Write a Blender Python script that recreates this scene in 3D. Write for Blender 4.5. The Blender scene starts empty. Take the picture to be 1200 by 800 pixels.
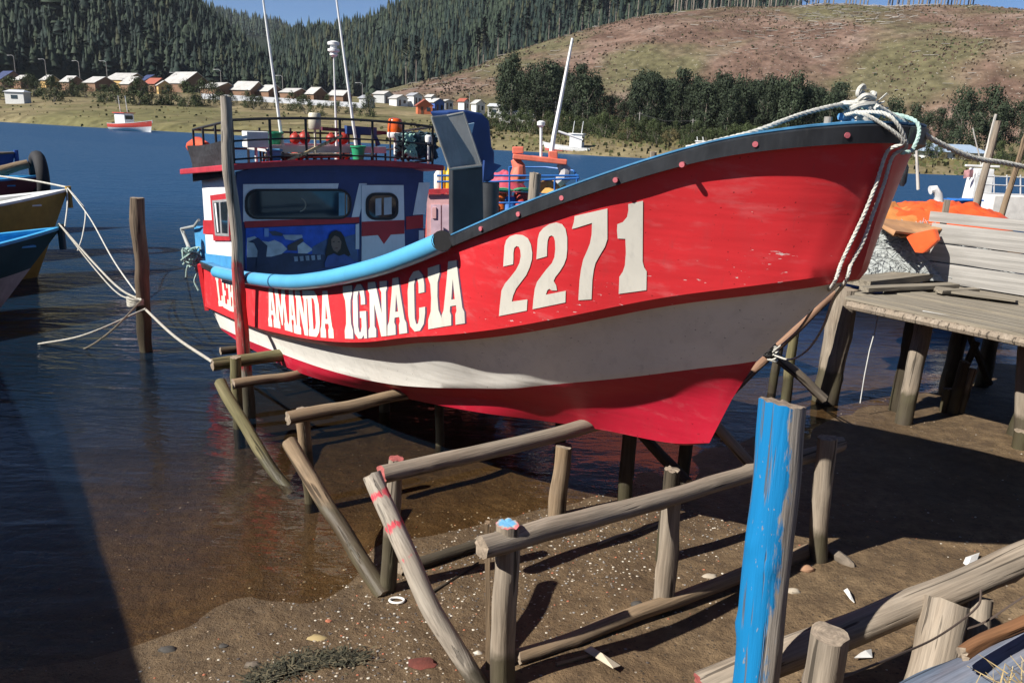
import bpy, bmesh, math, random
import numpy as np
from mathutils import Vector, Matrix, noise
from mathutils.bvhtree import BVHTree
from mathutils.geometry import delaunay_2d_cdt
random.seed(7)
SC = bpy.context.scene
COL = SC.collection
PI = math.pi
# ------------------------------------------------------------------ camera model (metres, water at z = 0)
FPX, CAMH = 930.0, 3.5
PITCH, ROLL = math.atan(255 / FPX), math.radians(2.2)
FW = Vector((0, math.cos(PITCH), -math.sin(PITCH)))
_R0, _U0 = Vector((1, 0, 0)), Vector((0, math.sin(PITCH), math.cos(PITCH)))
CR = _R0 * math.cos(ROLL) + _U0 * math.sin(ROLL)
CU = -_R0 * math.sin(ROLL) + _U0 * math.cos(ROLL)
CP = Vector((0, 0, CAMH))
A36 = math.radians(36)
FV = Vector((math.sin(A36), -math.cos(A36), 0))      # towards the boat's bow
FU = Vector((math.cos(A36), math.sin(A36), 0))       # across the slipway, away from us
UC, VO = 4.5, -7.5                                   # boat centre line, boat origin

def ray(x, y):
    return (FW * FPX + CR * (x - 600) + CU * (400 - y)).normalized()
def pz(x, y, z=0.0):
    d = ray(x, y); return CP + d * ((z - CAMH) / d.z)
def pY(x, y, Y):
    d = ray(x, y); return CP + d * (Y / d.y)
def pu(x, y, u):
    d = ray(x, y); return CP + d * (u / d.dot(FU))
def pv(x, y, v):
    d = ray(x, y); return CP + d * (v / d.dot(FV))
def pd(x, y, dist):
    d = ray(x, y); return CP + d * (dist / math.hypot(d.x, d.y))

def sstep(a, b, x):
    t = min(1, max(0, (x - a) / (b - a))); return t * t * (3 - 2 * t)
def interp(x, pts):
    if x <= pts[0][0]: return pts[0][1]
    for (a, va), (b, vb) in zip(pts, pts[1:]):
        if x <= b: return va + (vb - va) * (x - a) / (b - a)
    return pts[-1][1]
def fbm(p, o=4):
    return noise.fractal(Vector(p), 1.0, 2.0, o)

def ground_z(x, y):
    """mud of the slipway: a ramp that slides under the water, with a bank near the camera's right"""
    v = FV.x * x + FV.y * y; u = FU.x * x + FU.y * y
    s = v + 5.3 + 0.05 * fbm((x * .5, y * .5, 1.7), 3)
    z = 0.075 * s if s > -7 else -0.525 + 0.12 * (s + 7)
    if s > 0: z = 0.06 * s + 0.012 * s * s * 0.3
    z += 0.95 * sstep(3.35, 2.55, y + 0.2 * (x - 2.2) + .15 * fbm((x, y, 3.3), 2)) * sstep(1.75, 2.25, x)
    z += 1.3 * sstep(2.3, 1.0, y)
    z += 0.03 * fbm((x * .9, y * .9, 5.1), 3)
    return max(z, -3.2)
def pg(x, y):
    """where the pixel's ray meets the mud"""
    d = ray(x, y); t = 2.0
    while t < 60:
        p = CP + d * t
        if p.z <= ground_z(p.x, p.y): break
        t += 0.02
    return CP + d * t

# ------------------------------------------------------------------ object helpers
def tag(o, label=None, cat=None, group=None, kind=None):
    if label: o['label'] = label
    if cat: o['category'] = cat
    if group: o['group'] = group
    if kind: o['kind'] = kind
    return o
def empty(name, loc=(0, 0, 0), rz=0.0, parent=None):
    o = bpy.data.objects.new(name, None); COL.objects.link(o)
    o.location = loc; o.rotation_euler = (0, 0, rz)
    if parent: o.parent = parent
    return o
class MB:
    def __init__(s): s.v = []; s.f = []; s.m = []; s.a = None
    def add(s, vs, fs, mi=0):
        b = len(s.v); s.v += [tuple(p) for p in vs]
        s.f += [tuple(b + i for i in f) for f in fs]; s.m += [mi] * len(fs); return b
    def box(s, c, d, rot=None, mi=0, taper=1.0):
        hx, hy, hz = d[0] / 2, d[1] / 2, d[2] / 2; vs = []
        for sz in (-1, 1):
            k = taper if sz > 0 else 1
            for sx, sy in ((-1, -1), (1, -1), (1, 1), (-1, 1)):
                p = Vector((sx * hx * k, sy * hy * k, sz * hz))
                if rot is not None: p = rot @ p
                vs.append(p + Vector(c))
        s.add(vs, [(3, 2, 1, 0), (4, 5, 6, 7), (0, 1, 5, 4), (1, 2, 6, 5), (2, 3, 7, 6), (3, 0, 4, 7)], mi)
    def tube(s, pts, r, n=8, mi=0, cap=True):
        pts = [Vector(p) for p in pts]
        rs = r if isinstance(r, (list, tuple)) else [r] * len(pts)
        t0 = (pts[1] - pts[0]).normalized()
        up = Vector((0, 0, 1)) if abs(t0.z) < .9 else Vector((1, 0, 0))
        x = t0.cross(up).normalized(); vs = []
        for i, p in enumerate(pts):
            t = (pts[min(i + 1, len(pts) - 1)] - pts[max(i - 1, 0)]).normalized()
            x = (x - t * x.dot(t)).normalized(); y = t.cross(x)
            for k in range(n):
                a = 2 * PI * k / n
                vs.append(p + (x * math.cos(a) + y * math.sin(a)) * rs[i])
        fs = []
        for i in range(len(pts) - 1):
            for k in range(n):
                a, b = i * n + k, i * n + (k + 1) % n
                fs.append((a, b, b + n, a + n))
        if cap:
            fs.append(tuple(reversed(range(n)))); fs.append(tuple(range((len(pts) - 1) * n, len(pts) * n)))
        s.add(vs, fs, mi)
    def bar(s, a, b, r, n=8, mi=0): s.tube([a, b], r, n, mi)
    def beam(s, a, b, w, h, mi=0):
        a, b = Vector(a), Vector(b); d = b - a
        z = Vector((0, 0, 1)) if abs(d.normalized().z) < .95 else Vector((0, 1, 0))
        y = z.cross(d).normalized(); z = d.cross(y).normalized()
        R = Matrix((d.normalized(), y, z)).transposed()
        s.box((a + b) / 2, (d.length, w, h), R, mi)
    def lathe(s, prof, c=(0, 0, 0), n=16, mi=0, axis=None):
        c = Vector(c); vs = []; R = axis if axis is not None else Matrix.Identity(3)
        for r, z in prof:
            for k in range(n):
                a = 2 * PI * k / n
                vs.append(c + R @ Vector((r * math.cos(a), r * math.sin(a), z)))
        fs = []
        for i in range(len(prof) - 1):
            for k in range(n):
                a, b = i * n + k, i * n + (k + 1) % n
                fs.append((a, b, b + n, a + n))
        fs.append(tuple(reversed(range(n)))); fs.append(tuple(range((len(prof) - 1) * n, len(prof) * n)))
        s.add(vs, fs, mi)
    def prism(s, poly, o, ex, ey, ez, depth, mi=0):
        """flat polygon (list of 2d points) in the plane ex, ey at o, thickened by depth along ez"""
        o, ex, ey, ez = Vector(o), Vector(ex), Vector(ey), Vector(ez); n = len(poly)
        vs = [o + ex * p[0] + ey * p[1] for p in poly] + [o + ex * p[0] + ey * p[1] + ez * depth for p in poly]
        fs = [tuple(reversed(range(n))), tuple(range(n, 2 * n))]
        fs += [(i, (i + 1) % n, (i + 1) % n + n, i + n) for i in range(n)]
        s.add(vs, fs, mi)
    def build(s, name, mats, parent=None, smooth=False, bevel=0, loc=None, local=False, angle=40):
        me = bpy.data.meshes.new(name)
        vs = s.v
        if loc is not None: vs = [tuple(Vector(p) - Vector(loc)) for p in vs]
        elif parent is not None:                          # shapes are written in world metres: make them local to their thing
            wl = Vector((0, 0, 0)); q = parent
            while q: wl += q.location; q = q.parent
            if wl.length > 0: vs = [tuple(Vector(p) - wl) for p in vs]
        me.from_pydata(vs, [], s.f); me.update()
        mats = mats if isinstance(mats, (list, tuple)) else [mats]
        for m in mats: me.materials.append(m)
        me.polygons.foreach_set('material_index', s.m)
        if s.a is not None:
            at = me.attributes.new('mask', 'FLOAT_COLOR', 'POINT')
            at.data.foreach_set('color', np.array(s.a, dtype=np.float32).ravel())
        bm = bmesh.new(); bm.from_mesh(me)
        bmesh.ops.recalc_face_normals(bm, faces=bm.faces); bm.to_mesh(me); bm.free()
        o = bpy.data.objects.new(name, me); COL.objects.link(o)
        if loc is not None: o.location = loc
        if parent: o.parent = parent
        if smooth:
            me.polygons.foreach_set('use_smooth', [True] * len(me.polygons))
            try: me.set_sharp_from_angle(angle=math.radians(angle))
            except Exception: pass
        if bevel:
            b = o.modifiers.new('bevel', 'BEVEL'); b.width = bevel; b.segments = 2; b.limit_method = 'ANGLE'
        return o
def copy_tree(o, parent=None):
    c = o.copy(); COL.objects.link(c)
    if parent: c.parent = parent
    for ch in o.children: copy_tree(ch, c)
    return c
def rawmesh(name, verts, faces, mats, smooth=False, midx=None, attr=None):
    """numpy arrays of verts and quads/tris -> one object"""
    me = bpy.data.meshes.new(name)
    verts = np.asarray(verts, np.float32); faces = np.asarray(faces, np.int32); k = faces.shape[1]
    me.vertices.add(len(verts)); me.vertices.foreach_set('co', verts.ravel())
    me.loops.add(faces.size); me.loops.foreach_set('vertex_index', faces.ravel())
    me.polygons.add(len(faces)); me.polygons.foreach_set('loop_start', np.arange(0, faces.size, k, dtype=np.int32))
    for m in (mats if isinstance(mats, (list, tuple)) else [mats]): me.materials.append(m)
    if midx is not None: me.polygons.foreach_set('material_index', np.asarray(midx, np.int32))
    if attr is not None:
        at = me.attributes.new('mask', 'FLOAT_COLOR', 'POINT'); at.data.foreach_set('color', np.asarray(attr, np.float32).ravel())
    me.update(calc_edges=True); me.validate()
    if smooth: me.polygons.foreach_set('use_smooth', [True] * len(me.polygons))
    o = bpy.data.objects.new(name, me); COL.objects.link(o); return o

# ------------------------------------------------------------------ material helpers
class NT:
    def __init__(s, name):
        s.mat = bpy.data.materials.new(name); s.mat.use_nodes = True
        s.t = s.mat.node_tree; s.n = s.t.nodes; s.l = s.t.links
        s.b = s.n['Principled BSDF']; s.out = s.n['Material Output']
        s.tc = s.n.new('ShaderNodeTexCoord')
    def new(s, t, **kw):
        n = s.n.new(t)
        for k, v in kw.items(): setattr(n, k, v)
        return n
    def link(s, a, b): s.l.new(a, b)
    def co(s, scale=(1, 1, 1), rot=(0, 0, 0), src='Object', loc=(0, 0, 0)):
        m = s.new('ShaderNodeMapping'); m.inputs['Scale'].default_value = scale; m.inputs['Rotation'].default_value = rot
        m.inputs['Location'].default_value = loc
        s.link(s.tc.outputs[src], m.inputs['Vector']); return m.outputs['Vector']
    def noise(s, vec, scale=5, detail=4, rough=.55, dist=0):
        n = s.new('ShaderNodeTexNoise'); n.inputs['Scale'].default_value = scale; n.inputs['Detail'].default_value = detail
        n.inputs['Roughness'].default_value = rough; n.inputs['Distortion'].default_value = dist
        s.link(vec, n.inputs['Vector']); return n.outputs['Fac']
    def ramp(s, fac, stops, interp='LINEAR'):
        r = s.new('ShaderNodeValToRGB'); r.color_ramp.interpolation = interp
        e = r.color_ramp.elements
        while len(e) < len(stops): e.new(.5)
        for q, (p, c) in zip(e, stops):
            q.position = p
            q.color = (c, c, c, 1) if isinstance(c, (int, float)) else (*c, 1)
        s.link(fac, r.inputs['Fac']); return r.outputs['Color']
    def mix(s, fac, a, b, mode='MIX'):
        m = s.new('ShaderNodeMix', data_type='RGBA', blend_type=mode)
        for idx, x in ((0, fac), (6, a), (7, b)):
            if hasattr(x, 'is_linked') or hasattr(x, 'links'): s.link(x, m.inputs[idx])
            elif idx == 0: m.inputs[0].default_value = x
            else: m.inputs[idx].default_value = (*x, 1)
        return m.outputs[2]
    def math(s, op, a, b=0.0, clamp=False):
        m = s.new('ShaderNodeMath', operation=op, use_clamp=clamp)
        for i, x in ((0, a), (1, b)):
            if isinstance(x, (int, float)): m.inputs[i].default_value = x
            else: s.link(x, m.inputs[i])
        return m.outputs[0]
    def attr(s, comp):
        a = s.new('ShaderNodeAttribute', attribute_name='mask'); sp = s.new('ShaderNodeSeparateColor')
        s.link(a.outputs['Color'], sp.inputs[0]); return sp.outputs[comp]
    def bump(s, h, strength=.3, dist=.02, prev=None):
        b = s.new('ShaderNodeBump'); b.inputs['Strength'].default_value = strength; b.inputs['Distance'].default_value = dist
        s.link(h, b.inputs['Height'])
        if prev is not None: s.link(prev, b.inputs['Normal'])
        return b.outputs['Normal']
    def fin(s, color=None, rough=None, normal=None, metallic=None, spec=None):
        for nm, x in (('Base Color', color), ('Roughness', rough), ('Normal', normal), ('Metallic', metallic), ('Specular IOR Level', spec)):
            if x is None: continue
            i = s.b.inputs[nm]
            if isinstance(x, (int, float)): i.default_value = x
            elif isinstance(x, tuple): i.default_value = (*x, 1)
            else: s.link(x, i)
        return s.mat
_cache = {}
def paint(name, c, rough=.45, var=.12, scale=6, bump=.08, dirt=.25, chips=None, spec=.4, metallic=0.0):
    """weathered paint or plastic: tone drift, grime streaks, optional chips of another colour"""
    if name in _cache: return _cache[name]
    t = NT(name); co = t.co()
    n1 = t.noise(co, scale, 5); n2 = t.noise(t.co((3, 3, .6)), scale * 2.2, 6, .65)
    lo = tuple(x * (1 - var * 1.6) for x in c); hi = tuple(min(1, x * (1 + var)) for x in c)
    col = t.ramp(n1, [(.3, lo), (.7, hi)])
    g = t.ramp(n2, [(.52, 0.0), (.75, dirt)])
    col = t.mix(g, col, tuple(x * .45 + .03 for x in c))
    if chips:
        cf = t.ramp(t.noise(t.co((1, 1, 2.5)), scale * 3.5, 3, .6), [(.66, 0.0), (.68, 1.0)])
        col = t.mix(cf, col, chips)
    r = t.math('ADD', t.math('MULTIPLY', n2, .3), rough - .15)
    m = t.fin(col, r, t.bump(n2, bump, .01), spec=spec, metallic=metallic)
    _cache[name] = m; return m
def wood(name, tones, axis='z', sc=14, wet=(.035, .028, .018), algae=(.06, .056, .03), paintc=None, endc=None, crack=.75):
    """weathered timber with the grain along local Z; mask R = wet and slimy, G = painted"""
    if name in _cache: return _cache[name]
    t = NT(name); g = (lambda k: t.co((1, 1, k))) if axis == 'z' else (lambda k: t.co((k, 1, 1)))
    n1 = t.noise(g(.10), sc, 6, .6, .6); n2 = t.noise(g(.03), sc * 5, 4, .6); n3 = t.noise(g(.5), 3.0, 4)
    lo_ = tuple(a * .55 + b * .45 for a, b in zip(tones[0], tones[1])); hi_ = tuple(a * .6 + b * .4 for a, b in zip(tones[2], tones[1]))
    col = t.ramp(n1, [(.26, lo_), (.5, tones[1]), (.74, hi_)])
    blot = t.ramp(t.noise(g(.35), 5.0, 5, .7), [(.5, 0.0), (.72, .5)]); col = t.mix(blot, col, tones[0])
    col = t.mix(t.ramp(n3, [(.4, 0.0), (.7, .55)]), col, tones[3] if len(tones) > 3 else tones[1])
    cr = t.ramp(t.noise(g(.03), sc * 1.7, 3, .5), [(.372, 1.0), (.40, 0.0)])
    col = t.mix(t.math('MULTIPLY', cr, crack), col, tuple(x * .18 for x in tones[0]))
    fib = t.ramp(n2, [(.35, .72), (.65, 1.12)]); col = t.mix(1.0, col, fib, 'MULTIPLY')
    rg = t.math('ADD', t.attr(0), t.math('MULTIPLY', t.math('SUBTRACT', t.noise(g(.5), 6.0, 5, .7), .5), 1.3))
    wf = t.ramp(rg, [(.36, 0.0), (.78, .85)])
    wc = t.mix(t.ramp(n3, [(.42, 0.0), (.6, 1.0)]), wet, algae)
    col = t.mix(wf, col, wc)
    if paintc:
        pf0 = t.math('ADD', t.attr(1), t.math('MULTIPLY', t.math('SUBTRACT', t.noise(g(.2), sc * 1.6, 6, .7), .5), 1.25))
        pf = t.ramp(pf0, [(.42, 0.0), (.56, 1.0)]); fk = t.ramp(t.noise(g(.3), sc * 3.2, 4, .65), [(.655, 0.0), (.685, .8)]); pf = t.math('MULTIPLY', pf, t.math('SUBTRACT', 1.0, fk)); pf = t.math('MULTIPLY', pf, t.math('SUBTRACT', 1.0, t.math('MULTIPLY', cr, .8)))
        pc = t.ramp(n1, [(.3, tuple(x * .85 for x in paintc)), (.7, paintc)])
        col = t.mix(pf, col, pc)
    h = t.math('ADD', t.math('MULTIPLY', n1, .6), t.math('SUBTRACT', t.math('MULTIPLY', n2, .35), t.math('MULTIPLY', cr, .7)))
    r = t.math('SUBTRACT', .85, t.math('MULTIPLY', wf, .35))
    m = t.fin(col, r, t.bump(h, .55, .02), spec=.3)
    _cache[name] = m; return m
HAZE_D = .00007
# ------------------------------------------------------------------ camera, sun, sky
cam_d = bpy.data.cameras.new('camera'); cam = bpy.data.objects.new('camera', cam_d); COL.objects.link(cam)
cam_d.sensor_width = 36; cam_d.lens = 36 * FPX / 1200; cam_d.clip_end = 6000; cam_d.clip_start = .1
cam.matrix_world = Matrix(((CR.x, CU.x, -FW.x, CP.x), (CR.y, CU.y, -FW.y, CP.y), (CR.z, CU.z, -FW.z, CP.z), (0, 0, 0, 1)))
SC.camera = cam
SUN_AZ, SUN_EL = math.radians(28), math.radians(40)          # light travels 28 deg left of +X
SD = Vector((math.cos(SUN_AZ) * math.cos(SUN_EL), math.sin(SUN_AZ) * math.cos(SUN_EL), -math.sin(SUN_EL)))
sl = bpy.data.lights.new('sun', 'SUN'); sl.energy = 4.8; sl.angle = math.radians(.53); sl.color = (1, .95, .87)
so = bpy.data.objects.new('sun', sl); COL.objects.link(so); so.rotation_euler = SD.to_track_quat('-Z', 'Y').to_euler()
w = bpy.data.worlds.new('World'); SC.world = w; w.use_nodes = True
sky = w.node_tree.nodes.new('ShaderNodeTexSky'); sky.sky_type = 'NISHITA'; sky.sun_disc = False
sky.sun_elevation = SUN_EL; sky.sun_rotation = math.atan2(-SD.x, -SD.y); sky.air_density = .6; sky.dust_density = 0.0; sky.ozone_density = 7.0
bg = w.node_tree.nodes['Background']; bg.inputs['Strength'].default_value = .053
w.node_tree.links.new(sky.outputs['Color'], bg.inputs['Color'])
vs_ = SC.view_settings; vs_.view_transform = 'Standard'; vs_.look = 'None'; vs_.gamma = 1; vs_.exposure = 0.95
SC.display_settings.display_device = 'sRGB'
SC.cycles.max_bounces = 6; SC.cycles.diffuse_bounces = 4; SC.cycles.glossy_bounces = 3; SC.cycles.transmission_bounces = 4
SC.cycles.transparent_max_bounces = 8; SC.cycles.caustics_reflective = False; SC.cycles.caustics_refractive = False
SC.cycles.use_denoising = True

# ------------------------------------------------------------------ mud of the slipway and river bed
def mud_material():
    t = NT('river_mud'); co = t.co(src='Object')
    n1 = t.noise(co, .9, 5, .6); n2 = t.noise(co, 7, 6, .7); n3 = t.noise(co, 45, 4, .7)
    col = t.ramp(n1, [(.3, (.125, .078, .039)), (.5, (.20, .134, .072)), (.72, (.27, .192, .11))])
    col = t.mix(t.ramp(n2, [(.38, .8), (.62, 0.0)]), col, (.075, .048, .027))
    # shell grit: little pale and dark flecks
    v = t.new('ShaderNodeTexVoronoi'); v.inputs['Scale'].default_value = 38; t.link(co, v.inputs['Vector'])
    sp = t.new('ShaderNodeSeparateColor'); t.link(v.outputs['Color'], sp.inputs[0])
    fl = t.math('MULTIPLY', t.math('GREATER_THAN', sp.outputs[0], .99), t.math('LESS_THAN', v.outputs['Distance'], .30))
    col = t.mix(t.math('MULTIPLY', fl, .75), col, (.5, .46, .38))
    fd = t.math('MULTIPLY', t.math('LESS_THAN', sp.outputs[1], .1), t.math('LESS_THAN', v.outputs['Distance'], .38))
    col = t.mix(t.math('MULTIPLY', fd, .8), col, (.035, .028, .022))
    # wet strip along the tide line: mask R = wetness, G = depth under water (dimming of deeper water painted into the bed)
    wet = t.attr(0); col = t.mix(t.math('MULTIPLY', wet, .55), col, (.062, .043, .025))
    col = t.mix(t.attr(1), col, (.03, .028, .016))
    r = t.math('SUBTRACT', .95, t.math('MULTIPLY', wet, .35))
    h = t.math('ADD', t.math('MULTIPLY', n2, 1.3), t.math('MULTIPLY', n3, .6))
    n4 = t.noise(co, 2.6, 3, .55); h = t.math('ADD', t.math('ADD', h, t.math('MULTIPLY', n4, 2.6)), t.math('MULTIPLY', fl, .25))
    col = t.mix(t.ramp(n4, [(.56, 0.0), (.68, .5)]), col, (.07, .046, .026))
    return t.fin(col, r, t.bump(h, .8, .035), spec=.25)
MUD = mud_material()
def grid_rows():
    xs = np.concatenate([np.linspace(-60, -12, 25)[:-1], np.linspace(-12, 12, 241)[:-1], np.linspace(12, 60, 25)])
    ys = np.concatenate([np.linspace(-12, 1, 27)[:-1], np.linspace(1, 14, 131)[:-1], np.linspace(14, 60, 24)])
    return xs, ys
xs, ys = grid_rows(); V = []; AT = []
for y in ys:
    for x in xs:
        z = ground_z(float(x), float(y)); V.append((x, y, z))
        AT.append((sstep(.34, .0, z + .08 * fbm((x * 2, y * 2, 9), 3)), sstep(-.05, -.6, z), 0, 1))
nx = len(xs); I = np.arange(len(ys) * nx).reshape(len(ys), nx)
F = np.stack([I[:-1, :-1], I[:-1, 1:], I[1:, 1:], I[1:, :-1]], -1).reshape(-1, 4)
tag(rawmesh('ground', V, F, MUD, True, attr=AT), kind='structure')

# ------------------------------------------------------------------ river
def water_material():
    t = NT('river_water'); t.n.remove(t.b)
    c1 = t.co((1, 1, 1), (0, 0, -.5)); 
    n1 = t.noise(t.co((.55, 1.7, 1), (0, 0, .12)), 1.5, 4, .55, .5)
    n2 = t.noise(t.co((.8, 2.0, 1), (0, 0, -.2)), 5.5, 3, .55, .4)
    n0 = t.noise(t.co((.5, 1.4, 1), (0, 0, .05)), .35, 3, .5)
    h = t.math('ADD', t.math('MULTIPLY', n1, 1.0), t.math('ADD', t.math('MULTIPLY', n2, .22), t.math('MULTIPLY', n0, 1.6)))
    calm = t.attr(1)                                        # 0 near the shore (glassy), 1 out in the stream
    b = t.new('ShaderNodeBump'); b.inputs['Distance'].default_value = .16; t.link(h, b.inputs['Height'])
    t.link(t.math('ADD', t.math('MULTIPLY', calm, .62), .15), b.inputs['Strength'])
    ge = t.new('ShaderNodeNewGeometry'); dt = t.new('ShaderNodeVectorMath', operation='DOT_PRODUCT'); t.link(b.outputs['Normal'], dt.inputs[0]); t.link(ge.outputs['Incoming'], dt.inputs[1])
    cosv = t.math('MINIMUM', t.math('ABSOLUTE', dt.outputs['Value']), 1.0)
    fres = t.math('ADD', .02, t.math('MULTIPLY', .98, t.math('POWER', t.math('SUBTRACT', 1.0, cosv), 5.0)))
    fres = t.math('MULTIPLY', fres, t.math('SUBTRACT', 1.0, t.math('MULTIPLY', t.attr(2), .66)))   # a choppy surface mirrors less at a low angle
    gl = t.new('ShaderNodeBsdfGlossy'); t.link(t.math('ADD', t.math('MULTIPLY', t.attr(2), .3), .05), gl.inputs['Roughness']); t.link(b.outputs['Normal'], gl.inputs['Normal'])
    tr = t.new('ShaderNodeBsdfTransparent'); tr.inputs['Color'].default_value = (.78, .70, .57, 1)
    df = t.new('ShaderNodeBsdfDiffuse'); t.link(t.mix(t.attr(2), (.006, .014, .026), (.004, .045, .115)), df.inputs['Color'])
    body = t.new('ShaderNodeMixShader'); t.link(t.attr(0), body.inputs[0]); t.link(tr.outputs[0], body.inputs[1]); t.link(df.outputs[0], body.inputs[2])
    mx = t.new('ShaderNodeMixShader'); t.link(fres, mx.inputs[0]); t.link(body.outputs[0], mx.inputs[1]); t.link(gl.outputs[0], mx.inputs[2])
    t.link(mx.outputs[0], t.out.inputs['Surface']); return t.mat
WATER = water_material()
xs = np.concatenate([np.linspace(-700, -60, 33)[:-1], np.linspace(-60, -14, 24)[:-1], np.linspace(-14, 14, 113)[:-1], np.linspace(14, 60, 24)[:-1], np.linspace(60, 700, 33)])
ys = np.concatenate([np.linspace(-40, 2, 15)[:-1], np.linspace(2, 16, 57)[:-1], np.linspace(16, 70, 28)[:-1], np.linspace(70, 420, 36)])
V = []; AT = []
for y in ys:
    for x in xs:
        dpt = -ground_z(float(x), float(y)) if abs(x) < 60 and y < 60 else 3.0
        V.append((x, y, 0)); AT.append((min(.97, 1 - math.exp(-max(dpt, 0) / .5)), sstep(.12, 1.1, dpt), sstep(8, 40, math.hypot(x, y)), 1))
nx = len(xs); I = np.arange(len(ys) * nx).reshape(len(ys), nx)
F = np.stack([I[:-1, :-1], I[:-1, 1:], I[1:, 1:], I[1:, :-1]], -1).reshape(-1, 4)
tag(rawmesh('river_water', V, F, WATER, True, attr=AT), kind='structure')

# ------------------------------------------------------------------ far bank, hills
def earth(name, cols, sc, bumpd=.4, fleck=None):
    t = NT(name); co = t.co()
    n1 = t.noise(co, sc, 6, .62, .4); n2 = t.noise(co, sc * 6, 5, .65); n3 = t.noise(co, sc * .35, 3)
    col = t.ramp(n1, [(.28, cols[0]), (.5, cols[1]), (.72, cols[2])])
    col = t.mix(t.ramp(n3, [(.46, 0.0), (.58, .85)]), col, cols[3])
    col = t.mix(1.0, col, t.ramp(n2, [(.3, .45), (.7, 1.3)]), 'MULTIPLY')
    if fleck:
        f = t.ramp(t.noise(co, sc * 22, 3, .6), [(.66, 0.0), (.7, .75)]); col = t.mix(f, col, fleck)
    return t.fin(col, .95, t.bump(t.math('ADD', n1, t.math('MULTIPLY', n2, .5)), .7, bumpd), spec=.1)
GRASSBANK = earth('dry_bank_grass', [(.12, .10, .055), (.19, .155, .085), (.25, .205, .12), (.12, .115, .05)], .06, .3)
CLEARCUT = earth('clearcut_soil', [(.075, .045, .032), (.155, .10, .075), (.235, .175, .14), (.105, .10, .05)], .05, 1.6, (.4, .37, .32))
FLOOR_F = earth('forest_floor', [(.018, .026, .014), (.03, .038, .02), (.045, .05, .028), (.02, .03, .02)], .05, 1.5)
SHORE = [(-700, 118), (-400, 126), (0, 143), (100, 149), (210, 155), (300, 160), (400, 166), (500, 172), (620, 178), (700, 183), (800, 188), (900, 195), (1040, 203), (1100, 205), (1200, 208), (1600, 222), (2000, 236)]
BANKT = [(-700, 92), (-400, 104), (0, 118), (100, 121), (210, 126), (300, 131), (400, 138), (500, 146), (620, 150), (700, 155), (800, 165), (900, 172), (1040, 184), (1200, 191), (1600, 206), (2000, 222)]
FOOT = [(-700, 74), (-400, 84), (0, 98), (100, 102), (210, 105), (300, 110), (400, 116), (500, 122), (620, 132), (700, 140), (800, 146), (900, 152), (1040, 160), (1200, 166), (1600, 184), (2000, 200)]
def shore_pt(x): 
    p = pz(x, interp(x, SHORE), 0); return p, math.hypot(p.x, p.y)
def bank_pt(x, f):
    """f 0 at the water's edge, 1 at the top of the grass, 2 at the foot of the hills"""
    p, d = shore_pt(x)
    if f <= 1:
        q = pd(x, interp(x, BANKT), d + 62); k = f
        r = p.lerp(q, k); r.z = q.z * (k ** .8) + .9 * sstep(0, .09, k) * (1 - k) - (0.15 if f == 0 else 0)
        return r
    a = pd(x, interp(x, BANKT), d + 62); b = pd(x, interp(x, FOOT), d + 175)
    r = a.lerp(b, f - 1); return r
cols = list(range(-700, 2001, 12)); rows = [-.12, 0, .03, .07, .12, .2, .3, .45, .6, .8, 1, 1.15, 1.3, 1.5, 1.75, 2, 2.3]
V = []
for f in rows:
    for x in cols:
        p = bank_pt(x, max(f, 0)); 
        if f < 0:
            d = math.hypot(p.x, p.y); p = Vector((p.x * (d - 9) / d, p.y * (d - 9) / d, -2.2))
        elif f > 0: p.z += .35 * fbm((p.x * .05, p.y * .05, 2), 3) * min(1, f * 3)
        V.append(p)
nx = len(cols); I = np.arange(len(rows) * nx).reshape(len(rows), nx)
F = np.stack([I[:-1, :-1], I[:-1, 1:], I[1:, 1:], I[1:, :-1]], -1).reshape(-1, 4)
tag(rawmesh('far_bank_ground', V, F, GRASSBANK, True), kind='structure')

class Hill:
    def __init__(s, name, skyl, foot, dfoot, dtop, mat, amp=2.5, kind_mats=None):
        s.x0, s.x1 = skyl[0][0], skyl[-1][0]; s.sk, s.ft, s.df, s.dt, s.amp, s.seed = skyl, foot, dfoot, dtop, amp, len(name) * 1.37
        cols = np.linspace(s.x0, s.x1, 121); rows = [-.06] + list(np.linspace(0, 1, 36)) + [1.06, 1.15, 1.3]
        V = [s.pt(float(x), float(f)) for f in rows for x in cols]
        nx = len(cols); I = np.arange(len(rows) * nx).reshape(len(rows), nx)
        F = np.stack([I[:-1, :-1], I[:-1, 1:], I[1:, 1:], I[1:, :-1]], -1).reshape(-1, 4)
        tag(rawmesh(name, V, F, mat, True), kind='structure')
    def pt(s, x, f):
        df = interp(x, s.df) if isinstance(s.df, list) else s.df
        dt = interp(x, s.dt) if isinstance(s.dt, list) else s.dt
        a = pd(x, interp(x, s.ft), df); b = pd(x, interp(x, s.sk), dt)
        if f > 1:
            p = a.lerp(b, f); p.z = b.z - (f - 1) * 160; return p
        g = max(f, 0); p = a.lerp(b, f)
        p.z = a.z + (b.z - a.z) * (g + .22 * math.sin(PI * g)) - (8 if f < 0 else 0)
        p.z += s.amp * fbm((p.x * .012, p.y * .012, s.seed), 4) * math.sin(PI * min(1, g * .92 + .02))
        return p
hillB = Hill('pine_hill', [(300, 70), (345, 58), (400, 54), (440, 44), (500, 10), (560, -25), (650, -62), (760, -60), (830, -32), (880, 2), (920, 20), (980, 34)],
             [(300, 112), (450, 118), (620, 125), (800, 135), (980, 140)], 480, 850, FLOOR_F, 9)
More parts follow.
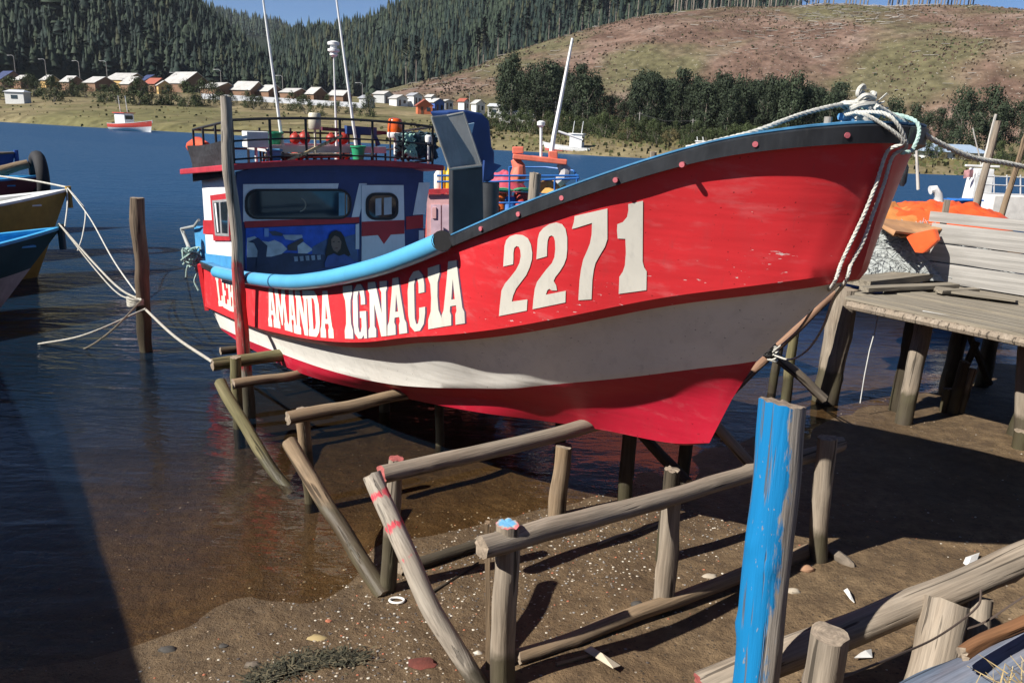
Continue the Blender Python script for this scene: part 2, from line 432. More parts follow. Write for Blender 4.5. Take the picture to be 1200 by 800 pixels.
hillA = Hill('wooded_hill', [(-750, -170), (-300, -140), (-80, -105), (60, -72), (150, -36), (215, 6), (240, 30), (262, 48), (292, 70), (326, 92), (352, 110), (372, 118)],
             [(-750, 70), (-300, 86), (0, 97), (200, 104), (372, 116)], [(-750, 330), (372, 400)], [(-750, 560), (100, 560), (372, 520)], FLOOR_F, 6)
hillD = Hill('distant_ridge', [(150, 0), (205, 8), (245, 22), (268, 27), (300, 34), (322, 38), (346, 48), (380, 52), (430, 60)],
             [(150, 100), (430, 118)], 1000, 1500, FLOOR_F, 8)
hillC = Hill('clearcut_hill', [(405, 121), (440, 107), (470, 100), (500, 92), (530, 86), (560, 79), (600, 63), (640, 48), (690, 33), (730, 22), (760, 16), (800, 12), (900, 10), (1000, 10), (1080, 10), (1140, 12), (1200, 17), (1350, 34), (1600, 70), (1900, 120)],
             [(405, 121), (500, 124), (620, 132), (800, 146), (1040, 160), (1200, 166), (1600, 184), (1900, 198)],
             [(405, 300), (620, 275), (1200, 262), (1900, 280)], [(405, 330), (600, 400), (800, 430), (1200, 430), (1900, 400)], CLEARCUT, 5)

# ------------------------------------------------------------------ air: thin pale haze over the whole valley
HZ = bpy.data.materials.new('valley_haze'); HZ.use_nodes = True; hn = HZ.node_tree.nodes; hn.remove(hn['Principled BSDF'])
pvn = hn.new('ShaderNodeVolumePrincipled'); pvn.inputs['Color'].default_value = (.80, .88, 1.0, 1); pvn.inputs['Density'].default_value = HAZE_D; pvn.inputs['Anisotropy'].default_value = .2
HZ.node_tree.links.new(pvn.outputs[0], hn['Material Output'].inputs['Volume'])
if HAZE_D > 0:
    hzm = MB(); hzm.box((0, 950, 135), (5200, 2300, 284)); tag(hzm.build('haze', HZ), kind='stuff')
# ------------------------------------------------------------------ trees
def leafmat(name, c, var=.45, rough=.75):
    t = NT(name); co = t.co()
    n = t.noise(co, .35, 4, .6); g = t.new('ShaderNodeObjectInfo')
    rp = t.ramp(n, [(.3, tuple(x * (1 - var) for x in c)), (.55, c), (.75, tuple(x * (1 + var) for x in c))])
    tw = t.math('ADD', .8, t.math('MULTIPLY', g.outputs['Random'], .45))
    cc = t.new('ShaderNodeCombineColor'); [t.link(tw, cc.inputs[i]) for i in range(3)]
    col = t.mix(1.0, rp, cc.outputs[0], 'MULTIPLY')
    return t.fin(col, rough, spec=.2)
PINE = leafmat('pine_needles', (.010, .020, .015)); PINE_PALE = leafmat('young_foliage', (.022, .034, .02))
PINE_OLIVE = leafmat('olive_needles', (.03, .034, .016)); EUC = leafmat('eucalyptus_leaves', (.03, .042, .022)); SHRUB = leafmat('shrub_leaves', (.045, .06, .022)); SHRUB_DRY = leafmat('dry_shrub_leaves', (.12, .1, .045))
BARK = paint('pale_bark', (.2, .17, .14), .9, .3, 2, .3, .5)
rng = np.random.default_rng(11)
def conifers(name, hill, n, xr, fr, h0, h1, label_mats, keep=None, broad=0.0):
    """a far wood that reads as one mass: thousands of ragged conical crowns in one mesh"""
    TV = []; TF = []; MI = []; off = 0; made = 0
    R = random.Random(hash(name) % 1000 if False else len(name))
    while made < n:
        x = R.uniform(*xr); f = R.uniform(*fr)
        if keep and not keep(x, f, R): continue
        made += 1
        p = hill.pt(x, f); h = (h0 + (h1 - h0) * R.random() ** 1.3) * (1.25 if R.random() < .06 else 1); r = h * R.uniform(.12, .2); mi = 1 if fbm((x * .02, f * 4, 3), 2) + R.uniform(-.35, .35) > .25 else (2 if R.random() < .22 else 0)
        tiers = 4; k = 6; jt = R.uniform(0, 6); rnd = broad and R.random() < broad
        if rnd: h *= .62; r = h * R.uniform(.3, .45); mi = 1 if R.random() < .6 else 0
        for ti in range(tiers):
            if rnd:
                z0 = h * (.1, .38, .62, .85)[ti]; rr = r * (.7, 1.05, .9, .5)[ti]; z1 = z0 + h * .38; ring = []
                for a in range(k):
                    an = jt + ti + 2 * PI * a / k; q = rr * R.uniform(.65, 1.25); ring.append((p.x + q * math.cos(an), p.y + q * math.sin(an), p.z + z0 + R.uniform(-.1, .1) * h))
                TV += ring; TV.append((p.x + R.uniform(-.4, .4) * rr, p.y + R.uniform(-.4, .4) * rr, p.z + z1))
                for a in range(k): TF.append((off + a, off + (a + 1) % k, off + k)); MI.append(mi)
                off += k + 1; continue
            z0 = h * (.12 + .2 * ti); z1 = h * (.12 + .2 * ti + .36 + (.08 if ti == tiers - 1 else 0)); rr = r * (1.05 - .24 * ti)
            ring = []
            for a in range(k):
                an = jt + ti + 2 * PI * a / k; q = rr * R.uniform(.6, 1.25)
                ring.append((p.x + q * math.cos(an), p.y + q * math.sin(an), p.z + z0 + R.uniform(-.06, .05) * h))
            TV += ring; TV.append((p.x + R.uniform(-.05, .05) * r, p.y, p.z + min(z1, h)))
            for a in range(k): TF.append((off + a, off + (a + 1) % k, off + k)); MI.append(mi)
            off += k + 1
    return tag(rawmesh(name, TV, TF, label_mats, False, MI), kind='stuff')
tag(conifers('pine_wood', hillB, 12000, (320, 930), (.02, 1.0), 9, 19, [PINE, PINE_PALE, PINE_OLIVE]), 'dense dark pine plantation covering the hill behind the bare slope', 'wood')
tag(conifers('hillside_wood', hillA, 9000, (-330, 360), (.03, 1.0), 5, 13, [PINE, PINE_PALE, PINE_OLIVE], lambda x, f, R: not (120 < x < 210 and .05 < f < .22 and R.random() < .6), .42), 'dark mixed wood on the steep hill above the village', 'wood')
tag(conifers('ridge_wood', hillD, 900, (180, 400), (.5, 1.0), 14, 24, [PINE, PINE_PALE, PINE_OLIVE]), 'hazy blue wood on the most distant ridge', 'wood')

def crown_mesh(seed, h, w, kind='tree'):
    """leaf clumps spread through the crown's volume with gaps between"""
    R = random.Random(seed); V = []; F = []
    cl = []
    nC = 46 if kind == 'tree' else 30
    for i in range(nC):
        if kind == 'tree':
            zz = h * (.16 + .84 * R.random() ** .85); env = w * .5 * (math.sin(PI * min(1, (zz / h - .08) / 1.0)) ** .55) * R.uniform(.55, 1.15)
        else:
            zz = h * R.random() * .95; env = w * .5 * math.sqrt(max(.05, 1 - (zz / h) ** 2)) * R.uniform(.6, 1.1)
        a = R.uniform(0, 2 * PI); q = env * math.sqrt(R.random())
        cl.append((q * math.cos(a), q * math.sin(a), zz, R.uniform(.09, .17) * (h if kind == 'tree' else w) * .9))
    for cx, cy, cz, cr in cl:
        for j in range(64):
            d = Vector((R.gauss(0, 1), R.gauss(0, 1), R.gauss(0, .9))).normalized() * cr * R.uniform(.5, 1.05)
            c = Vector((cx, cy, cz)) + d
            if c.z < .02: c.z = .02
            s = cr * R.uniform(.09, .2); a = Vector((R.gauss(0, 1), R.gauss(0, 1), R.gauss(0, 1))).normalized()
            b = a.cross(d).normalized() if a.cross(d).length > 1e-4 else Vector((1, 0, 0)); a2 = b.cross(d).normalized()
            o = len(V); V += [c + b * s, c + a2 * s * .7, c - b * s, c - a2 * s * .8]; F.append((o, o + 1, o + 2, o + 3))
    return V, F
def plant(name, seed, h, w, mat, kind, trunk_h=0, label=None, cat='tree', group=None):
    V, F = crown_mesh(seed, h, w, kind)
    e = empty(name); cr = rawmesh('crown' if kind == 'tree' else 'foliage', V, F, mat); cr.parent = e
    if kind == 'tree':
        m = MB(); R = random.Random(seed)
        m.tube([(0, 0, -.6), (.1, 0, h * .3), (R.uniform(-.3, .3), .1, h * .62), (R.uniform(-.3, .3), 0, h * .92)], [.28, .22, .14, .03], 6)
        for i in range(4):
            a = R.uniform(0, 6.3); z = h * R.uniform(.25, .6)
            m.tube([(0, 0, z), (w * .2 * math.cos(a), w * .2 * math.sin(a), z + h * .1), (w * .36 * math.cos(a), w * .36 * math.sin(a), z + h * .2)], [.1, .07, .02], 5)
        m.build('trunk', BARK, e, True)
    else:
        m = MB(); R = random.Random(seed)
        for i in range(3):
            a = R.uniform(0, 6.3); m.tube([(0, 0, -.2), (w * .12 * math.cos(a), w * .12 * math.sin(a), h * .3), (w * .25 * math.cos(a), w * .25 * math.sin(a), h * .6)], [.06, .045, .02], 5)
        m.build('stem', BARK, e, True)
    tag(e, label, cat, group); return e
def put(o, p, s=1.0, rz=0, sz=None):
    o.location = p; o.scale = (s, s, sz or s); o.rotation_euler = (0, 0, rz)
def bank_at(x, y):
    """pixel on the far bank -> ground point (search along the bank's depth)"""
    best = None
    for i in range(0, 101):
        f = 2.25 * i / 100; p = bank_pt(x, f); q = p - CP
        py = 400 - FPX * q.dot(CU) / q.dot(FW)
        if best is None or abs(py - y) < best[0]: best = (abs(py - y), p, f)
    return best[1]
R = random.Random(5)
# two groves of tall eucalyptus beyond the water
protos = [plant('eucalyptus_tree', 40 + i, 15, 8.5, EUC, 'tree', 3, None, 'tree') for i in range(4)]
spots = []
for i in range(30): spots.append((590 + 108 * (i + R.uniform(-.2, .5)) / 30, 141, R.uniform(1.05, 1.4), 0))
for i in range(80): spots.append((742 + 240 * (i + R.uniform(-.4, .6)) / 80, 151, R.uniform(1.0, 1.3), 1))
for i in range(12): spots.append((985 + 130 * (i + R.uniform(-.3, .5)) / 12, 166, R.uniform(.6, 1.0), 2))
for i in range(10): spots.append((1110 + 130 * (i + R.uniform(-.3, .5)) / 10, 172, R.uniform(.85, 1.4), 2))
for i in range(4): spots.append((706 + 36 * i / 4, 143, R.uniform(.7, .85), 3))
used = [0] * 4
LB = ['tall dark eucalyptus in the dense left grove beside the white riverside building', 'tall dark eucalyptus in the long dense grove right of the centre clearing',
      'dark eucalyptus of the looser stand behind the low white house', 'shorter eucalyptus in the gap between the two dense groves']
GB = ['eucalyptus trees of the left grove', 'eucalyptus trees of the long grove', 'eucalyptus trees behind the low house', 'short eucalyptus trees between the groves']
for i, (x, y, s, g) in enumerate(spots):
    k = i % 4; o = protos[k] if not used[k] else copy_tree(protos[k]); used[k] = 1
    p = bank_at(x, y + interp(x, BANKT) * 0 ) if False else bank_pt(x, R.uniform(1.04, 1.5))
    hgt = s; put(o, p, hgt * R.uniform(.42, .6), R.uniform(0, 6.3), hgt * R.uniform(.52, .68)); tag(o, LB[g], 'tree', GB[g])
# bushes: a hedge-like row below the village, scattered scrub on the nearer bank
bproto = [plant('shrub', 70 + i, 3.2, 4.6, SHRUB, 'bush', cat='shrub') for i in range(3)] + [plant('shrub', 80, 2.0, 4.0, SHRUB_DRY, 'bush', cat='shrub')]
used = [0] * 4; bs_ = []
for i in range(46):
    x = -120 + 560 * (i + R.random()) / 46; f = R.uniform(.98, 1.35)
    if 170 < x < 200: f = 1.05
    bs_.append((x, f, R.uniform(.85, 1.75) * (1.2 if 0 < x < 240 else .8), R.choice([0, 1, 2]), 0))
for i in range(170):
    x = 545 + 480 * (i + R.random()) / 170; bs_.append((x, R.uniform(.32, 1.08), R.uniform(.5, 1.05), R.choice([0, 1, 2, 2, 0, 1, 3]), 1))
for i in range(16):
    x = 1030 + 230 * (i + R.random()) / 16; bs_.append((x, R.uniform(.35, .95), R.uniform(.35, .8), R.choice([0, 1, 3]), 2))
LB = ['dark green bush in the thicket below the village houses', 'green scrub bush on the low bank in front of the groves', 'low bush on the grassy bank before the low white house']
GB = ['bushes below the village', 'scrub bushes on the low bank', 'low bushes by the white house']
for x, f, s, k, g in bs_:
    o = bproto[k] if not used[k] else copy_tree(bproto[k]); used[k] = 1
    put(o, bank_pt(x, f), s, R.uniform(0, 6.3), s * R.uniform(.8, 1.25)); tag(o, LB[g], 'shrub', GB[g])
# bare-stemmed pines left standing on the edge of the clear-cut and along its crest
def lone_pine(seed, h):
    R2 = random.Random(seed); e = empty('pine_tree'); m = MB()
    m.tube([(0, 0, -1), (0, 0, h * .5), (R2.uniform(-.2, .2), 0, h)], [.3, .24, .06], 5); m.build('trunk', BARK, e)
    V = []; F = []
    for i in range(90):
        z = h * (R2.uniform(.5, 1.02)); r = h * .09 * (1.15 - z / h) * 2.2; a = R2.uniform(0, 6.3)
        c = Vector((r * math.cos(a) * R2.random(), r * math.sin(a) * R2.random(), z)); s = R2.uniform(.5, 1.0)
        o = len(V); V += [c + Vector((s, 0, -.3 * s)), c + Vector((0, s, .2)), c - Vector((s, 0, .3 * s)), c - Vector((0, s, -.6 * s))]; F.append((o, o + 1, o + 2, o + 3))
    cr = rawmesh('crown', V, F, PINE); cr.parent = e; return e
lp = [lone_pine(i, 20) for i in range(3)]; used = [0] * 3
def lone(x, p, s, lab, grp, i):
    k = i % 3; o = lp[k] if not used[k] else copy_tree(lp[k]); used[k] = 1
    put(o, p, s, R.uniform(0, 6)); tag(o, lab, 'tree', grp)
i = 0
for j in range(90):
    x = 790 + 355 * (j + R.uniform(-.4, .4)) / 90
    if (980 < x < 990) or (1018 < x < 1036): continue
    lone(x, hillC.pt(x, R.uniform(.99, 1.04)), R.uniform(.9, 1.4), 'slender pine in the row along the crest of the bare hill', 'pines along the bare crest', i); i += 1
for x in (475, 487, 560, 566, 583, 596, 611, 617, 643, 655, 668, 682, 690, 702, 714, 722, 737, 748):
    lone(x, hillC.pt(x, 1.0) + Vector((0, 2, 0)), R.uniform(.7, 1.05), 'bare-stemmed pine at the edge where the wood meets the cleared slope', 'pines at the cleared edge', i); i += 1
# felled logs and brush left on the bare slope: nobody could count them
m = MB(); R = random.Random(8)
for j in range(620):
    x = R.gauss(1000, 55) if j % 2 else R.uniform(450, 1400); f = (R.uniform(.45, .9) + .0015 * (x - 1000)) if j % 2 else R.uniform(.05, .97)
    if not .02 < f < .98: continue
    p = hillC.pt(x, f)
    d = Vector((R.gauss(1, .3), R.gauss(.1, .5), R.gauss(.05, .1))).normalized() * R.uniform(.5, 2.2)
    m.tube([p - d + Vector((0, 0, .35)), p + d + Vector((0, 0, .35))], R.uniform(.06, .14), 4)
tag(m.build('felled_timber', paint('grey_timber', (.34, .31, .27), .9)), 'pale felled logs and branches scattered over the bare hillside', 'timber', kind='stuff')
V = []; F = []
for j in range(15000):
    x = R.uniform(430, 1400); f = R.uniform(.01, 1.0); 
    if fbm((x * .012, f * 5, 1), 3) < R.uniform(-.35, .5): continue
    p = hillC.pt(x, f); s = R.uniform(.2, .6)
    for a in (0, 1):
        an = R.uniform(0, 3.2); dx, dy = s * math.cos(an), s * math.sin(an); o = len(V)
        V += [(p.x - dx, p.y - dy, p.z - .2), (p.x + dx, p.y + dy, p.z - .2), (p.x + dx * .6, p.y + dy * .6, p.z + s), (p.x - dx * .7, p.y - dy * .7, p.z + s * .8)]; F.append((o, o + 1, o + 2, o + 3))
tag(rawmesh('brushwood', V, F, [leafmat('brush', (.15, .105, .07)), SHRUB], False, [0 if (i // 2) % 8 else 1 for i in range(len(F))]), 'brown and green brush regrowing over the bare hillside', 'brush', kind='stuff')
V = []; F = []
for j in range(9000):
    x = R.uniform(-250, 1500); f = R.uniform(.02, 1.1) ** 1.2
    if x < 480 and R.random() < .9: continue
    p = bank_pt(x, f); s = R.uniform(.12, .34); an = R.uniform(0, 3.2); dx, dy = s * math.cos(an), s * math.sin(an); o = len(V)
    V += [(p.x - dx, p.y - dy, p.z - .2), (p.x + dx, p.y + dy, p.z - .2), (p.x + dx * .5, p.y + dy * .5, p.z + s * 1.2), (p.x - dx * .9, p.y - dy * .9, p.z + s)]; F.append((o, o + 1, o + 2, o + 3))
tag(rawmesh('bank_grass', V, F, [SHRUB_DRY, leafmat('bank_tuft', (.085, .09, .035))], False, [i % 2 for i in range(len(F))]), 'rough dry grass on the far bank', 'grass', kind='stuff')
# ================================================================== the red boat on the slipway
def W(u, v, z): return FU * u + FV * v + Vector((0, 0, z))
def crom(pts, n):
    """smooth curve through pts, n points evenly spread along it"""
    P = [np.array(p, float) for p in pts]; P = [2 * P[0] - P[1]] + P + [2 * P[-1] - P[-2]]; out = []
    for i in range(1, len(P) - 2):
        for k in range(24):
            t = k / 24; a, b, c, d = P[i - 1], P[i], P[i + 1], P[i + 2]
            out.append(.5 * (2 * b + (c - a) * t + (2 * a - 5 * b + 4 * c - d) * t * t + (3 * b - a - 3 * c + d) * t ** 3))
    out.append(P[-2]); out = np.array(out)
    L = np.concatenate([[0], np.cumsum(np.linalg.norm(np.diff(out, axis=0), axis=1))]); q = L[-1] * (1 - (1 - np.linspace(0, 1, n)) ** 1.35)
    return np.stack([np.interp(q, L, out[:, k]) for k in range(3)], 1)
NS = 130
# (v along, b half-breadth, z) of the lines of the hull
SHEER = crom([(-12.0, 1.46, 1.37), (-10.45, 1.556, 1.505), (-8.17, 1.625, 1.814), (-6.97, 1.641, 2.045), (-5.93, 1.616, 2.319), (-5.31, 1.561, 2.529), (-4.64, 1.46, 2.803), (-4.25, 1.383, 2.97), (-3.94, 1.28, 3.101), (-3.616, 1.158, 3.234), (-3.344, 1.016, 3.345), (-3.056, .85, 3.446), (-2.81, .65, 3.51), (-2.62, .42, 3.55), (-2.53, .2, 3.565), (-2.505, 0, 3.565)], NS)
KN = crom([(-12.05, 1.38, .645), (-9.53, 1.547, .957), (-8.06, 1.577, 1.174), (-6.99, 1.571, 1.365), (-6.23, 1.511, 1.531), (-5.605, 1.417, 1.713), (-5.08, 1.319, 1.85), (-4.59, 1.165, 1.996), (-4.118, .998, 2.162), (-3.516, .717, 2.387), (-3.06, .452, 2.525), (-2.835, .27, 2.592), (-2.70, .12, 2.64), (-2.655, 0, 2.66)], NS)
LO = crom([(-11.95, 1.268, .368), (-9.93, 1.423, .658), (-8.07, 1.422, .881), (-7.085, 1.358, 1.001), (-6.40, 1.252, 1.096), (-5.85, 1.135, 1.206), (-5.34, .977, 1.323), (-4.98, .864, 1.411), (-4.69, .74, 1.505), (-4.116, .49, 1.687), (-3.61, .251, 1.864), (-3.38, .10, 1.94), (-3.29, 0, 1.973)], NS)
C1 = crom([(-11.95, 1.262, .362), (-9.9, 1.41, .6), (-8.05, 1.405, .80), (-7.05, 1.28, .925), (-6.06, 1.014, 1.057), (-5.51, .841, 1.153), (-4.85, .602, 1.272), (-4.26, .331, 1.465), (-3.79, .154, 1.587), (-3.54, .05, 1.63), (-3.46, 0, 1.64)], NS)
C2 = crom([(-11.95, 1.25, .33), (-10.3, 1.38, .5), (-8.2, 1.37, .69), (-6.5, 1.03, .885), (-5.6, .82, 1.0), (-5.0, .50, 1.05), (-4.5, .26, 1.09), (-3.95, .08, 1.14), (-3.62, 0.0, 1.24)], NS)
KL = crom([(-11.95, 0, .30), (-8, 0, .66), (-5.6, 0, .93), (-4.5, 0, 1.05), (-3.95, 0, 1.11), (-3.70, 0, 1.2)], NS)
KT = KN.copy(); KT[:, 2] += .06; KT[:, 1] += np.minimum(.08, KN[:, 1] * .35); KT[:, 0] += .03 * np.clip((.3 - KN[:, 1]) / .3, 0, 1)
hullrows = []                                             # (array of points, material of the strip that follows)
def between(a, b, n, mat, bulge=None, flare=None):
    for i in range(n):
        t = i / n; p = a * (1 - t) + b * t
        if flare is not None:
            k = flare * 4 * t * (1 - t); p = p.copy(); p[:, 1] = np.maximum(p[:, 1] - k * np.minimum(1, p[:, 1] / .3), p[:, 1] * .2)
        if bulge is not None: p = p.copy(); p[:, 1] = np.maximum(p[:, 1] + bulge * 4 * t * (1 - t), 0)
        hullrows.append((p, mat))
fl = np.interp(SHEER[:, 0], [-7, -4.5, -3.2, -2.5], [0, .0, .005, .0])
between(SHEER, KT, 10, 0, flare=fl)
hullrows.append((KT, 0))
fr_ = np.interp(KN[:, 0], [-12, -9, -6, -2.7], [.15, .16, .15, .12]); KI = KN.copy(); KI[:, 1] = np.maximum(KI[:, 1] - .02 - fr_ * np.maximum(KN[:, 1] - LO[:, 1], 0), 0) * (KN[:, 1] > .001); KI[:, 0] = KN[:, 0] - fr_ * np.maximum(KN[:, 0] - LO[:, 0], 0); KI[:, 2] = KN[:, 2] - .02; hullrows.append((KN, 1))
between(KI, LO, 8, 1, bulge=-.07 * np.maximum(KN[:, 1] - LO[:, 1], 0) * np.interp(KN[:, 0], [-11, -7], [.2, 1]))
between(LO, C1, 3, 2); between(C1, C2, 4, 2); between(C2, KL, 3, 2); hullrows.append((KL, 2))
ROT = [r[0] for r in hullrows]
def hull_material(name, c, chipc, chip_at=.6, streak=.25):
    t = NT(name); co = t.co((1, 1, 1))
    rot = (0, 0, -math.atan2(FV.y, FV.x))
    st = t.co((.35, 1.2, 1.6), rot); n1 = t.noise(co, .9, 4); n2 = t.noise(st, 6, 5, .65); n3 = t.noise(t.co((2.2, 2.2, .25), rot), 4, 5, .6)
    col = t.ramp(n1, [(.3, tuple(x * .86 for x in c)), (.7, tuple(min(1, x * 1.08) for x in c))])
    col = t.mix(t.ramp(n3, [(.5, 0.0), (.8, streak)]), col, tuple(x * .55 + .04 for x in c))
    # faded scuffs and paint knocked off: thick along the lip and the stem (mask R), sparse elsewhere
    fade = t.ramp(n2, [(.55, 0.0), (.8, .14)]); col = t.mix(fade, col, tuple(x * .55 + .28 for x in chipc))
    f = t.math('ADD', t.noise(t.co((.4, 1.3, 2.4), rot), 22, 4, .6), t.math('MULTIPLY', t.attr(0), .085))
    f = t.math('ADD', f, t.math('MULTIPLY', t.math('SUBTRACT', t.noise(co, 1.6, 3), .5), .2))
    ch = t.ramp(f, [(chip_at + .135, 0.0), (chip_at + .145, 1.0)])
    col = t.mix(t.math('MULTIPLY', ch, .9), col, chipc)
    sc = t.ramp(t.noise(t.co((.25, 1.5, 5), rot), 14, 3, .55), [(.7, 0.0), (.73, .35)]); col = t.mix(sc, col, tuple(x * .4 for x in c))
    plank = t.noise(t.co((.05, 1, 3.2), rot), 2.3, 2)
    run = t.ramp(t.noise(t.co((5, 5, .22), rot), 3.2, 4, .6), [(.62, 0.0), (.74, .32)]); col = t.mix(run, col, tuple(x * .5 + .035 for x in c))
    spot = t.ramp(t.noise(t.co((1.2, 1.2, 1.6), rot), 34, 2, .5), [(.72, 0.0), (.745, .8)]); col = t.mix(spot, col, tuple(x * .3 for x in c))
    h = t.math('ADD', t.math('MULTIPLY', n2, .3), t.math('ADD', t.math('MULTIPLY', ch, -.3), t.math('MULTIPLY', plank, 1.4)))
    return t.fin(col, t.math('ADD', .3, t.math('MULTIPLY', n2, .3)), t.bump(h, .22, .02), spec=.4)
RED = hull_material('hull_red', (.64, .030, .038), (.66, .55, .52), .635)
WHT = hull_material('hull_white', (.86, .83, .76), (.3, .25, .2), .7, .4)
BOT = hull_material('bottom_red', (.46, .012, .035), (.5, .28, .28), .72, .2)
boat = tag(empty('fishing_boat', W(UC, VO, .75)), 'big red and white wooden fishing boat numbered 2271 propped on the log slipway', 'boat')
hm = MB(); hm.a = []
def wear(r, j, p):
    q = 0
    if 8 <= r <= 11: q = 1.0 * sstep(-7.5, -4, p[0]) + .25
    if r < 11 and p[0] > -3.1: q = max(q, .62 * sstep(-3.1, -2.7, p[0]) * sstep(2.4, 2.6, p[2]) * sstep(3.25, 3.0, p[2]))
    return min(1, q)
for side in (-1, 1):
    base = len(hm.v); n = NS
    for r, row in enumerate(ROT):
        for j in range(NS):
            p = row[j]; hm.v.append(tuple(W(UC + side * p[1], p[0], p[2]))); hm.a.append((wear(r, j, p), 0, 0, 1))
    for r in range(len(ROT) - 1):
        for j in range(NS - 1):
            a = base + r * n + j; f = (a, a + 1, a + 1 + n, a + n)
            hm.f.append(f); hm.m.append(hullrows[r][1])
    # transom half
    tr = [base + r * n for r in range(len(ROT))]; c0 = len(hm.v)
    for r, row in enumerate(ROT): hm.v.append(tuple(W(UC, row[0][0], row[0][2]))); hm.a.append((0, 0, 0, 1))
    for r in range(len(ROT) - 1): hm.f.append((tr[r], tr[r + 1], c0 + r + 1, c0 + r)); hm.m.append(hullrows[r][1])
hull = hm.build('hull', [RED, WHT, BOT], boat, True, angle=28)
bm = bmesh.new(); bm.from_mesh(hull.data); bmesh.ops.remove_doubles(bm, verts=bm.verts, dist=.002); bmesh.ops.recalc_face_normals(bm, faces=bm.faces); bm.to_mesh(hull.data); bm.free()
hull.data.set_sharp_from_angle(angle=math.radians(26))
near = MB()
for r in range(len(ROT)):
    for j in range(NS): near.v.append(W(UC - ROT[r][j][1], ROT[r][j][0], ROT[r][j][2]))
for r in range(len(ROT) - 1):
    for j in range(NS - 1): near.f.append((r * NS + j, r * NS + j + 1, (r + 1) * NS + j + 1, (r + 1) * NS + j))
HB = BVHTree.FromPolygons(near.v, near.f)
def on_hull(x, y, off):
    d = ray(x, y); h = HB.ray_cast(CP, d)
    if h[0] is None:
        h = HB.find_nearest(CP + d * 9)
    n = h[1]; n = -n if n.dot(d) > 0 else n
    return h[0] + n * off
def inside(p, polys):
    c = False
    for P in polys:
        j = len(P) - 1
        for i in range(len(P)):
            if (P[i][1] > p[1]) != (P[j][1] > p[1]) and p[0] < (P[j][0] - P[i][0]) * (p[1] - P[i][1]) / (P[j][1] - P[i][1]) + P[i][0]: c = not c
            j = i
    return c
def glyph(polys, off=.004, step=4.0, th=0):
    """outline in pixels -> fine mesh lying on the planking"""
    pts = []; ed = []
    for P in polys:
        b = len(pts); Q = []
        for i in range(len(P)):
            a, c = P[i], P[(i + 1) % len(P)]; n = max(1, int(math.hypot(c[0] - a[0], c[1] - a[1]) / step))
            for k in range(n): Q.append((a[0] + (c[0] - a[0]) * k / n, a[1] + (c[1] - a[1]) * k / n))
        pts += Q; ed += [(b + i, b + (i + 1) % len(Q)) for i in range(len(Q))]
    xs = [p[0] for p in pts]; ys = [p[1] for p in pts]; y = min(ys) + 1.3
    while y < max(ys):
        x = min(xs) + 1.1
        while x < max(xs):
            if inside((x, y), polys) and min(abs(x - a) + abs(y - b) for a, b in pts) > 1.6: pts.append((x, y))
            x += step
        y += step
    r = delaunay_2d_cdt([Vector(p) for p in pts], ed, [], 0, 1e-4)
    vs, fs = r[0], r[2]; m = MB()
    keep = [f for f in fs if inside((sum(vs[i].x for i in f) / 3, sum(vs[i].y for i in f) / 3), polys)]
    m.add([on_hull(v.x, v.y, off) for v in vs], keep); return m
LETTER = paint('lettering_cream', (.66, .63, .55), .6, .06, 3, .05, .3)
SHADE = paint('lettering_shadow', (.14, .07, .13), .6, .06)
def zz(pts, x0, y0, s): return [(x0 + a / s, y0 + b / s) for a, b in pts]
two1 = [(100,460),(104,400),(108,340),(118,305),(140,283),(175,272),(215,276),(245,295),(262,330),(270,380),(268,420),(255,465),(235,510),(205,550),(175,590),(158,630),(150,665),(242,652),(238,718),(75,750),(80,690),(90,600),(110,560),(140,525),(175,480),(195,440),(203,400),(200,365),(192,345),(178,340),(165,352),(160,380),(160,415),(158,447)]
two2 = [(294,418),(298,360),(302,300),(312,262),(335,235),(370,212),(410,202),(445,212),(465,240),(475,290),(475,360),(470,410),(455,450),(430,490),(405,522),(395,545),(410,570),(415,600),(385,600),(370,590),(358,600),(350,625),(466,602),(464,670),(272,710),(276,660),(285,590),(298,550),(320,520),(350,480),(385,440),(400,405),(405,360),(403,310),(395,285),(382,278),(368,285),(360,310),(357,350),(356,400)]
seven = [(52,240),(64,200),(68,165),(260,120),(260,300),(245,345),(215,395),(190,440),(180,480),(172,540),(167,652),(90,657),(93,600),(97,540),(105,480),(118,420),(140,370),(158,325),(168,270),(170,205),(72,236)]
one = [(382,95),(468,75),(466,430),(475,465),(490,488),(488,598),(326,620),(330,520),(350,490),(362,455),(368,380),(365,298),(320,296),(316,250),(318,212),(350,200),(375,170),(383,130)]
for P, x0 in ((two1, 570), (two2, 570), (seven, 660), (one, 660)):
    glyph([zz(P, x0, 220, 5)]).build('painted_number', LETTER, boat)
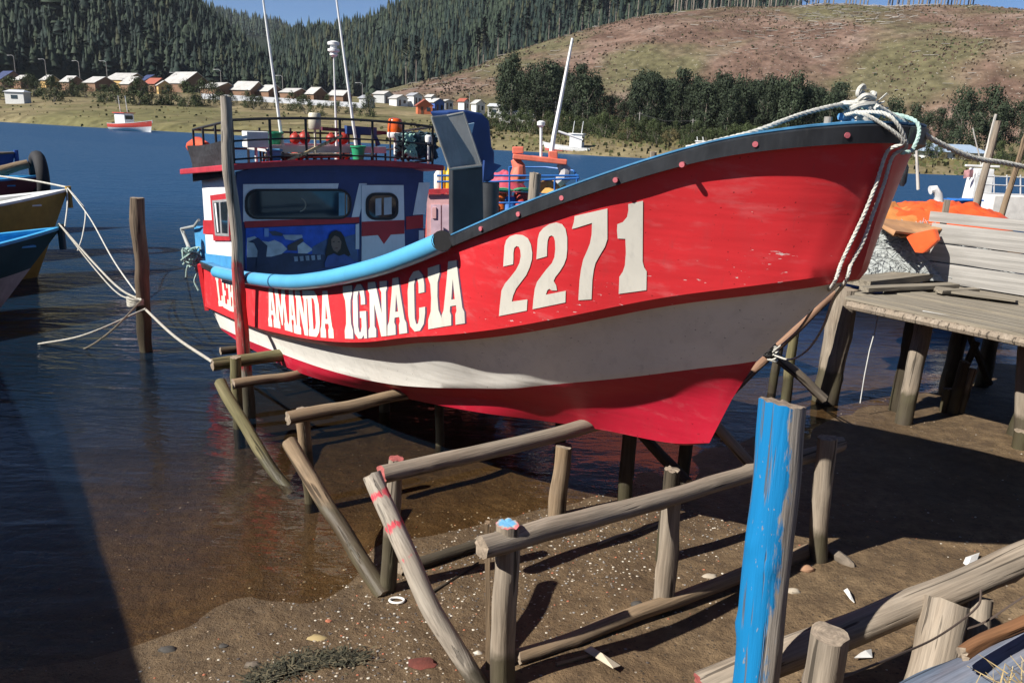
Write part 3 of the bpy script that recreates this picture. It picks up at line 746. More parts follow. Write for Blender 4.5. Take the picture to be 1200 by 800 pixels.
GL = dict(
 A=[[(.28,1),(.72,1),(.78,.75),(.92,.25),(1,.18),(1,0),(.6,0),(.6,.16),(.66,.22),(.64,.3),(.38,.3),(.36,.22),(.42,.16),(.42,0),(0,0),(0,.18),(.08,.25),(.22,.75)],[(.43,.4),(.59,.4),(.51,.72)]],
 M=[[(0,1),(.3,1),(.5,.5),(.7,1),(1,1),(1,.85),(.93,.78),(.93,.22),(1,.15),(1,0),(.66,0),(.66,.15),(.72,.2),(.72,.6),(.54,.1),(.46,.1),(.28,.6),(.28,.2),(.34,.15),(.34,0),(0,0),(0,.15),(.07,.22),(.07,.78),(0,.85)]],
 N=[[(0,1),(.38,1),(.7,.42),(.7,.8),(.62,.86),(.62,1),(1,1),(1,.86),(.94,.8),(.94,0),(.66,0),(.32,.6),(.32,.2),(.4,.14),(.4,0),(0,0),(0,.14),(.08,.2),(.08,.8),(0,.86)]],
 D=[[(0,1),(.65,1),(.88,.9),(1,.7),(1,.3),(.88,.1),(.65,0),(0,0),(0,.12),(.08,.18),(.08,.82),(0,.88)],[(.42,.85),(.58,.82),(.66,.7),(.66,.3),(.58,.18),(.42,.15)]],
 I=[[(0,1),(1,1),(1,.85),(.8,.72),(.75,.5),(.8,.28),(1,.15),(1,0),(0,0),(0,.15),(.2,.28),(.25,.5),(.2,.72),(0,.85)]],
 G=[[(.95,.62),(.62,.62),(.62,.75),(.55,.87),(.45,.87),(.37,.78),(.37,.22),(.45,.12),(.55,.12),(.63,.22),(.63,.38),(.52,.38),(.52,.5),(1,.5),(1,0),(.8,0),(.76,.06),(.6,0),(.35,0),(.1,.1),(0,.3),(0,.7),(.1,.9),(.35,1),(.65,1),(.88,.9),(.95,.72)]],
 C=[[(.95,.62),(.62,.62),(.62,.78),(.55,.88),(.45,.88),(.37,.78),(.37,.22),(.45,.12),(.55,.12),(.63,.22),(.63,.38),(.97,.38),(.97,.28),(.88,.1),(.65,0),(.35,0),(.1,.1),(0,.3),(0,.7),(.1,.9),(.35,1),(.65,1),(.88,.9),(.95,.75)]],
 L=[[(0,1),(.5,1),(.5,.86),(.4,.8),(.4,.18),(.7,.18),(.75,.35),(1,.35),(1,0),(0,0),(0,.14),(.1,.2),(.1,.8),(0,.86)]],
 E=[[(0,1),(1,1),(1,.68),(.78,.68),(.72,.84),(.4,.84),(.4,.58),(.62,.58),(.62,.42),(.4,.42),(.4,.16),(.72,.16),(.78,.33),(1,.33),(1,0),(0,0),(0,.12),(.1,.18),(.1,.82),(0,.88)]],
 B=[[(0,1),(.65,1),(.9,.9),(.95,.72),(.82,.54),(1,.38),(1,.18),(.85,.03),(.65,0),(0,0),(0,.12),(.1,.18),(.1,.82),(0,.88)],[(.4,.85),(.55,.82),(.6,.72),(.55,.6),(.4,.58)],[(.4,.46),(.58,.44),(.64,.3),(.58,.17),(.4,.14)]],
 U=[[(0,1),(.45,1),(.45,.88),(.38,.82),(.38,.25),(.5,.12),(.62,.25),(.62,.82),(.55,.88),(.55,1),(1,1),(1,.88),(.93,.82),(.93,.22),(.8,.05),(.5,0),(.2,.05),(.07,.22),(.07,.82),(0,.88)]])
def quadmap(polys, q):
    TL, TR, BR, BL = q; out = []
    for P in polys:
        Q = []
        for x, y in P:
            a = (BL[0] + (BR[0] - BL[0]) * x, BL[1] + (BR[1] - BL[1]) * x); b = (TL[0] + (TR[0] - TL[0]) * x, TL[1] + (TR[1] - TL[1]) * x)
            Q.append((a[0] + (b[0] - a[0]) * y, a[1] + (b[1] - a[1]) * y))
        out.append(Q)
    return out
words = [(300, 300, 7.27, [('A', (92,250),(160,262),(186,612),(112,597)), ('M', (160,262),(246,280),(290,640),(174,608)), ('A', (262,282),(338,290),(352,662),(290,640)), ('N', (336,290),(436,295),(456,680),(346,660)), ('D', (428,292),(532,296),(556,692),(456,680)), ('A', (542,296),(640,296),(668,700),(556,692))], 0),
         (395, 290, 6.667, [('I', (48,302),(120,292),(130,712),(66,710)), ('G', (124,292),(222,280),(238,708),(132,712)), ('N', (244,272),(392,258),(400,688),(250,704)), ('A', (408,245),(510,225),(552,665),(396,688)), ('C', (552,200),(690,165),(698,640),(562,662)), ('I', (712,160),(802,130),(822,618),(716,636)), ('A', (830,115),(978,90),(1002,590),(818,618))], 1),
         (225, 300, 8, [('L', (218,175),(275,190),(300,470),(255,470)), ('E', (272,190),(330,205),(355,510),(298,480)), ('B', (330,205),(395,222),(410,530),(350,510)), ('U', (395,222),(450,235),(470,550),(410,530))], 0)]
for x0, y0, s, ls, sh in words:
    for ch, *q in ls:
        P = [zz(p, x0, y0, s) for p in quadmap(GL[ch], q)]
        if sh: glyph([[(a + 1.5, b + .3) for a, b in p] for p in P], .002, 5).build('letter_outline', SHADE, boat)
        glyph(P, .005, 4).build('painted_letter', LETTER, boat)
# gunwale: dark rubbing band, blue cap, inner bulwark, deck
BLACK = paint('rail_black', (.022, .024, .028), .5, .3, 5, .15, .35); CAPB = paint('cap_blue', (.06, .22, .40), .5, .3, 5, .1, .45)
PIPE = paint('fender_pipe_blue', (.085, .34, .56), .35, .06, 2, .03, .22); PINK = paint('bolt_head_pink', (.42, .10, .12), .7)
def strip(curves, name, mat, parent, closed=True, side=(-1, 1), smooth=True, j0=0):
    m = MB()
    for sd in side:
        b = len(m.v); n = len(curves); k = len(curves[0]) - j0
        for c in curves: m.v += [tuple(W(UC + sd * p[1], p[0], p[2])) for p in c[j0:]]
        for r in range(n if closed else n - 1):
            for j in range(k - 1):
                a = b + r * k + j; c2 = b + ((r + 1) % n) * k + j; m.f.append((a, a + 1, c2 + 1, c2)); m.m.append(0)
        if closed: m.f.append(tuple(b + r * k for r in range(n))); m.m.append(0)
    return m.build(name, mat, parent, smooth, angle=35)
def offs(c, db, dz, dv=0):
    o = c.copy(); t = np.gradient(c, axis=0); nv = np.stack([-t[:, 1] * -1, -t[:, 0] * -1], 1)
    ln = np.hypot(t[:, 0], t[:, 1]) + 1e-9; o[:, 0] += db * (-t[:, 1] / ln) * 1 + dv; o[:, 1] += db * (t[:, 0] / ln); o[:, 2] += dz
    o[:, 1] = np.where(c[:, 1] < .02, np.maximum(o[:, 1], 0), o[:, 1]); return o
bandw = np.interp(SHEER[:, 0], [-12, -5, -4.2, -3.2, -2.5], [.07, .07, .076, .08, .095])
def dropz(c, k):
    o = c.copy(); o[:, 2] -= bandw * k; return o
OUT = offs(SHEER, .036, 0); INN = offs(SHEER, -.08, 0)
strip([OUT, offs(SHEER, .004, .012), dropz(offs(SHEER, -.02, 0), 1.0), dropz(offs(SHEER, .03, 0), 1.0)], 'rubbing_band', BLACK, boat)
strip([offs(SHEER, .02, .014), offs(SHEER, .02, .024), offs(SHEER, -.10, .024), offs(SHEER, -.10, -.02), offs(SHEER, -.02, -.02)], 'gunwale_cap', CAPB, boat)
def inrow(t, db):
    """line on the inside of the planking, t of the way down from rail to knuckle"""
    c = ROT[int(round(10 * t))].copy(); return offs(c, -db, 0)
bul = strip([offs(SHEER, -.06, -.02), inrow(.2, .06), inrow(.4, .06), inrow(.6, .06)], 'inner_bulwark', CAPB, boat, closed=False)
m = MB(); dk = inrow(.55, .05)
for j in range(NS): m.v += [tuple(W(UC - dk[j][1], dk[j][0], dk[j][2])), tuple(W(UC, dk[j][0], dk[j][2] + .05)), tuple(W(UC + dk[j][1], dk[j][0], dk[j][2]))]
for j in range(NS - 1):
    for k in (0, 1): a = j * 3 + k; m.f.append((a, a + 1, a + 4, a + 3)); m.m.append(0)
m.build('deck', paint('deck_grey_blue', (.12, .2, .27), .7), boat, True)
# short foredeck and stem head at the bow
m = MB(); fd = inrow(.1, .05)
J = [j for j in range(NS) if SHEER[j][0] > -3.6]
for j in J: m.v += [tuple(W(UC - fd[j][1], fd[j][0], fd[j][2])), tuple(W(UC, fd[j][0], fd[j][2] + .03)), tuple(W(UC + fd[j][1], fd[j][0], fd[j][2]))]
for i in range(len(J) - 1):
    for k in (0, 1): a = i * 3 + k; m.f.append((a, a + 1, a + 4, a + 3)); m.m.append(0)
m.build('foredeck', CAPB, boat, True)
m = MB(); m.tube([W(UC, -2.85, 3.2), W(UC, -2.84, 3.55), W(UC, -2.83, 3.64)], [.05, .05, .045], 10); m.bar(W(UC - .11, -2.84, 3.61), W(UC + .11, -2.84, 3.61), .022)
m.build('bow_bitt', paint('bitt_blue', (.07, .22, .42), .6), boat, True)
m = MB(); q = pu(971, 137, UC - .42); m.tube([q - Vector((0, 0, .10)), q], .022, 10); m.build('mooring_post', wood('grey_timber_small', [(.2, .18, .15), (.3, .27, .23), (.42, .39, .34)]), boat, True)
# light blue pipe fender along the working side
pipe = [];
for j in range(0, NS):
    p = SHEER[j]
    if -10.75 < p[0] < -4.93: pipe.append(W(UC - p[1] - .062, p[0], p[2] - .02))
e0 = W(UC - 1.517 - .062, -4.925, 2.665); pipe.append(e0)
m = MB(); m.tube(pipe, .076, 18, cap=False); m.build('fender_pipe', PIPE, boat, True)
m = MB(); d = (pipe[-1] - pipe[-2]).normalized(); m.tube([pipe[-1] + d * .004, pipe[-1] + d * .012], [.072, .077], 18); m.build('pipe_end_shade', paint('rubber_and_shade_black', (.006, .006, .007), .8), boat, True)  # black disc stands in for the shaded inside of the open pipe
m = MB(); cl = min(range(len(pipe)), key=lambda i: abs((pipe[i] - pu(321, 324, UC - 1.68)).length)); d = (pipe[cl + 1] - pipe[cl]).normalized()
m.tube([pipe[cl] - d * .02, pipe[cl] + d * .02], .08, 18); m.build('pipe_shadow_ring', paint('shadow_ring_navy', (.02, .1, .2), .6), boat, True)  # dark ring standing in for the tall pole's shadow on the pipe
for x, y in ((563, 268), (607, 251), (658, 232), (721, 211), (799, 193), (890, 176), (992, 157)):
    j = min(range(NS), key=lambda j: (W(UC - OUT[j][1], OUT[j][0], OUT[j][2] - .06) - CP).normalized().dot(ray(x, y)) * -1)
    p = W(UC - OUT[j][1], OUT[j][0], OUT[j][2]); p = pu(x, y, p.dot(FU) - .006) if x < 850 else (p - Vector((0, 0, bandw[j] * .5)))
    m = MB(); n = (CP - p); t = W(0, OUT[min(j + 1, NS - 1)][0] - OUT[j - 1][0], 0) - FU * (OUT[min(j + 1, NS - 1)][1] - OUT[j - 1][1])
    nn = t.cross(Vector((0, 0, 1))).normalized(); nn = nn if nn.dot(n) > 0 else -nn
    R3 = nn.to_track_quat('Z', 'Y').to_matrix(); m.lathe([(.016, -.05), (.016, .003), (.012, .003), (.0, .004)], p, 12, axis=R3); m.build('bolt_head', PINK, boat, True)
# stern corner plank and rudder-side timber
m = MB(); p0, p1 = W(UC - 1.475, -11.98, 1.36), W(UC - 1.40, -12.02, .66); m.beam(p0, p1, .06, .16); m.build('corner_plank', RED, boat)

# ------------------------------------------------------------------ cabin
CV = -10.3
NAVY = paint('cabin_navy', (.025, .045, .15), .5); CWHT = paint('cabin_white', (.68, .68, .7), .5, .06, 4, .05, .25); CRED = paint('cabin_red', (.42, .022, .03), .5)
CBLUE = paint('cabin_blue', (.06, .26, .5), .5); GLASS = NT('dark_glass').fin((.012, .02, .03), .06, spec=.8); TRIM = paint('window_rubber', (.012, .012, .015), .6); ALU = paint('aluminium', (.62, .62, .62), .35, .1, metallic=.6)
ROOFC = paint('roof_red', (.40, .03, .045), .5, .15, 4, .1, .3)
def zt(v): return .09 * (v - CV)
uL, uR = UC - 1.40, UC + 1.28
m = MB()
def wallq(u0, v0, u1, v1, z0, z1, th=.05):
    a, b = W(u0, v0, 0), W(u1, v1, 0); d = (b - a).normalized(); n = Vector((-d.y, d.x, 0)) * th; vs = []
    for q in (a, b, b + n, a + n):
        pass
    za, zb = zt(v0), zt(v1)
    vs = [a + Vector((0, 0, z0 + za)), b + Vector((0, 0, z0 + zb)), b + n + Vector((0, 0, z0 + zb)), a + n + Vector((0, 0, z0 + za)),
          a + Vector((0, 0, z1 + za)), b + Vector((0, 0, z1 + zb)), b + n + Vector((0, 0, z1 + zb)), a + n + Vector((0, 0, z1 + za))]
    return vs, [(3, 2, 1, 0), (4, 5, 6, 7), (0, 1, 5, 4), (1, 2, 6, 5), (2, 3, 7, 6), (3, 0, 4, 7)]
vA = -11.95
m.add(*wallq(uL, CV, uR, CV, .85, 2.78, .05)); m.prism([(0, 0)] + [((uR - uL) * i / 12, .055 * (1 - (i / 6 - 1) ** 2) + .035) for i in range(1, 12)] + [(uR - uL, 0)], W(uL, CV, 2.781), FU, (0, 0, 1), -FV, .05); cw = m.build('cabin_front_wall', NAVY, boat)
m = MB(); m.add(*wallq(uL, vA, uL, CV - .052, .85, 2.74, .05)); m.add(*wallq(uR - .05, vA, uR - .05, CV - .052, .85, 2.74, .05)); m.add(*wallq(uL + .052, vA, uR - .1, vA, .85, 2.74, .05))
cs = m.build('cabin_side_wall', CWHT, boat)
def wp(px, off=.008, th=.01, u=None):
    """pixel outline laid on the cabin front, as a thin board"""
    P = [pv(x, y, CV + off) for x, y in px]; mm = MB(); n = len(P); Q = [p - FV * th for p in P]
    mm.add(P + Q, [tuple(range(n)), tuple(reversed(range(n, 2 * n)))] + [(i, (i + 1) % n, (i + 1) % n + n, i + n) for i in range(n)]); return mm
def rr(x0, y0, x1, y1, r, n=5):
    P = []
    for cx, cy, a0 in ((x1 - r, y0 + r, -90), (x1 - r, y1 - r, 0), (x0 + r, y1 - r, 90), (x0 + r, y0 + r, 180)):
        for k in range(n + 1):
            a = math.radians(a0 + 90 * k / n); P.append((cx + r * math.cos(a), cy + r * math.sin(a)))
    return P
for P in ([(285, 216), (397, 215), (388, 259), (285, 260)], [(421, 215), (430, 215), (421, 254), (412, 255)], [(491, 214), (504, 214), (498, 251), (484, 252)], [(491, 270), (497, 270), (497, 300), (491, 302)]):
    wp(P, .006).build('white_stripe', CWHT, boat)
wp([(287, 259.5), (421, 254.5), (421, 261), (287, 267)], .012).build('red_stripe', CRED, boat)
wp([(476, 254), (496, 252), (496, 267), (476, 269)], .012).build('red_stripe', CRED, boat)
door = wp([(424, 217), (473, 217), (475, 309), (424, 318)], .02, .03).build('cabin_door', CWHT, boat)
wp([(424, 260), (474, 258), (474, 274), (458, 275), (450, 286), (443, 275.5), (424, 277)], .026).build('door_stripe', CRED, door)
wp(rr(429, 226, 467, 258, 11), .034, .016).build('window_frame', TRIM, door); wp(rr(432, 229, 464, 255, 9), .038, .008).build('window_pane', GLASS, door)
wp([(440, 233), (447, 232), (447, 252), (440, 253)], .041, .002).build('curtain', paint('curtain_grey', (.4, .42, .45), .9), door)
wp([(450, 232), (459, 231), (459, 251), (450, 252)], .041, .002).build('curtain', paint('curtain_grey', (.4, .42, .45), .9), door)
wp([(417, 263), (421, 262), (421, 292), (417, 292)], .03, .02).build('door_hinge', CWHT, boat)
fw_ = wp(rr(287, 221.5, 412, 257, 14), .016, .02).build('front_window', TRIM, boat)
wp(rr(290, 224, 409.5, 255, 12), .021, .008).build('window_pane', GLASS, fw_)
wp([(397, 226), (404, 226), (404, 252), (397, 253)], .024, .002).build('curtain', paint('curtain_blue', (.16, .3, .38), .9), fw_)
wp([(405.5, 228), (407, 229), (407, 250), (405.5, 251)], .024, .002).build('curtain', paint('curtain_blue', (.16, .3, .38), .9), fw_)
ring = [(350 + 9 * math.cos(a), 240 + 8.5 * math.sin(a)) for a in np.linspace(-1.2, 1.4, 9)] + [(350 + 7.6 * math.cos(a), 240 + 7.4 * math.sin(a)) for a in np.linspace(1.4, -1.2, 9)]
wp(ring, .024, .002).build('wheel_rim', paint('wheel_wood', (.25, .23, .18), .6), fw_)
# the painted panel: a hill town under a blue sky, and a long-haired figure
def flat(n, c): return paint(n, c, .45, .2, 7, .03, .2)
mur = wp([(288, 267.5), (419, 262.5), (420, 312), (288, 322)], .010, .012).build('mural_panel', flat('mural_sky', (.02, .10, .55)), boat)
def mp(px, c, nm, k): wp(px, .013 + .0012 * k, .001).build(nm, flat(nm + str(k), c), mur)
zq = lambda pts: [(270 + a / 6.67, 210 + b / 6.67) for a, b in pts]
mp(zq([(640,530),(740,475),(800,440),(900,450),(985,425),(1000,640),(640,660)]), (.07, .12, .25), 'mural_hills', 0)
mp(zq([(125,600),(450,575),(730,590),(800,620),(980,640),(900,680),(500,725),(125,745)]), (.025, .04, .10), 'mural_ground', 1)
mp(zq([(130,460),(190,445),(235,480),(300,490),(345,475),(400,500),(445,545),(400,585),(320,605),(130,610)]), (.5, .55, .6), 'mural_houses', 2)
mp(zq([(525,520),(570,490),(635,540),(640,555),(600,580),(530,580)]), (.5, .55, .6), 'mural_houses', 3)
mp(zq([(445,520),(560,460),(575,480),(525,520),(520,560),(450,555)]), (.07, .06, .07), 'mural_roof', 4)
mp(zq([(300,410),(350,405),(410,425),(405,445),(330,440)]), (.05, .06, .1), 'mural_roof', 5)
mp(zq([(410,435),(560,435),(565,455),(500,480),(430,470)]), (.4, .45, .55), 'mural_houses', 6)
mp(zq([(140,490),(215,455),(290,520),(280,600),(300,660),(200,700),(215,560),(185,500)]), (.02, .035, .09), 'mural_tree', 7)
for i in range(5): mp(zq([(495 + i * 45, 605 - i * 3), (525 + i * 45, 603 - i * 3), (528 + i * 45, 640 - i * 3), (502 + i * 45, 643 - i * 3)]), (.28, .34, .45), 'mural_fence', 8 + i)
mp(zq([(265,385),(300,385),(300,450),(265,450)]), (.18, .3, .55), 'mural_tower', 13)
mp(zq([(740,590),(760,500),(770,440),(790,412),(825,400),(865,412),(890,450),(910,520),(940,590),(900,620),(760,620)]), (.012, .010, .012), 'mural_hair', 14)
mp(zq([(788,470),(815,440),(850,455),(868,490),(862,540),(835,575),(805,555),(790,515)]), (.2, .13, .1), 'mural_face', 15)
mp(zq([(735,660),(760,600),(810,580),(850,600),(890,585),(950,620),(975,650),(870,680),(740,690)]), (.05, .09, .3), 'mural_shawl', 16)
mp(zq([(800,487),(815,482),(816,490),(802,494)]), (.02, .015, .015), 'mural_eye', 17); mp(zq([(840,486),(855,488),(853,496),(840,493)]), (.02, .015, .015), 'mural_eye', 18)
mp(zq([(818,535),(842,535),(838,543),(822,543)]), (.1, .04, .04), 'mural_mouth', 19)
# side window, red and blue bands of the near side wall
def sp(px, off, th=.012):
    P = [pu(x, y, uL - off) for x, y in px]; mm = MB(); n = len(P); Q = [p + FU * th for p in P]
    mm.add(P + Q, [tuple(range(n)), tuple(reversed(range(n, 2 * n)))] + [(i, (i + 1) % n, (i + 1) % n + n, i + n) for i in range(n)]); return mm
sp([(238, 258), (282, 258), (282, 276), (238, 274)], .010).build('red_stripe', CRED, boat)
sp([(240, 297), (283, 302), (283, 318), (242, 312)], .010).build('blue_skirt', CBLUE, boat)
sw = sp([(246, 229), (268, 226), (269, 282), (250, 282)], .022, .03).build('side_window', CRED, boat)
sp([(248.5, 235), (267.5, 233), (268, 277), (252, 276)], .028).build('window_frame', ALU, sw)
sp([(250, 237.5), (256, 237), (258, 273), (253.5, 273)], .032).build('window_pane', GLASS, sw); sp([(258, 237), (266.5, 236), (266.5, 273.5), (260, 273)], .032).build('window_pane', GLASS, sw)
sp([(251, 238), (253, 238), (256, 272), (254.5, 272)], .034, .002).build('curtain', paint('curtain_white', (.6, .6, .6), .9), sw)
# roof with overhang and slight camber
m = MB(); ru0, ru1, rv0, rv1 = UC - 1.63, UC + 1.5, -12.2, CV + .22; N = 12; vs = []
for s in (0, 1):
    for v in (rv0, rv1):
        for i in range(N + 1):
            t = i / N; u = ru0 + (ru1 - ru0) * t; z = 2.755 + .075 * (1 - (2 * t - 1) ** 2) + .035 + zt(v) + (.075 if s else 0); vs.append(W(u, v, z))
k = N + 1; fs = []
for i in range(N):
    fs += [(i, i + 1, k + i + 1, k + i), (2 * k + i, 3 * k + i, 3 * k + i + 1, 2 * k + i + 1), (i, 2 * k + i, 2 * k + i + 1, i + 1), (k + i, k + i + 1, 3 * k + i + 1, 3 * k + i)]
fs += [(0, k, 3 * k, 2 * k), (N, 2 * k + N, 3 * k + N, k + N)]
m.add(vs, fs); roof = m.build('roof', ROOFC, boat, bevel=.012)
def zr(u, v): t = (u - ru0) / (ru1 - ru0); return 2.832 + .075 * (1 - (2 * t - 1) ** 2) + .035 + zt(v)
# rail round the roof
IRON = paint('rail_iron', (.018, .018, .02), .55, .3)
m = MB(); RV = CV + .12; a0, a1 = UC - 1.46, UC + 1.36; H = .52
def rp(u, v, h): return W(u, v, zr(u, v) + h)
for h in (H, H * .52, .05):
    m.tube([rp(a0, -12.0, h), rp(a0, RV, h), rp(a0 + .02, RV, h)] , .017, 6)
    m.tube([rp(a0 + (a1 - a0) * i / 10, RV, h) for i in range(11)], .019 if h == H else .013, 6)
    m.tube([rp(a1, RV, h), rp(a1, -12.0, h), rp(a0, -12.0, h)], .017, 6)
for u in np.linspace(a0, a1, 7): m.bar(rp(u, RV, -.02), rp(u, RV, H), .018, 6); m.bar(rp(u, -12.0, -.02), rp(u, -12.0, H), .016, 6)
for v in (-11.5, -10.9): m.bar(rp(a0, v, -.02), rp(a0, v, H), .016, 6); m.bar(rp(a1, v, -.02), rp(a1, v, H), .016, 6)
m.build('roof_rail', IRON, boat, True)
# whips, light mast, beacon
MWHITE = paint('mast_white', (.72, .72, .7), .4, .05)
def mast(nm, base, tip, r, v): m = MB(); a, b = pv(*base, v), pv(*tip, v); a = W(a.dot(FU), v, zr(a.dot(FU), v) - .02); m.tube([a, a.lerp(b, .3), b], [r * 1.5, r, r * .55], 8); m.tube([a, a + Vector((0, 0, .22))], r * 2.2, 8); return m.build(nm, MWHITE, boat, True)
mast('whip_antenna', (334, 190), (303, -40), .02, -10.8); mast('whip_antenna', (420, 185), (389, -40), .02, -10.8)
lm = mast('light_mast', (395, 190), (391, 64), .016, -11.3); p = pv(391, 62, -11.3)
m = MB(); m.lathe([(.03, -.06), (.06, -.03), (.05, 0), (.085, .02), (.085, .05), (.05, .055), (.05, .1), (.085, .105), (.085, .14), (.03, .16)], p, 14); m.build('lamp_housing', MWHITE, lm, True)
m = MB(); p = pv(369, 152, -10.6); b = W(p.dot(FU), -10.6, zr(p.dot(FU), -10.6)); m.bar(b, p, .016, 6); m.lathe([(.07, 0), (.085, .02), (.085, .2), (.07, .22)], p, 14); m.build('radar_reflector', paint('beige_plastic', (.45, .42, .33), .5), boat, True)
m = MB(); p = pv(463, 160, -10.6); b = W(p.dot(FU), -10.6, zr(p.dot(FU), -10.6)); m.bar(b, p, .02, 8); m.lathe([(.1, -.02), (.115, .0), (.115, .05), (.10, .06)], p, 16); bc = m.build('beacon_base', MWHITE, boat, True)
m = MB(); m.lathe([(.105, .055), (.11, .1), (.10, .22), (.085, .245), (.03, .26)], p, 16)
t = NT('orange_lens'); t.b.inputs['Transmission Weight'].default_value = .25; m.build('beacon_lens', t.fin((.85, .13, .015), .2, spec=.6), bc, True)
m = MB(); p = pv(502, 165, -10.3); b = W(p.dot(FU), -10.3, zr(p.dot(FU), -10.3)); m.bar(b, p, .02, 6); m.lathe([(.045, -.02), (.05, 0), (.05, .06), (.03, .08)], p, 12); m.build('deck_lamp', MWHITE, boat, True)
# antenna cross bar with navy fittings behind the rail
m = MB(); a, b = pv(377, 151, -10.9), pv(452, 156, -10.9); m.beam(a, b, .05, .05); m.build('antenna_bar', paint('maroon_bar', (.12, .02, .04), .6), boat)
m = MB(); m.beam(pv(405, 152, -10.85), pv(440, 154, -10.85), .09, .11); m.bar(pv(420, 150, -10.85), pv(421, 185, -10.85), .03); m.bar(pv(436, 152, -10.85), pv(444, 170, -10.85), .03); m.build('bar_bracket', paint('bracket_navy', (.02, .05, .16), .5), boat, True)
# tray on the roof behind the rail
m = MB(); tv = -10.62; a, b = pv(313, 172, tv), pv(452, 176, tv); za = min(a.z, b.z)
m.beam(W(a.dot(FU), tv, za), W(b.dot(FU), tv, za), .03, .09); m.beam(W(a.dot(FU), tv - .8, za), W(b.dot(FU), tv - .8, za), .03, .09)
m.beam(W(a.dot(FU) + .02, tv - .02, za - .03), W(a.dot(FU) + .02, tv - .78, za - .03), .03, .03); m.build('roof_tray', paint('tray_white', (.55, .55, .52), .6), boat)
for i in range(9):
    u = a.dot(FU) + (b.dot(FU) - a.dot(FU)) * i / 8
    for vv in (tv - .01, tv - .79): m = MB(); m.beam(W(u, vv, zr(u, vv) - .02), W(u, vv, za - .045), .025, .03); m.build('tray_leg', IRON, boat)
# tall folded-steel hauler chute on the foredeck, with its blue hood
STEEL = paint('galvanised_steel', (.30, .30, .28), .5, .2, 3, .08, .45, metallic=.35); DST = paint('dark_steel', (.045, .048, .053), .5, .2, 3, .1, .4, metallic=.3); HOOD = paint('hood_blue', (.02, .05, .17), .5, .2, 3, .1, .35)
PCH = -6.35
def up(px, v, back=0): return [pv(x, y, v) for x, y in px]
def plate(m, px, v, th):
    P = up(px, v); Q = [p - FV * th for p in P]; n = len(P)
    m.add(P + Q, [tuple(range(n)), tuple(reversed(range(n, 2 * n)))] + [(i, (i + 1) % n, (i + 1) % n + n, i + n) for i in range(n)])
m = MB(); plate(m, [(530, 198), (566, 196), (568, 310), (530, 310)], PCH, .07); m.build('chute_panel', DST, boat, bevel=.012)
m = MB()
A_, B_, C_, D_ = pv(506, 138, PCH - .05), pv(543, 132, PCH - .05), pv(564, 194, PCH + .04), pv(527, 198, PCH + .04)
E_, F_ = pv(523, 136, PCH - .10), pv(545, 196, PCH - .01)
m.add([A_, E_, F_, D_], [(0, 1, 2, 3)]); m.add([E_, B_, C_, F_], [(0, 1, 2, 3)])
for P in ((A_, D_), (B_, C_)): m.bar(P[0], P[1], .012, 6)
m.bar(D_, C_, .014, 6); m.bar(A_, E_, .012, 6); m.bar(E_, B_, .012, 6)
ct = m.build('chute_trough', STEEL, boat); sol = ct.modifiers.new('thickness', 'SOLIDIFY'); sol.thickness = .008
m = MB(); plate(m, [(524, 131), (546, 129), (566, 133), (574, 142), (577, 172), (580, 178), (580, 210), (572, 214), (566, 208), (555, 198), (535, 150)], PCH - .24, .34); m.build('chute_hood', HOOD, boat, bevel=.02)
m = MB(); plate(m, [(568, 188), (588, 194), (566, 214)], PCH - .1, .03); m.build('hood_wing', HOOD, boat)
m = MB(); plate(m, [(547, 146), (556, 144), (553, 157)], PCH - .2, .02); m.build('hood_patch', paint('pale_blue', (.35, .5, .62), .5), boat)
m = MB(); q = pv(574, 214, PCH - .3); m.tube([q, W(q.dot(FU), PCH - .3, 1.6)], .10, 10); m.build('hood_post', DST, boat, True)
# blue stern locker, davit
m = MB(); a = pu(221, 268, uL - .0); 
P = [pu(x, y, uL + .05) for x, y in ((227, 265), (243, 267), (246, 304), (230, 302))]; Q = [p + FU * .5 for p in P]
m.add(P + Q, [(0, 1, 2, 3), (7, 6, 5, 4), (0, 4, 5, 1), (1, 5, 6, 2), (2, 6, 7, 3), (3, 7, 4, 0)]); m.build('stern_locker', CBLUE, boat, bevel=.015)
m = MB(); m.tube([pu(x, y, uL - .02) for x, y in ((231, 318), (222, 290), (213, 268), (228, 265), (233, 258))], .022, 8); m.bar(pu(213, 268, uL), pu(222, 292, uL), .03); m.build('stern_davit', paint('pipe_grey', (.3, .31, .3), .5), boat, True)

# ------------------------------------------------------------------ loose things carried on the cabin roof and bow
def loose(mb, nm, mat, label, cat, group=None, smooth=False, bevel=0):
    c = Vector((sum(v[0] for v in mb.v) / len(mb.v), sum(v[1] for v in mb.v) / len(mb.v), min(v[2] for v in mb.v)))
    return tag(mb.build(nm, mat, None, smooth, bevel, loc=c), label, cat, group)
ORANGE = paint('crate_orange', (.62, .085, .03), .5, .15, 6, .1, .3); GREENP = paint('tub_green', (.02, .30, .14), .45); WHITEP = paint('box_white', (.68, .68, .66), .5); REDB = paint('buoy_red', (.42, .04, .025), .5, .2, 8, .1, .4)
def crate(c, d, nm, mat, lab, cat='crate', rz=A36 - PI / 2 * 0):
    e = tag(empty(nm, c, rz), lab, cat); w2, d2, h = d[0] / 2, d[1] / 2, d[2]
    m = MB(); m.box((0, 0, .012), (d[0], d[1], .024)); m.build('base', mat, e)
    for sx in (-1, 1):
        m = MB()
        for k in range(4): m.box((sx * (w2 - .012), 0, .03 + h * (k + .5) / 4 * .96), (.022, d[1], h / 4 * .8))
        for y in (-d2 + .03, d2 - .03): m.box((sx * (w2 + .0), y, h / 2 + .01), (.03, .04, h))
        m.build('side_panel', mat, e)
        m = MB()
        for k in range(4): m.box((0, sx * (d2 - .012), .03 + h * (k + .5) / 4 * .96), (d[0] - .05, .022, h / 4 * .8))
        m.build('end_panel', mat, e)
    return e
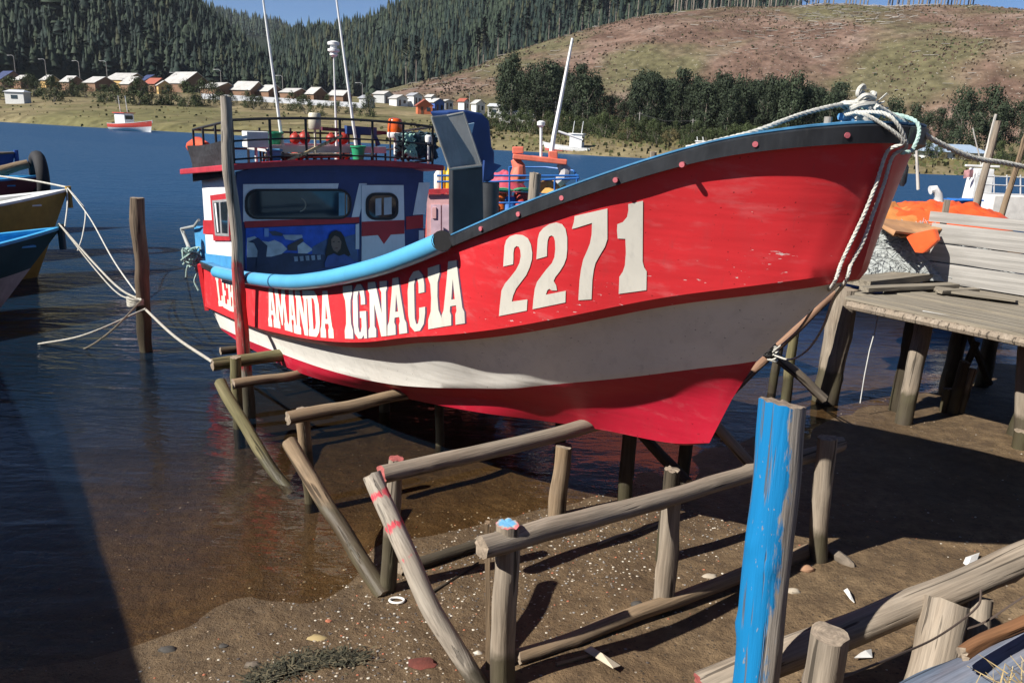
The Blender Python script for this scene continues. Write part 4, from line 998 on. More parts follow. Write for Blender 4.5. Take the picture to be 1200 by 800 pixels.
def onroof(x, y, v): p = pv(x, y, v); u = p.dot(FU); return W(u, v, zr(u, v) + .004)
crate(onroof(292, 190, -10.75), (.58, .4, .26), 'fish_crate', ORANGE, 'lower of two stacked orange crates on the cabin roof beside the tall pole')
c2 = onroof(292, 190, -10.75); crate(c2 + Vector((0, 0, .268)), (.58, .4, .24), 'fish_crate', ORANGE, 'upper of two stacked orange crates on the cabin roof beside the tall pole')
m = MB(); p = onroof(300, 178, -10.42); m.box(p + Vector((0, 0, .28)), (.28, .2, .2), Matrix.Rotation(A36, 3, 'Z')); m.bar(p, p + Vector((0, 0, .2)), .02); loose(m, 'white_box', WHITEP, 'small white plastic box held by the roof rail beside the pole', 'box', bevel=.01)
m = MB(); a, b = pv(337, 189, RV + .03), pv(401, 159, RV + .03); m.tube([a, b], [.022, .018], 8); loose(m, 'oar_shaft', wood('pale_pole', [(.4, .27, .13), (.55, .4, .22), (.62, .47, .28)]), 'pale wooden pole leaning across the black roof rail', 'pole', smooth=True)
def tub(x, y, v, r, h, nm, mat, lab, cat='tub', z=None):
    c = onroof(x, y, v); 
    if z is not None: c.z = z
    m = MB(); m.lathe([(r * .72, 0), (r, h), (r * 1.1, h), (r * 1.1, h - .02), (r * .98, h - .03), (r * .98, h - .01), (r * .7, .02)], c, 14); return loose(m, nm, mat, lab, cat, smooth=True)
tub(420, 196, -10.35, .1, .19, 'plastic_tub', GREENP, 'green plastic tub low behind the middle of the roof rail')
tub(320, 160, -10.75, .13, .16, 'plastic_tub', GREENP, 'green plastic tub on top of the white roof tray', z=za + .05)
tub(322, 194, -10.45, .1, .15, 'plastic_tub', paint('tub_blue', (.08, .35, .6), .5), 'light blue plastic tub low behind the left end of the roof rail')
def buoy(c, r, lab, mat=REDB, grp=None):
    e = MB(); e.lathe([(r * math.sin(PI * k / 10), r * (1 - math.cos(PI * k / 10))) for k in range(11)], c, 14); 
    e.tube([c + Vector((r * .28 * math.cos(a), 0, 2 * r + r * .2 * math.sin(a))) for a in np.linspace(-.6, 3.7, 8)], r * .1, 6)
    return loose(e, 'buoy', mat, lab, 'buoy', grp, True)
for i, (x, y) in enumerate(((346, 168), (357, 168), (388, 168), (402, 170))):
    p = pv(x, y, -11.0 - .06 * i); p.z = za + .048; buoy(p, .075 + .01 * (i % 2), ['largest red float on the white roof tray, nearest the pole', 'red float second from the pole on the roof tray', 'red float under the antenna bar on the roof tray', 'red float nearest the orange beacon on the roof tray'][i])
for i, (x, y) in enumerate(((350, 187), (402, 190))):
    p = onroof(x, y, -10.95); buoy(p, .095, ['red float under the roof tray behind the leaning pole', 'red float under the roof tray near the green tub'][i])
# dark net panels lashed to the rail
NET = paint('net_black', (.018, .018, .022), .9, .4, 14, .5, .2); NET2 = paint('net_blue_green', (.03, .06, .08), .9, .5, 18, .6, .3)
m = MB(); P = [(0, 0), ]; vs = []; gx, gz = 14, 6
Ptl, Ptr, Pbr, Pbl = pu(219, 171, a0 + UC * 0 - .05), pu(271, 161, a0 - .05), pu(272, 206, a0 - .05), pu(226, 213, a0 - .05)
for i in range(gx + 1):
    for k in range(gz + 1):
        t, s = i / gx, k / gz; p = Ptl.lerp(Ptr, t).lerp(Pbl.lerp(Pbr, t), s); p += FU * (.03 * math.sin(t * 9 + s * 3) * math.sin(PI * s)) - Vector((0, 0, .03 * math.sin(PI * t) * (1 - s))); vs.append(p)
m.add(vs, [(i * (gz + 1) + k, (i + 1) * (gz + 1) + k, (i + 1) * (gz + 1) + k + 1, i * (gz + 1) + k + 1) for i in range(gx) for k in range(gz)])
o = loose(m, 'net_screen', NET, 'black net sheet lashed along the near side of the roof rail', 'net'); s_ = o.modifiers.new('thickness', 'SOLIDIFY'); s_.thickness = .02
m = MB(); p = pu(225, 172, a0 + .18); m.tube([p + FV * .0, p + FV * .35 + Vector((0, 0, .05)), p + FV * .8 + Vector((0, 0, .03))], [.09, .11, .07], 10); loose(m, 'float_roll', ORANGE, 'orange float tucked behind the black net at the roof corner', 'float', smooth=True)
R = random.Random(3); m = MB(); c = onroof(488, 190, -10.42)
for i in range(30):
    a = R.uniform(0, 6.3); q = [c + FU * (.36 * math.cos(a + k * .9) * R.uniform(.6, 1)) + FV * (.08 * math.sin(a + k * .9)) + Vector((0, 0, .05 + .4 * R.random())) for k in range(6)]
    m.tube(q, R.uniform(.018, .04), 5)
loose(m, 'fishing_net', NET2, 'dark blue-green heap of netting in the far corner of the roof rail', 'net', smooth=True)
m = MB()
for i in range(12):
    q = [c - FU * .2 + FU * R.uniform(-.13, .13) + FV * (.16 + R.uniform(0, .03)) + Vector((0, 0, .42 - .08 * k)) for k in range(5)]; m.tube(q, .012, 5)
loose(m, 'rope_coil', paint('rope_mint', (.3, .5, .42), .9), 'mint green rope hanging over the dark netting on the roof', 'rope', smooth=True)
m = MB()
for i in range(14):
    z = R.uniform(.02, .09); a, b = pv(315 + R.uniform(0, 20), 200, -10.5), pv(440 + R.uniform(-60, 10), 200, -10.5); m.bar(W(a.dot(FU), -10.45 - .03 * i, zr(a.dot(FU), -10.5) + z), W(b.dot(FU), -10.45 - .03 * i, zr(b.dot(FU), -10.5) + z), .016, 6)
loose(m, 'cane_bundle', wood('grey_canes', [(.16, .14, .11), (.26, .23, .18), (.34, .3, .25)]), 'bundle of grey canes lying along the cabin roof', 'canes')
for i in range(3):
    p = onroof((362, 376, 432)[i], 192, -10.8); crate(p, (.4, .34, .2), 'small_crate', (NET2, ORANGE, NET2)[i], ['dark crate under the roof tray, nearest the leaning pole', 'dull red crate under the middle of the roof tray', 'dark crate under the roof tray at its right end'][i])
# ================================================================== posts and logs of the slipway
GREY = wood('weathered_grey', [(.125, .1, .075), (.24, .2, .155), (.36, .31, .25), (.25, .19, .135)])
TAN = wood('weathered_tan', [(.12, .08, .048), (.22, .155, .095), (.33, .245, .155), (.2, .16, .12)])
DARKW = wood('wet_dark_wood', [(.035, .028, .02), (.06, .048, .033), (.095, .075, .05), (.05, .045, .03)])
MOSS = wood('mossy_wood', [(.08, .07, .035), (.14, .12, .06), (.22, .19, .11), (.10, .10, .04)])
REDPOST = wood('red_painted_wood', [(.16, .14, .115), (.27, .24, .2), (.37, .34, .29), (.28, .24, .2)], paintc=(.38, .05, .05), crack=.85)
BLUEPOST = wood('blue_painted_wood', [(.15, .13, .11), (.26, .23, .2), (.36, .33, .29), (.26, .24, .21)], paintc=(.0, .15, .36))
PINKMARK = wood('pink_marked_wood', [(.2, .17, .14), (.32, .28, .23), (.44, .4, .34), (.34, .28, .22)], paintc=(.55, .07, .09), crack=.5)
def endgrain(name, c, rim=None, mid=None):
    t = NT(name); co = t.co(); n = t.noise(co, 30, 4, .6)
    wv = t.new('ShaderNodeTexWave', wave_type='RINGS', rings_direction='Z'); wv.inputs['Scale'].default_value = 24; wv.inputs['Distortion'].default_value = 2.5; t.link(co, wv.inputs['Vector'])
    col = t.mix(t.math('MULTIPLY', wv.outputs['Fac'], .4), c, tuple(x * .6 for x in c)); col = t.mix(t.ramp(n, [(.35, .7), (.6, 0.0)]), col, tuple(x * .4 for x in c))
    if rim:
        sp = t.new('ShaderNodeVectorMath', operation='LENGTH'); mm = t.co((1, 1, 0)); t.link(mm, sp.inputs[0])
        g = t.math('ADD', sp.outputs['Value'], t.math('MULTIPLY', t.math('SUBTRACT', n, .5), .05))
        col = t.mix(t.ramp(g, [(.062, 0.0), (.066, 1.0)]), col, rim)
        if mid: col = t.mix(t.ramp(g, [(.045, .9), (.052, 0.0)]), col, mid)
    return t.fin(col, .9, t.bump(n, .4, .01), spec=.2)
END = endgrain('cut_log_end', (.30, .24, .18)); ENDR = endgrain('red_log_end', (.42, .12, .11)); ENDB = endgrain('painted_log_end', (.4, .38, .36), (.5, .14, .15), (.10, .33, .55))
SLIM = ('posts of the slipway', 'cross logs of the slipway', 'leaning guide logs of the slipway', 'logs lying on the mud')
def log(name, p0, p1, r0, r1, mat, label, cat='post', group=None, seed=1, bend=0.0, ring=18, wetz=None, pf=None, end=None, dst=.07, slant=0.0, rough=1.0):
    if group in SLIM: r0 *= .76; r1 *= .76
    p0, p1 = Vector(p0), Vector(p1); L = (p1 - p0).length; q = (p1 - p0).to_track_quat('Z', 'Y'); ns = max(6, int(L / dst))
    R = random.Random(seed); bx, by = R.uniform(-1, 1), R.uniform(-1, 1); nb = math.hypot(bx, by) + 1e-6; bx, by = bx / nb * bend, by / nb * bend
    kn = [(R.random(), R.uniform(0, 2 * PI)) for _ in range(int(L * 1.6) + 1)]
    V = []; A = []; F = []; M = []
    for i in range(ns + 1):
        t = i / ns; r = r0 + (r1 - r0) * t; cx, cy = bx * math.sin(PI * t), by * math.sin(PI * t)
        cx += .02 * rough * fbm((t * L * 1.3, seed, 0), 2); cy += .02 * rough * fbm((t * L * 1.3, seed, 7), 2)
        for k in range(ring):
            a = 2 * PI * k / ring
            rr_ = r * (1 + .07 * rough * fbm((t * L * 1.1, seed, 4.4), 2) + .09 * rough * fbm((math.cos(a) * 1.2, math.sin(a) * 1.2, t * L * 1.1 + seed), 3) + .035 * rough * fbm((math.cos(a) * 5, math.sin(a) * 5, t * L * .6 + seed), 2))
            for kt, ka in kn:
                d = math.hypot((t - kt) * L / .07, ((a - ka + PI) % (2 * PI) - PI) / .5)
                if d < 1.6: rr_ += .012 * math.exp(-d * d * 2)
            z = t * L + (slant * r * math.cos(a) if i == ns else 0) + (.008 * R.uniform(-1, 1) if i in (0, ns) else 0)
            p = Vector((cx + rr_ * math.cos(a), cy + rr_ * math.sin(a), z)); V.append(p)
            w = p0 + q @ p; we = 0
            if wetz is not None: we = sstep(wetz + .16, wetz - .05, w.z)
            A.append((we, pf(t, a, w) if pf else 0, 0, 1))
    for i in range(ns):
        for k in range(ring):
            a, b = i * ring + k, i * ring + (k + 1) % ring; F.append((a, b, b + ring, a + ring)); M.append(0)
    for i, nm in ((0, -1), (ns, 1)):
        c = len(V); ctr = sum((V[i * ring + k] for k in range(ring)), Vector()) / ring; V.append(ctr + Vector((0, 0, nm * .006))); A.append((0, 0, 0, 1))
        for k in range(ring):
            a, b = i * ring + k, i * ring + (k + 1) % ring; F.append((a, b, c) if nm > 0 else (b, a, c)); M.append(1)
    m = MB(); m.v = [tuple(v) for v in V]; m.f = F; m.m = M; m.a = A
    o = m.build(name, [mat, end or END], None, True, angle=50); o.location = p0; o.rotation_mode = 'QUATERNION'; o.rotation_quaternion = q
    return tag(o, label, cat, group)
def post(base, top, r0, r1, mat, label, seed, wetz=None, sink=.25, cat='post', z=None, **kw):
    b = pg(*base) if z is None else pz(*base, z); t = pY(*top, b.y); d = (t - b).normalized()
    return log('wooden_post', b - d * sink, t, r0, r1, mat, label, cat, 'posts of the slipway', seed, wetz=wetz, **kw)
post((588, 803), (594, 613), .098, .088, GREY, 'split grey post with a pink and pale blue painted top, nearest of the slipway posts', 2, .35, end=ENDB, rough=1.6, ring=24)
post((453, 692), (465, 537), .085, .075, GREY, 'grey post with a red painted top where the pink-marked pole leans', 3, .5, end=ENDR)
post((365, 598), (353, 480), .085, .08, TAN, 'brown post standing in the shallows, carrying the short log', 4, .5, z=-.1, rough=1.5)
def pfr(t, a, w): return sstep(.35, .7, w.z) * sstep(2.35, 1.7, w.z) * .6
post((293, 508), (263, 113), .105, .075, REDPOST, 'very tall grey pole with worn red paint low down, standing before the stern', 5, .42, z=-.22, pf=pfr, ring=22, rough=1.3)
post((776, 712), (789, 582), .1, .085, GREY, 'flat-sided grey post under the middle of the long near log', 6, None, rough=1.7)
post((958, 655), (968, 512), .105, .095, GREY, 'grey post in the boat shadow at the far end of the long near log', 7, .38, rough=1.3)
post((653, 605), (662, 522), .1, .1, TAN, 'orange-brown frayed post under the log by the keel', 8, None, rough=1.4)
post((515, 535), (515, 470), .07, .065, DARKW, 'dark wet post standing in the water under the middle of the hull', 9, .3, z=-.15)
def zbeam(v): return .99 + .085 * (v + 3.6)
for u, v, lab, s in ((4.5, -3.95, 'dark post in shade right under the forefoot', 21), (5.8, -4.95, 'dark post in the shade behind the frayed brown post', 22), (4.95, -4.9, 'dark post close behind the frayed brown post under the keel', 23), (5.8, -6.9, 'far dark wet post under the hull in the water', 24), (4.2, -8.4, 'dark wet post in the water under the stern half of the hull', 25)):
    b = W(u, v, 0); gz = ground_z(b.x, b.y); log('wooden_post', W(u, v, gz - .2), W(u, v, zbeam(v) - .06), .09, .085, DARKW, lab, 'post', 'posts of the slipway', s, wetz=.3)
gl = 'cross logs of the slipway'
a = pu(564, 641, 2.28); b = pu(984, 520, 6.0)
log('cross_log', a, b, .088, .08, GREY, 'long grey log lying across the posts nearest the bow', 'log', gl, 31, bend=.03, ring=20)
a = pu(447, 556, 2.28); log('cross_log', a, W(5.9, a.dot(FV) - .08, a.z + .0), .085, .08, GREY, 'log with a red painted end running in under the keel', 'log', gl, 32, bend=.04, end=ENDR)
a = pu(337, 490, 2.28); log('cross_log', a, W(5.9, a.dot(FV), a.z), .08, .075, TAN, 'short brown log carried by the post in the shallows', 'log', gl, 33, bend=.02)
a = pu(273, 450, 2.38); log('cross_log', a, W(5.9, a.dot(FV), a.z), .075, .07, TAN, 'brown log passing behind the tall pole under the stern', 'log', gl, 34)
a = pu(249, 427, 2.28); log('cross_log', a, W(5.9, a.dot(FV), a.z), .095, .085, MOSS, 'farthest thick log under the stern at the rope end', 'log', gl, 35)
a = pu(258, 411, 2.9); log('cross_log', a, W(5.9, a.dot(FV), a.z), .07, .07, DARKW, 'dark log end just beneath the transom', 'log', gl, 36)
a = pu(276, 452, 2.5); log('wooden_post', Vector((a.x, a.y, -.6)), pu(276, 418, 2.5), .085, .08, MOSS, 'stubby mossy post beside the foot of the tall pole', 'post', 'posts of the slipway', 37, wetz=.3)
gd = 'leaning guide logs of the slipway'
log('guide_log', pu(258, 448, 2.25), pz(342, 580, -.08), .085, .07, MOSS, 'mossy olive log slanting into the water below the tall pole', 'log', gd, 41, bend=.03, wetz=.12)
b = pg(450, 697); log('guide_log', pu(339, 518, 2.2), b, .085, .085, TAN, 'pale-topped log slanting from the shallows to the mud', 'log', gd, 42, bend=.05, wetz=.42)
def pfp(t, a, w): return .42 * (sstep(.06, .1, t) - sstep(.12, .15, t) + sstep(.2, .24, t) - sstep(.26, .3, t) + sstep(.37, .39, t) - sstep(.41, .43, t)) * (1 if math.cos(a - 2) > -.2 else .4) * 1.6
b = pg(566, 806); log('guide_log', pu(436, 556, 2.1), b - Vector((0, 0, .03)), .085, .08, PINKMARK, 'pale crooked log with pink paint marks slanting to the near post', 'log', gd, 43, bend=.09, wetz=.22, pf=pfp, ring=20)
gg = 'logs lying on the mud'
a, b = pg(606, 777), pg(950, 650); up_ = Vector((0, 0, .05)); log('ground_log', a + up_, b + up_, .068, .075, TAN, 'brown log lying on the mud beneath the long near log', 'log', gg, 44, bend=.02)
a, b = pg(468, 673), pg(662, 612); log('ground_log', a + up_, b + up_, .07, .06, DARKW, 'dark damp log on the mud behind the near split post', 'log', gg, 45)
log('brace_pole', pu(838, 497, 5.0), pu(884, 548, 5.2), .045, .045, GREY, 'thin grey brace slanting up behind the forefoot', 'pole', None, 46)
log('brace_pole', pu(752, 508, 5.0), pu(806, 566, 5.0), .05, .05, DARKW, 'dark brace slanting down under the keel', 'pole', None, 47)
# batten beside the near post
a, b = pY(575, 700, 4.33), pY(571, 612, 4.33); m = MB(); m.beam(a - Vector((0, 0, .5)), b, .03, .055); loose(m, 'batten', TAN, 'thin brown batten standing against the near split post', 'batten')
# foreground: blue post, big log with its stumps
def dep(x, y, D): d = ray(x, y); return CP + d * (D / d.dot(FW))
t_ = dep(917, 472, 4.1); b_ = dep(885, 800, 4.22); d = (b_ - t_).normalized(); gz = ground_z(b_.x, b_.y)
def pfb(t, a, w):
    side = math.cos(a - pfb.a0); return .42 + .6 * side
BP0 = b_ + d * max(0.0, (b_.z - gz + .3) / -d.z)
q = (t_ - BP0).to_track_quat('Z', 'Y'); lv = q.inverted() @ (-CR * 1.0 - FW * .25); pfb.a0 = math.atan2(lv.y, lv.x)
log('mooring_post', BP0, t_, .112, .118, BLUEPOST, 'thick post with bright blue paint on one side in the foreground', 'post', None, 50, pf=pfb, ring=36, dst=.035, slant=.12, rough=.6)
def pfl(t, a, w): return .8 * sstep(.09, .05, t)
log('large_log', dep(822, 806, 4.55), dep(1430, 548, 5.05), .094, .09, GREY, 'thick cracked grey log slanting across the lower right foreground', 'log', None, 51, bend=.05, ring=26, end=ENDR, dst=.05)
t_ = dep(972, 742, 3.45); log('wooden_post', t_ - Vector((-.02, -.02, 1.0)), t_, .075, .077, GREY, 'short round grey stump in front of the thick cracked log', 'post', 'stumps in the right foreground', 52, ring=22)
t_ = dep(1108, 705, 4.62); b_ = dep(1080, 815, 4.5); log('wooden_post', b_ + (b_ - t_) * .5, t_, .125, .12, GREY, 'broad dark-faced post leaning under the thick cracked log', 'post', 'stumps in the right foreground', 53, rough=1.6)
t_ = dep(1150, 700, 4.75); b_ = dep(1142, 770, 4.7); log('wooden_post', b_ + (b_ - t_) * .6, t_, .085, .08, GREY, 'pale leaning stump right of the broad dark-faced post', 'post', 'stumps in the right foreground', 54, rough=1.6)
BGREY = wood('blue_grey_wood', [(.06, .08, .12), (.12, .16, .22), (.2, .24, .3), (.2, .1, .05)])
log('bank_log', dep(1075, 838, 3.5), dep(1400, 665, 4.0), .13, .12, BGREY, 'blue-grey painted log with a brown bark edge in the bottom right corner', 'log', None, 55, rough=2.2, ring=26)
a, b = dep(1128, 766, 3.42), dep(1300, 690, 3.72); log('bark_strip', a, b, .03, .035, wood('brown_bark', [(.10, .045, .02), (.19, .09, .04), (.27, .14, .07)]), 'strip of reddish brown bark along the blue-grey log', 'bark', None, 56, rough=3)
# ================================================================== pier on the right
DECK = wood('pier_planks', [(.15, .128, .095), (.22, .19, .145), (.30, .262, .205), (.21, .19, .15)], axis='x', sc=12, crack=.4)
RAWG = wood('pale_grey_planks', [(.22, .21, .19), (.32, .305, .28), (.41, .395, .365), (.28, .27, .25)], axis='x', sc=4.5, crack=.06)
def rotframe(p0, p1):
    d = Vector((p1.x - p0.x, p1.y - p0.y, 0)).normalized(); return d, Vector((-d.y, d.x, 0))
ZD = 1.6
pier = tag(empty('wooden_pier', pz(985, 470, 0)), 'grey plank pier on crooked piles beside the bow', 'pier')
def lb(nm, v, L, w, h, c, d, n, mat, parent, tilt=0, roll=0):
    """a plank built along local X so its grain runs lengthwise"""
    m = MB(); R = random.Random(str(nm) + str(round(c.x, 2)))
    k = 6; vs = []
    for i in range(k + 1):
        x = -L / 2 + L * i / k; ww = w * (1 + .03 * fbm((x * 2, c.x * 3, c.y), 2)); dz = .01 * fbm((x, c.x, 4 + c.y), 2)
        vs += [(x, -ww / 2, dz - h / 2), (x, ww / 2, dz - h / 2), (x, ww / 2, dz + h / 2), (x, -ww / 2, dz + h / 2)]
    fs = [(3, 2, 1, 0), tuple(k * 4 + q for q in range(4))]
    for i in range(k):
        for q in range(4): a, b = i * 4 + q, i * 4 + (q + 1) % 4; fs.append((a, b, b + 4, a + 4))
    m.v = vs; m.f = fs; m.m = [0] * len(fs); m.a = [(0, 0, 0, 1)] * len(vs)
    o = m.build(nm, mat)
    M = Matrix((d, n, d.cross(n))).transposed()
    o.matrix_world = Matrix.Translation(c - (parent.location if parent else Vector())) @ (M @ Matrix.Rotation(tilt, 3, 'Y') @ Matrix.Rotation(roll, 3, 'X')).to_4x4()
    if parent: o.parent = parent
    return o
A0, A1 = pz(1003, 350, ZD), pz(1200, 391, ZD)                     # near edge of the deck
dx, dy = rotframe(A0, A1)
if dy.dot(Vector((1, 1, 0))) < 0: dy = -dy
L = 6.5
for i in range(16):
    w_ = .21; c = A0 + dx * (L / 2 - .15 + .12 * math.sin(i * 2.3)) + dy * (w_ * (i + .5) + .004) + Vector((0, 0, -.02 + .012 * math.sin(i * 1.7)))
    o = lb('deck_plank', 0, L, w_ - .012, .035, c, dx, dy, DECK, pier)
for i in range(-2, 3):
    pass
for k, (off, zz_) in enumerate(((.02, -.10), (1.6, -.1), (3.1, -.1))):
    a = A0 + dx * -.1 + dy * off + Vector((0, 0, zz_)); b = a + dx * 6.4; m = MB(); m.tube([a, a.lerp(b, .3) + Vector((0, 0, .01)), a.lerp(b, .7), b], .055, 8); m.a = [(0, 0, 0, 1)] * len(m.v)
    m.build('bearer', DARKW if k else GREY, pier, True)
# white painted rail pole under the near edge
m = MB(); a, b = pY(1003, 352, 9.5) , pz(1082, 366, ZD - .06); a = pz(1003, 353, ZD - .06); m.tube([a + dy * -.05, b + dy * -.05], .05, 8); m.a = [(0, 0, 0, 1)] * len(m.v); m.build('edge_pole', GREY, pier, True)
m = MB(); a, b = pz(1084, 368, ZD - .05), pz(1215, 391, ZD - .07); m.tube([a + dy * -.07, b + dy * -.07], .05, 8); m.build('edge_pole', paint('chalky_white', (.6, .6, .58), .8, .2, 8, .3, .4), pier, True)
def pile(base, top, r, mat, seed, rg=1.4):
    b = pg(*base); t = pY(*top, b.y); o = log('pile', b - (t - b).normalized() * .2, t, r * 1.08, r, mat, None, None, None, seed, wetz=.42, rough=rg); o.location -= pier.location; o.parent = pier
    for k in ('label', 'category', 'group'):
        if k in o: del o[k]
    return o
pile((968, 472), (991, 338), .15, GREY, 61, 2.2); pile((1058, 496), (1084, 372), .10, GREY, 62); pile((1198, 520), (1206, 400), .1, GREY, 63)
R = random.Random(4)
for i in range(15):
    u_ = .3 + (i % 5) * 1.45 + R.uniform(-.2, .2); row = i // 5; c = A0 + dx * u_ + dy * (1.3 + row * 1.0 + R.uniform(-.2, .2)); gz = min(ground_z(c.x, c.y), .1)
    o = log('pile', Vector((c.x, c.y, gz - .4)), Vector((c.x + R.uniform(-.2, .2), c.y + R.uniform(-.1, .1), ZD - .06)), .11, .1, DARKW, None, None, None, 70 + i, wetz=.7, rough=1.4); o.location -= pier.location; o.parent = pier
for i in range(11):                                               # close boarding behind the piles on the right
    c = A0 + dx * (3.0 + i * .30) + dy * 2.95; h = ZD + .35; o = lb('back_board', 0, h, .24, .03, Vector((c.x, c.y, ZD - .1 - h / 2)), Vector((0, 0, 1)), dx, DARKW, pier)
for a, b, r in (((1112, 335), (1160, 450), .045), ((1120, 455), (1145, 400), .05)):
    p, q = pY(*a, 10.6), pY(*b, 10.6); m = MB(); m.tube([p, q], r, 7); m.a = [(0, 0, 0, 1)] * len(m.v); m.build('cross_brace', DARKW, pier, True)
# stakes standing in the mud under the pier
def stake(base, top, r, mat, lab, seed): b = pg(*base); t = pY(*top, b.y); log('stake', b - Vector((0, 0, .2)), t, r, r * .95, mat, lab, 'stake', 'stakes under the pier', seed, wetz=.35)
stake((1106, 482), (1110, 455), .055, MOSS, 'short mossy stake in the mud under the pier', 91); stake((1124, 484), (1141, 432), .05, GREY, 'pale-topped leaning stake right of the short mossy stake', 92); stake((1113, 484), (1131, 424), .07, DARKW, 'thick dark stake with a pale cap under the pier', 93); stake((1196, 525), (1199, 505), .09, MOSS, 'mossy stub at the right edge of the mud', 94)
# plank barrier standing on the pier deck
B0, B1 = pz(1081, 328, ZD), pz(1200, 347, ZD); bx, by = rotframe(B0, B1); by = by if by.dot(dy) > 0 else -by
bar_ = tag(empty('plank_barrier', B0), 'pale grey barrier of four wide boards standing on the pier', 'barrier')
hz = [0, .27, .52, .78, .93]
BT = pY(1092, 247, B0.y).z - ZD
for i in range(4):
    z0, z1 = hz[i] / .93 * BT, hz[i + 1] / .93 * BT; c = B0 + bx * 1.75 + Vector((0, 0, (z0 + z1) / 2))
    o = lb('board', 0, 3.5 + .1 * (i % 2), z1 - z0 - .018, .03, c, bx, Vector((0, 0, 1)), RAWG, bar_)
for t in (.12, 1.3, 2.9):
    m = MB(); c = B0 + bx * t + by * .05; m.beam(c + Vector((0, 0, -.1)), c + Vector((0, 0, BT + (.16 if t < .2 else .02))), .07, .05); m.a = [(0, 0, 0, 1)] * len(m.v); m.build('upright', GREY, bar_)
# odd planks lying on the deck
for i, (a, b, w_, h_, lab) in enumerate((((1005, 335), (1110, 322), .35, .09, 'wide plank raised on the deck end nearest the bow'), ((1012, 341), (1118, 336), .16, .05, 'narrow grey plank lying beside the wide raised plank'), ((1100, 344), (1144, 341), .10, .04, 'short broken plank end lying alone on the deck'), ((1095, 340), (1190, 352), .24, .03, 'long yellowish plank lying along the deck before the barrier'))):
    p, q = pz(*a, ZD + .03), pz(*b, ZD + .03); d = (q - p).normalized(); n = Vector((-d.y, d.x, 0)); o = lb('loose_plank', 0, (q - p).length, w_, h_, (p + q) / 2 + Vector((0, 0, h_ / 2)), d, n, DECK, None); tag(o, lab, 'plank', 'planks left on the pier deck')
# poles and rope anchor between bow and pier
q0, q1 = pY(905, 413, 9.7), pY(978, 343, 10.0); log('brace_pole', q0 + (q0 - q1) * ((q0.z + .5) / (q1.z - q0.z)), q1, .05, .05, wood('red_brown_pole', [(.13, .07, .045), (.24, .14, .09), (.33, .2, .13)]), 'red-brown pole slanting up from the rope knot to the pier', 'pole', None, 95)
log('brace_pole', pY(906, 414, 9.75), pY(966, 466, 9.9), .06, .06, GREY, 'pale pole slanting down from the rope knot to the pier pile', 'pole', None, 96)
log('wooden_post', pY(921, 470, 10.3), pY(932, 378, 10.3), .07, .06, MOSS, 'old greenish post behind the rope knot by the bow', 'post', None, 97, wetz=.3); log('wooden_post', pY(903, 468, 10.6), pY(917, 384, 10.6), .06, .055, DARKW, 'thin dark post left of the greenish post behind the rope knot', 'post', None, 98, wetz=.3)
# heap of fishing net, boards and orange sheeting on the pier
NETG = paint('net_grey', (.33, .35, .34), .9, .25, 20, .6, .3)
R = random.Random(12); m = MB(); c = pz(1050, 322, ZD) + dy * .35
hm_ = []
for i in range(18):
    for k in range(10):
        a = 2 * PI * i / 18; rr_ = (k + 1) / 10; hm_.append((c.x + math.cos(a) * 1.5 * rr_ * (1 + .12 * math.sin(i * 2)), c.y + math.sin(a) * .8 * rr_, ZD + .68 * max(0, 1 - rr_ ** 1.7) + .05 * R.uniform(-1, 1)))
m.v = hm_ + [(c.x, c.y, ZD + .66)]; m.f = [(i * 10 + k, ((i + 1) % 18) * 10 + k, ((i + 1) % 18) * 10 + k + 1, i * 10 + k + 1) for i in range(18) for k in range(9)] + [(i * 10, ((i + 1) % 18) * 10, 180) for i in range(18)]; m.m = [0] * len(m.f)
for i in range(1500):                                              # strands lying over the heap
    a = R.uniform(0, 2 * PI); rr_ = math.sqrt(R.random()) * .97
    p = Vector((c.x + math.cos(a) * 1.5 * rr_, c.y + math.sin(a) * .8 * rr_, ZD + .68 * max(0, 1 - rr_ ** 1.7) + .03)); d = Vector((R.gauss(0, 1), R.gauss(0, 1), R.gauss(0, .7))).normalized() * R.uniform(.05, .13)
    m.tube([p - d, p + Vector((0, 0, R.uniform(.0, .03))), p + d], R.uniform(.003, .0065), 4)
net = loose(m, 'fishing_net', NETG, 'heap of pale grey fishing net piled on the pier beside the bow', 'net', smooth=True)
ORSH = paint('orange_tarp', (.68, .10, .025), .45, .12, 4, .3, .12); ORDK = paint('orange_board', (.50, .19, .05), .7, .15, 4, .1, .3); PLY = paint('plywood', (.36, .19, .09), .8, .15, 5, .15, .3)
def slab(nm, px, Y, th, mat, lab, cat):
    P = [pY(x, y, YY) for (x, y), YY in zip(px, Y)]; n = (P[1] - P[0]).cross(P[-1] - P[0]).normalized(); n = n if n.z > 0 else -n; Q = [p - n * th for p in P]; k = len(P); m = MB()
    m.add(P + Q, [tuple(range(k)), tuple(reversed(range(k, 2 * k)))] + [(i, (i + 1) % k, (i + 1) % k + k, i + k) for i in range(k)]); return loose(m, nm, mat, lab, cat, bevel=.006)
slab('plywood_board', [(1020, 256), (1094, 276), (1050, 271), (1048, 274)], [11.2, 11.0, 10.6, 10.55], .03, PLY, 'brown board sticking out from under the orange heap', 'board')
slab('plywood_board', [(1022, 254), (1090, 262), (1094, 270), (1046, 275)], [11.5, 11.5, 11.1, 10.9], .035, PLY, 'brown plywood sheet lying on top of the net heap', 'board')
slab('plywood_board', [(1048, 273), (1100, 264), (1104, 268), (1056, 277)], [11.0, 11.0, 10.9, 10.85], .03, PLY, 'dark-edged brown board crossing the plywood sheet', 'board')
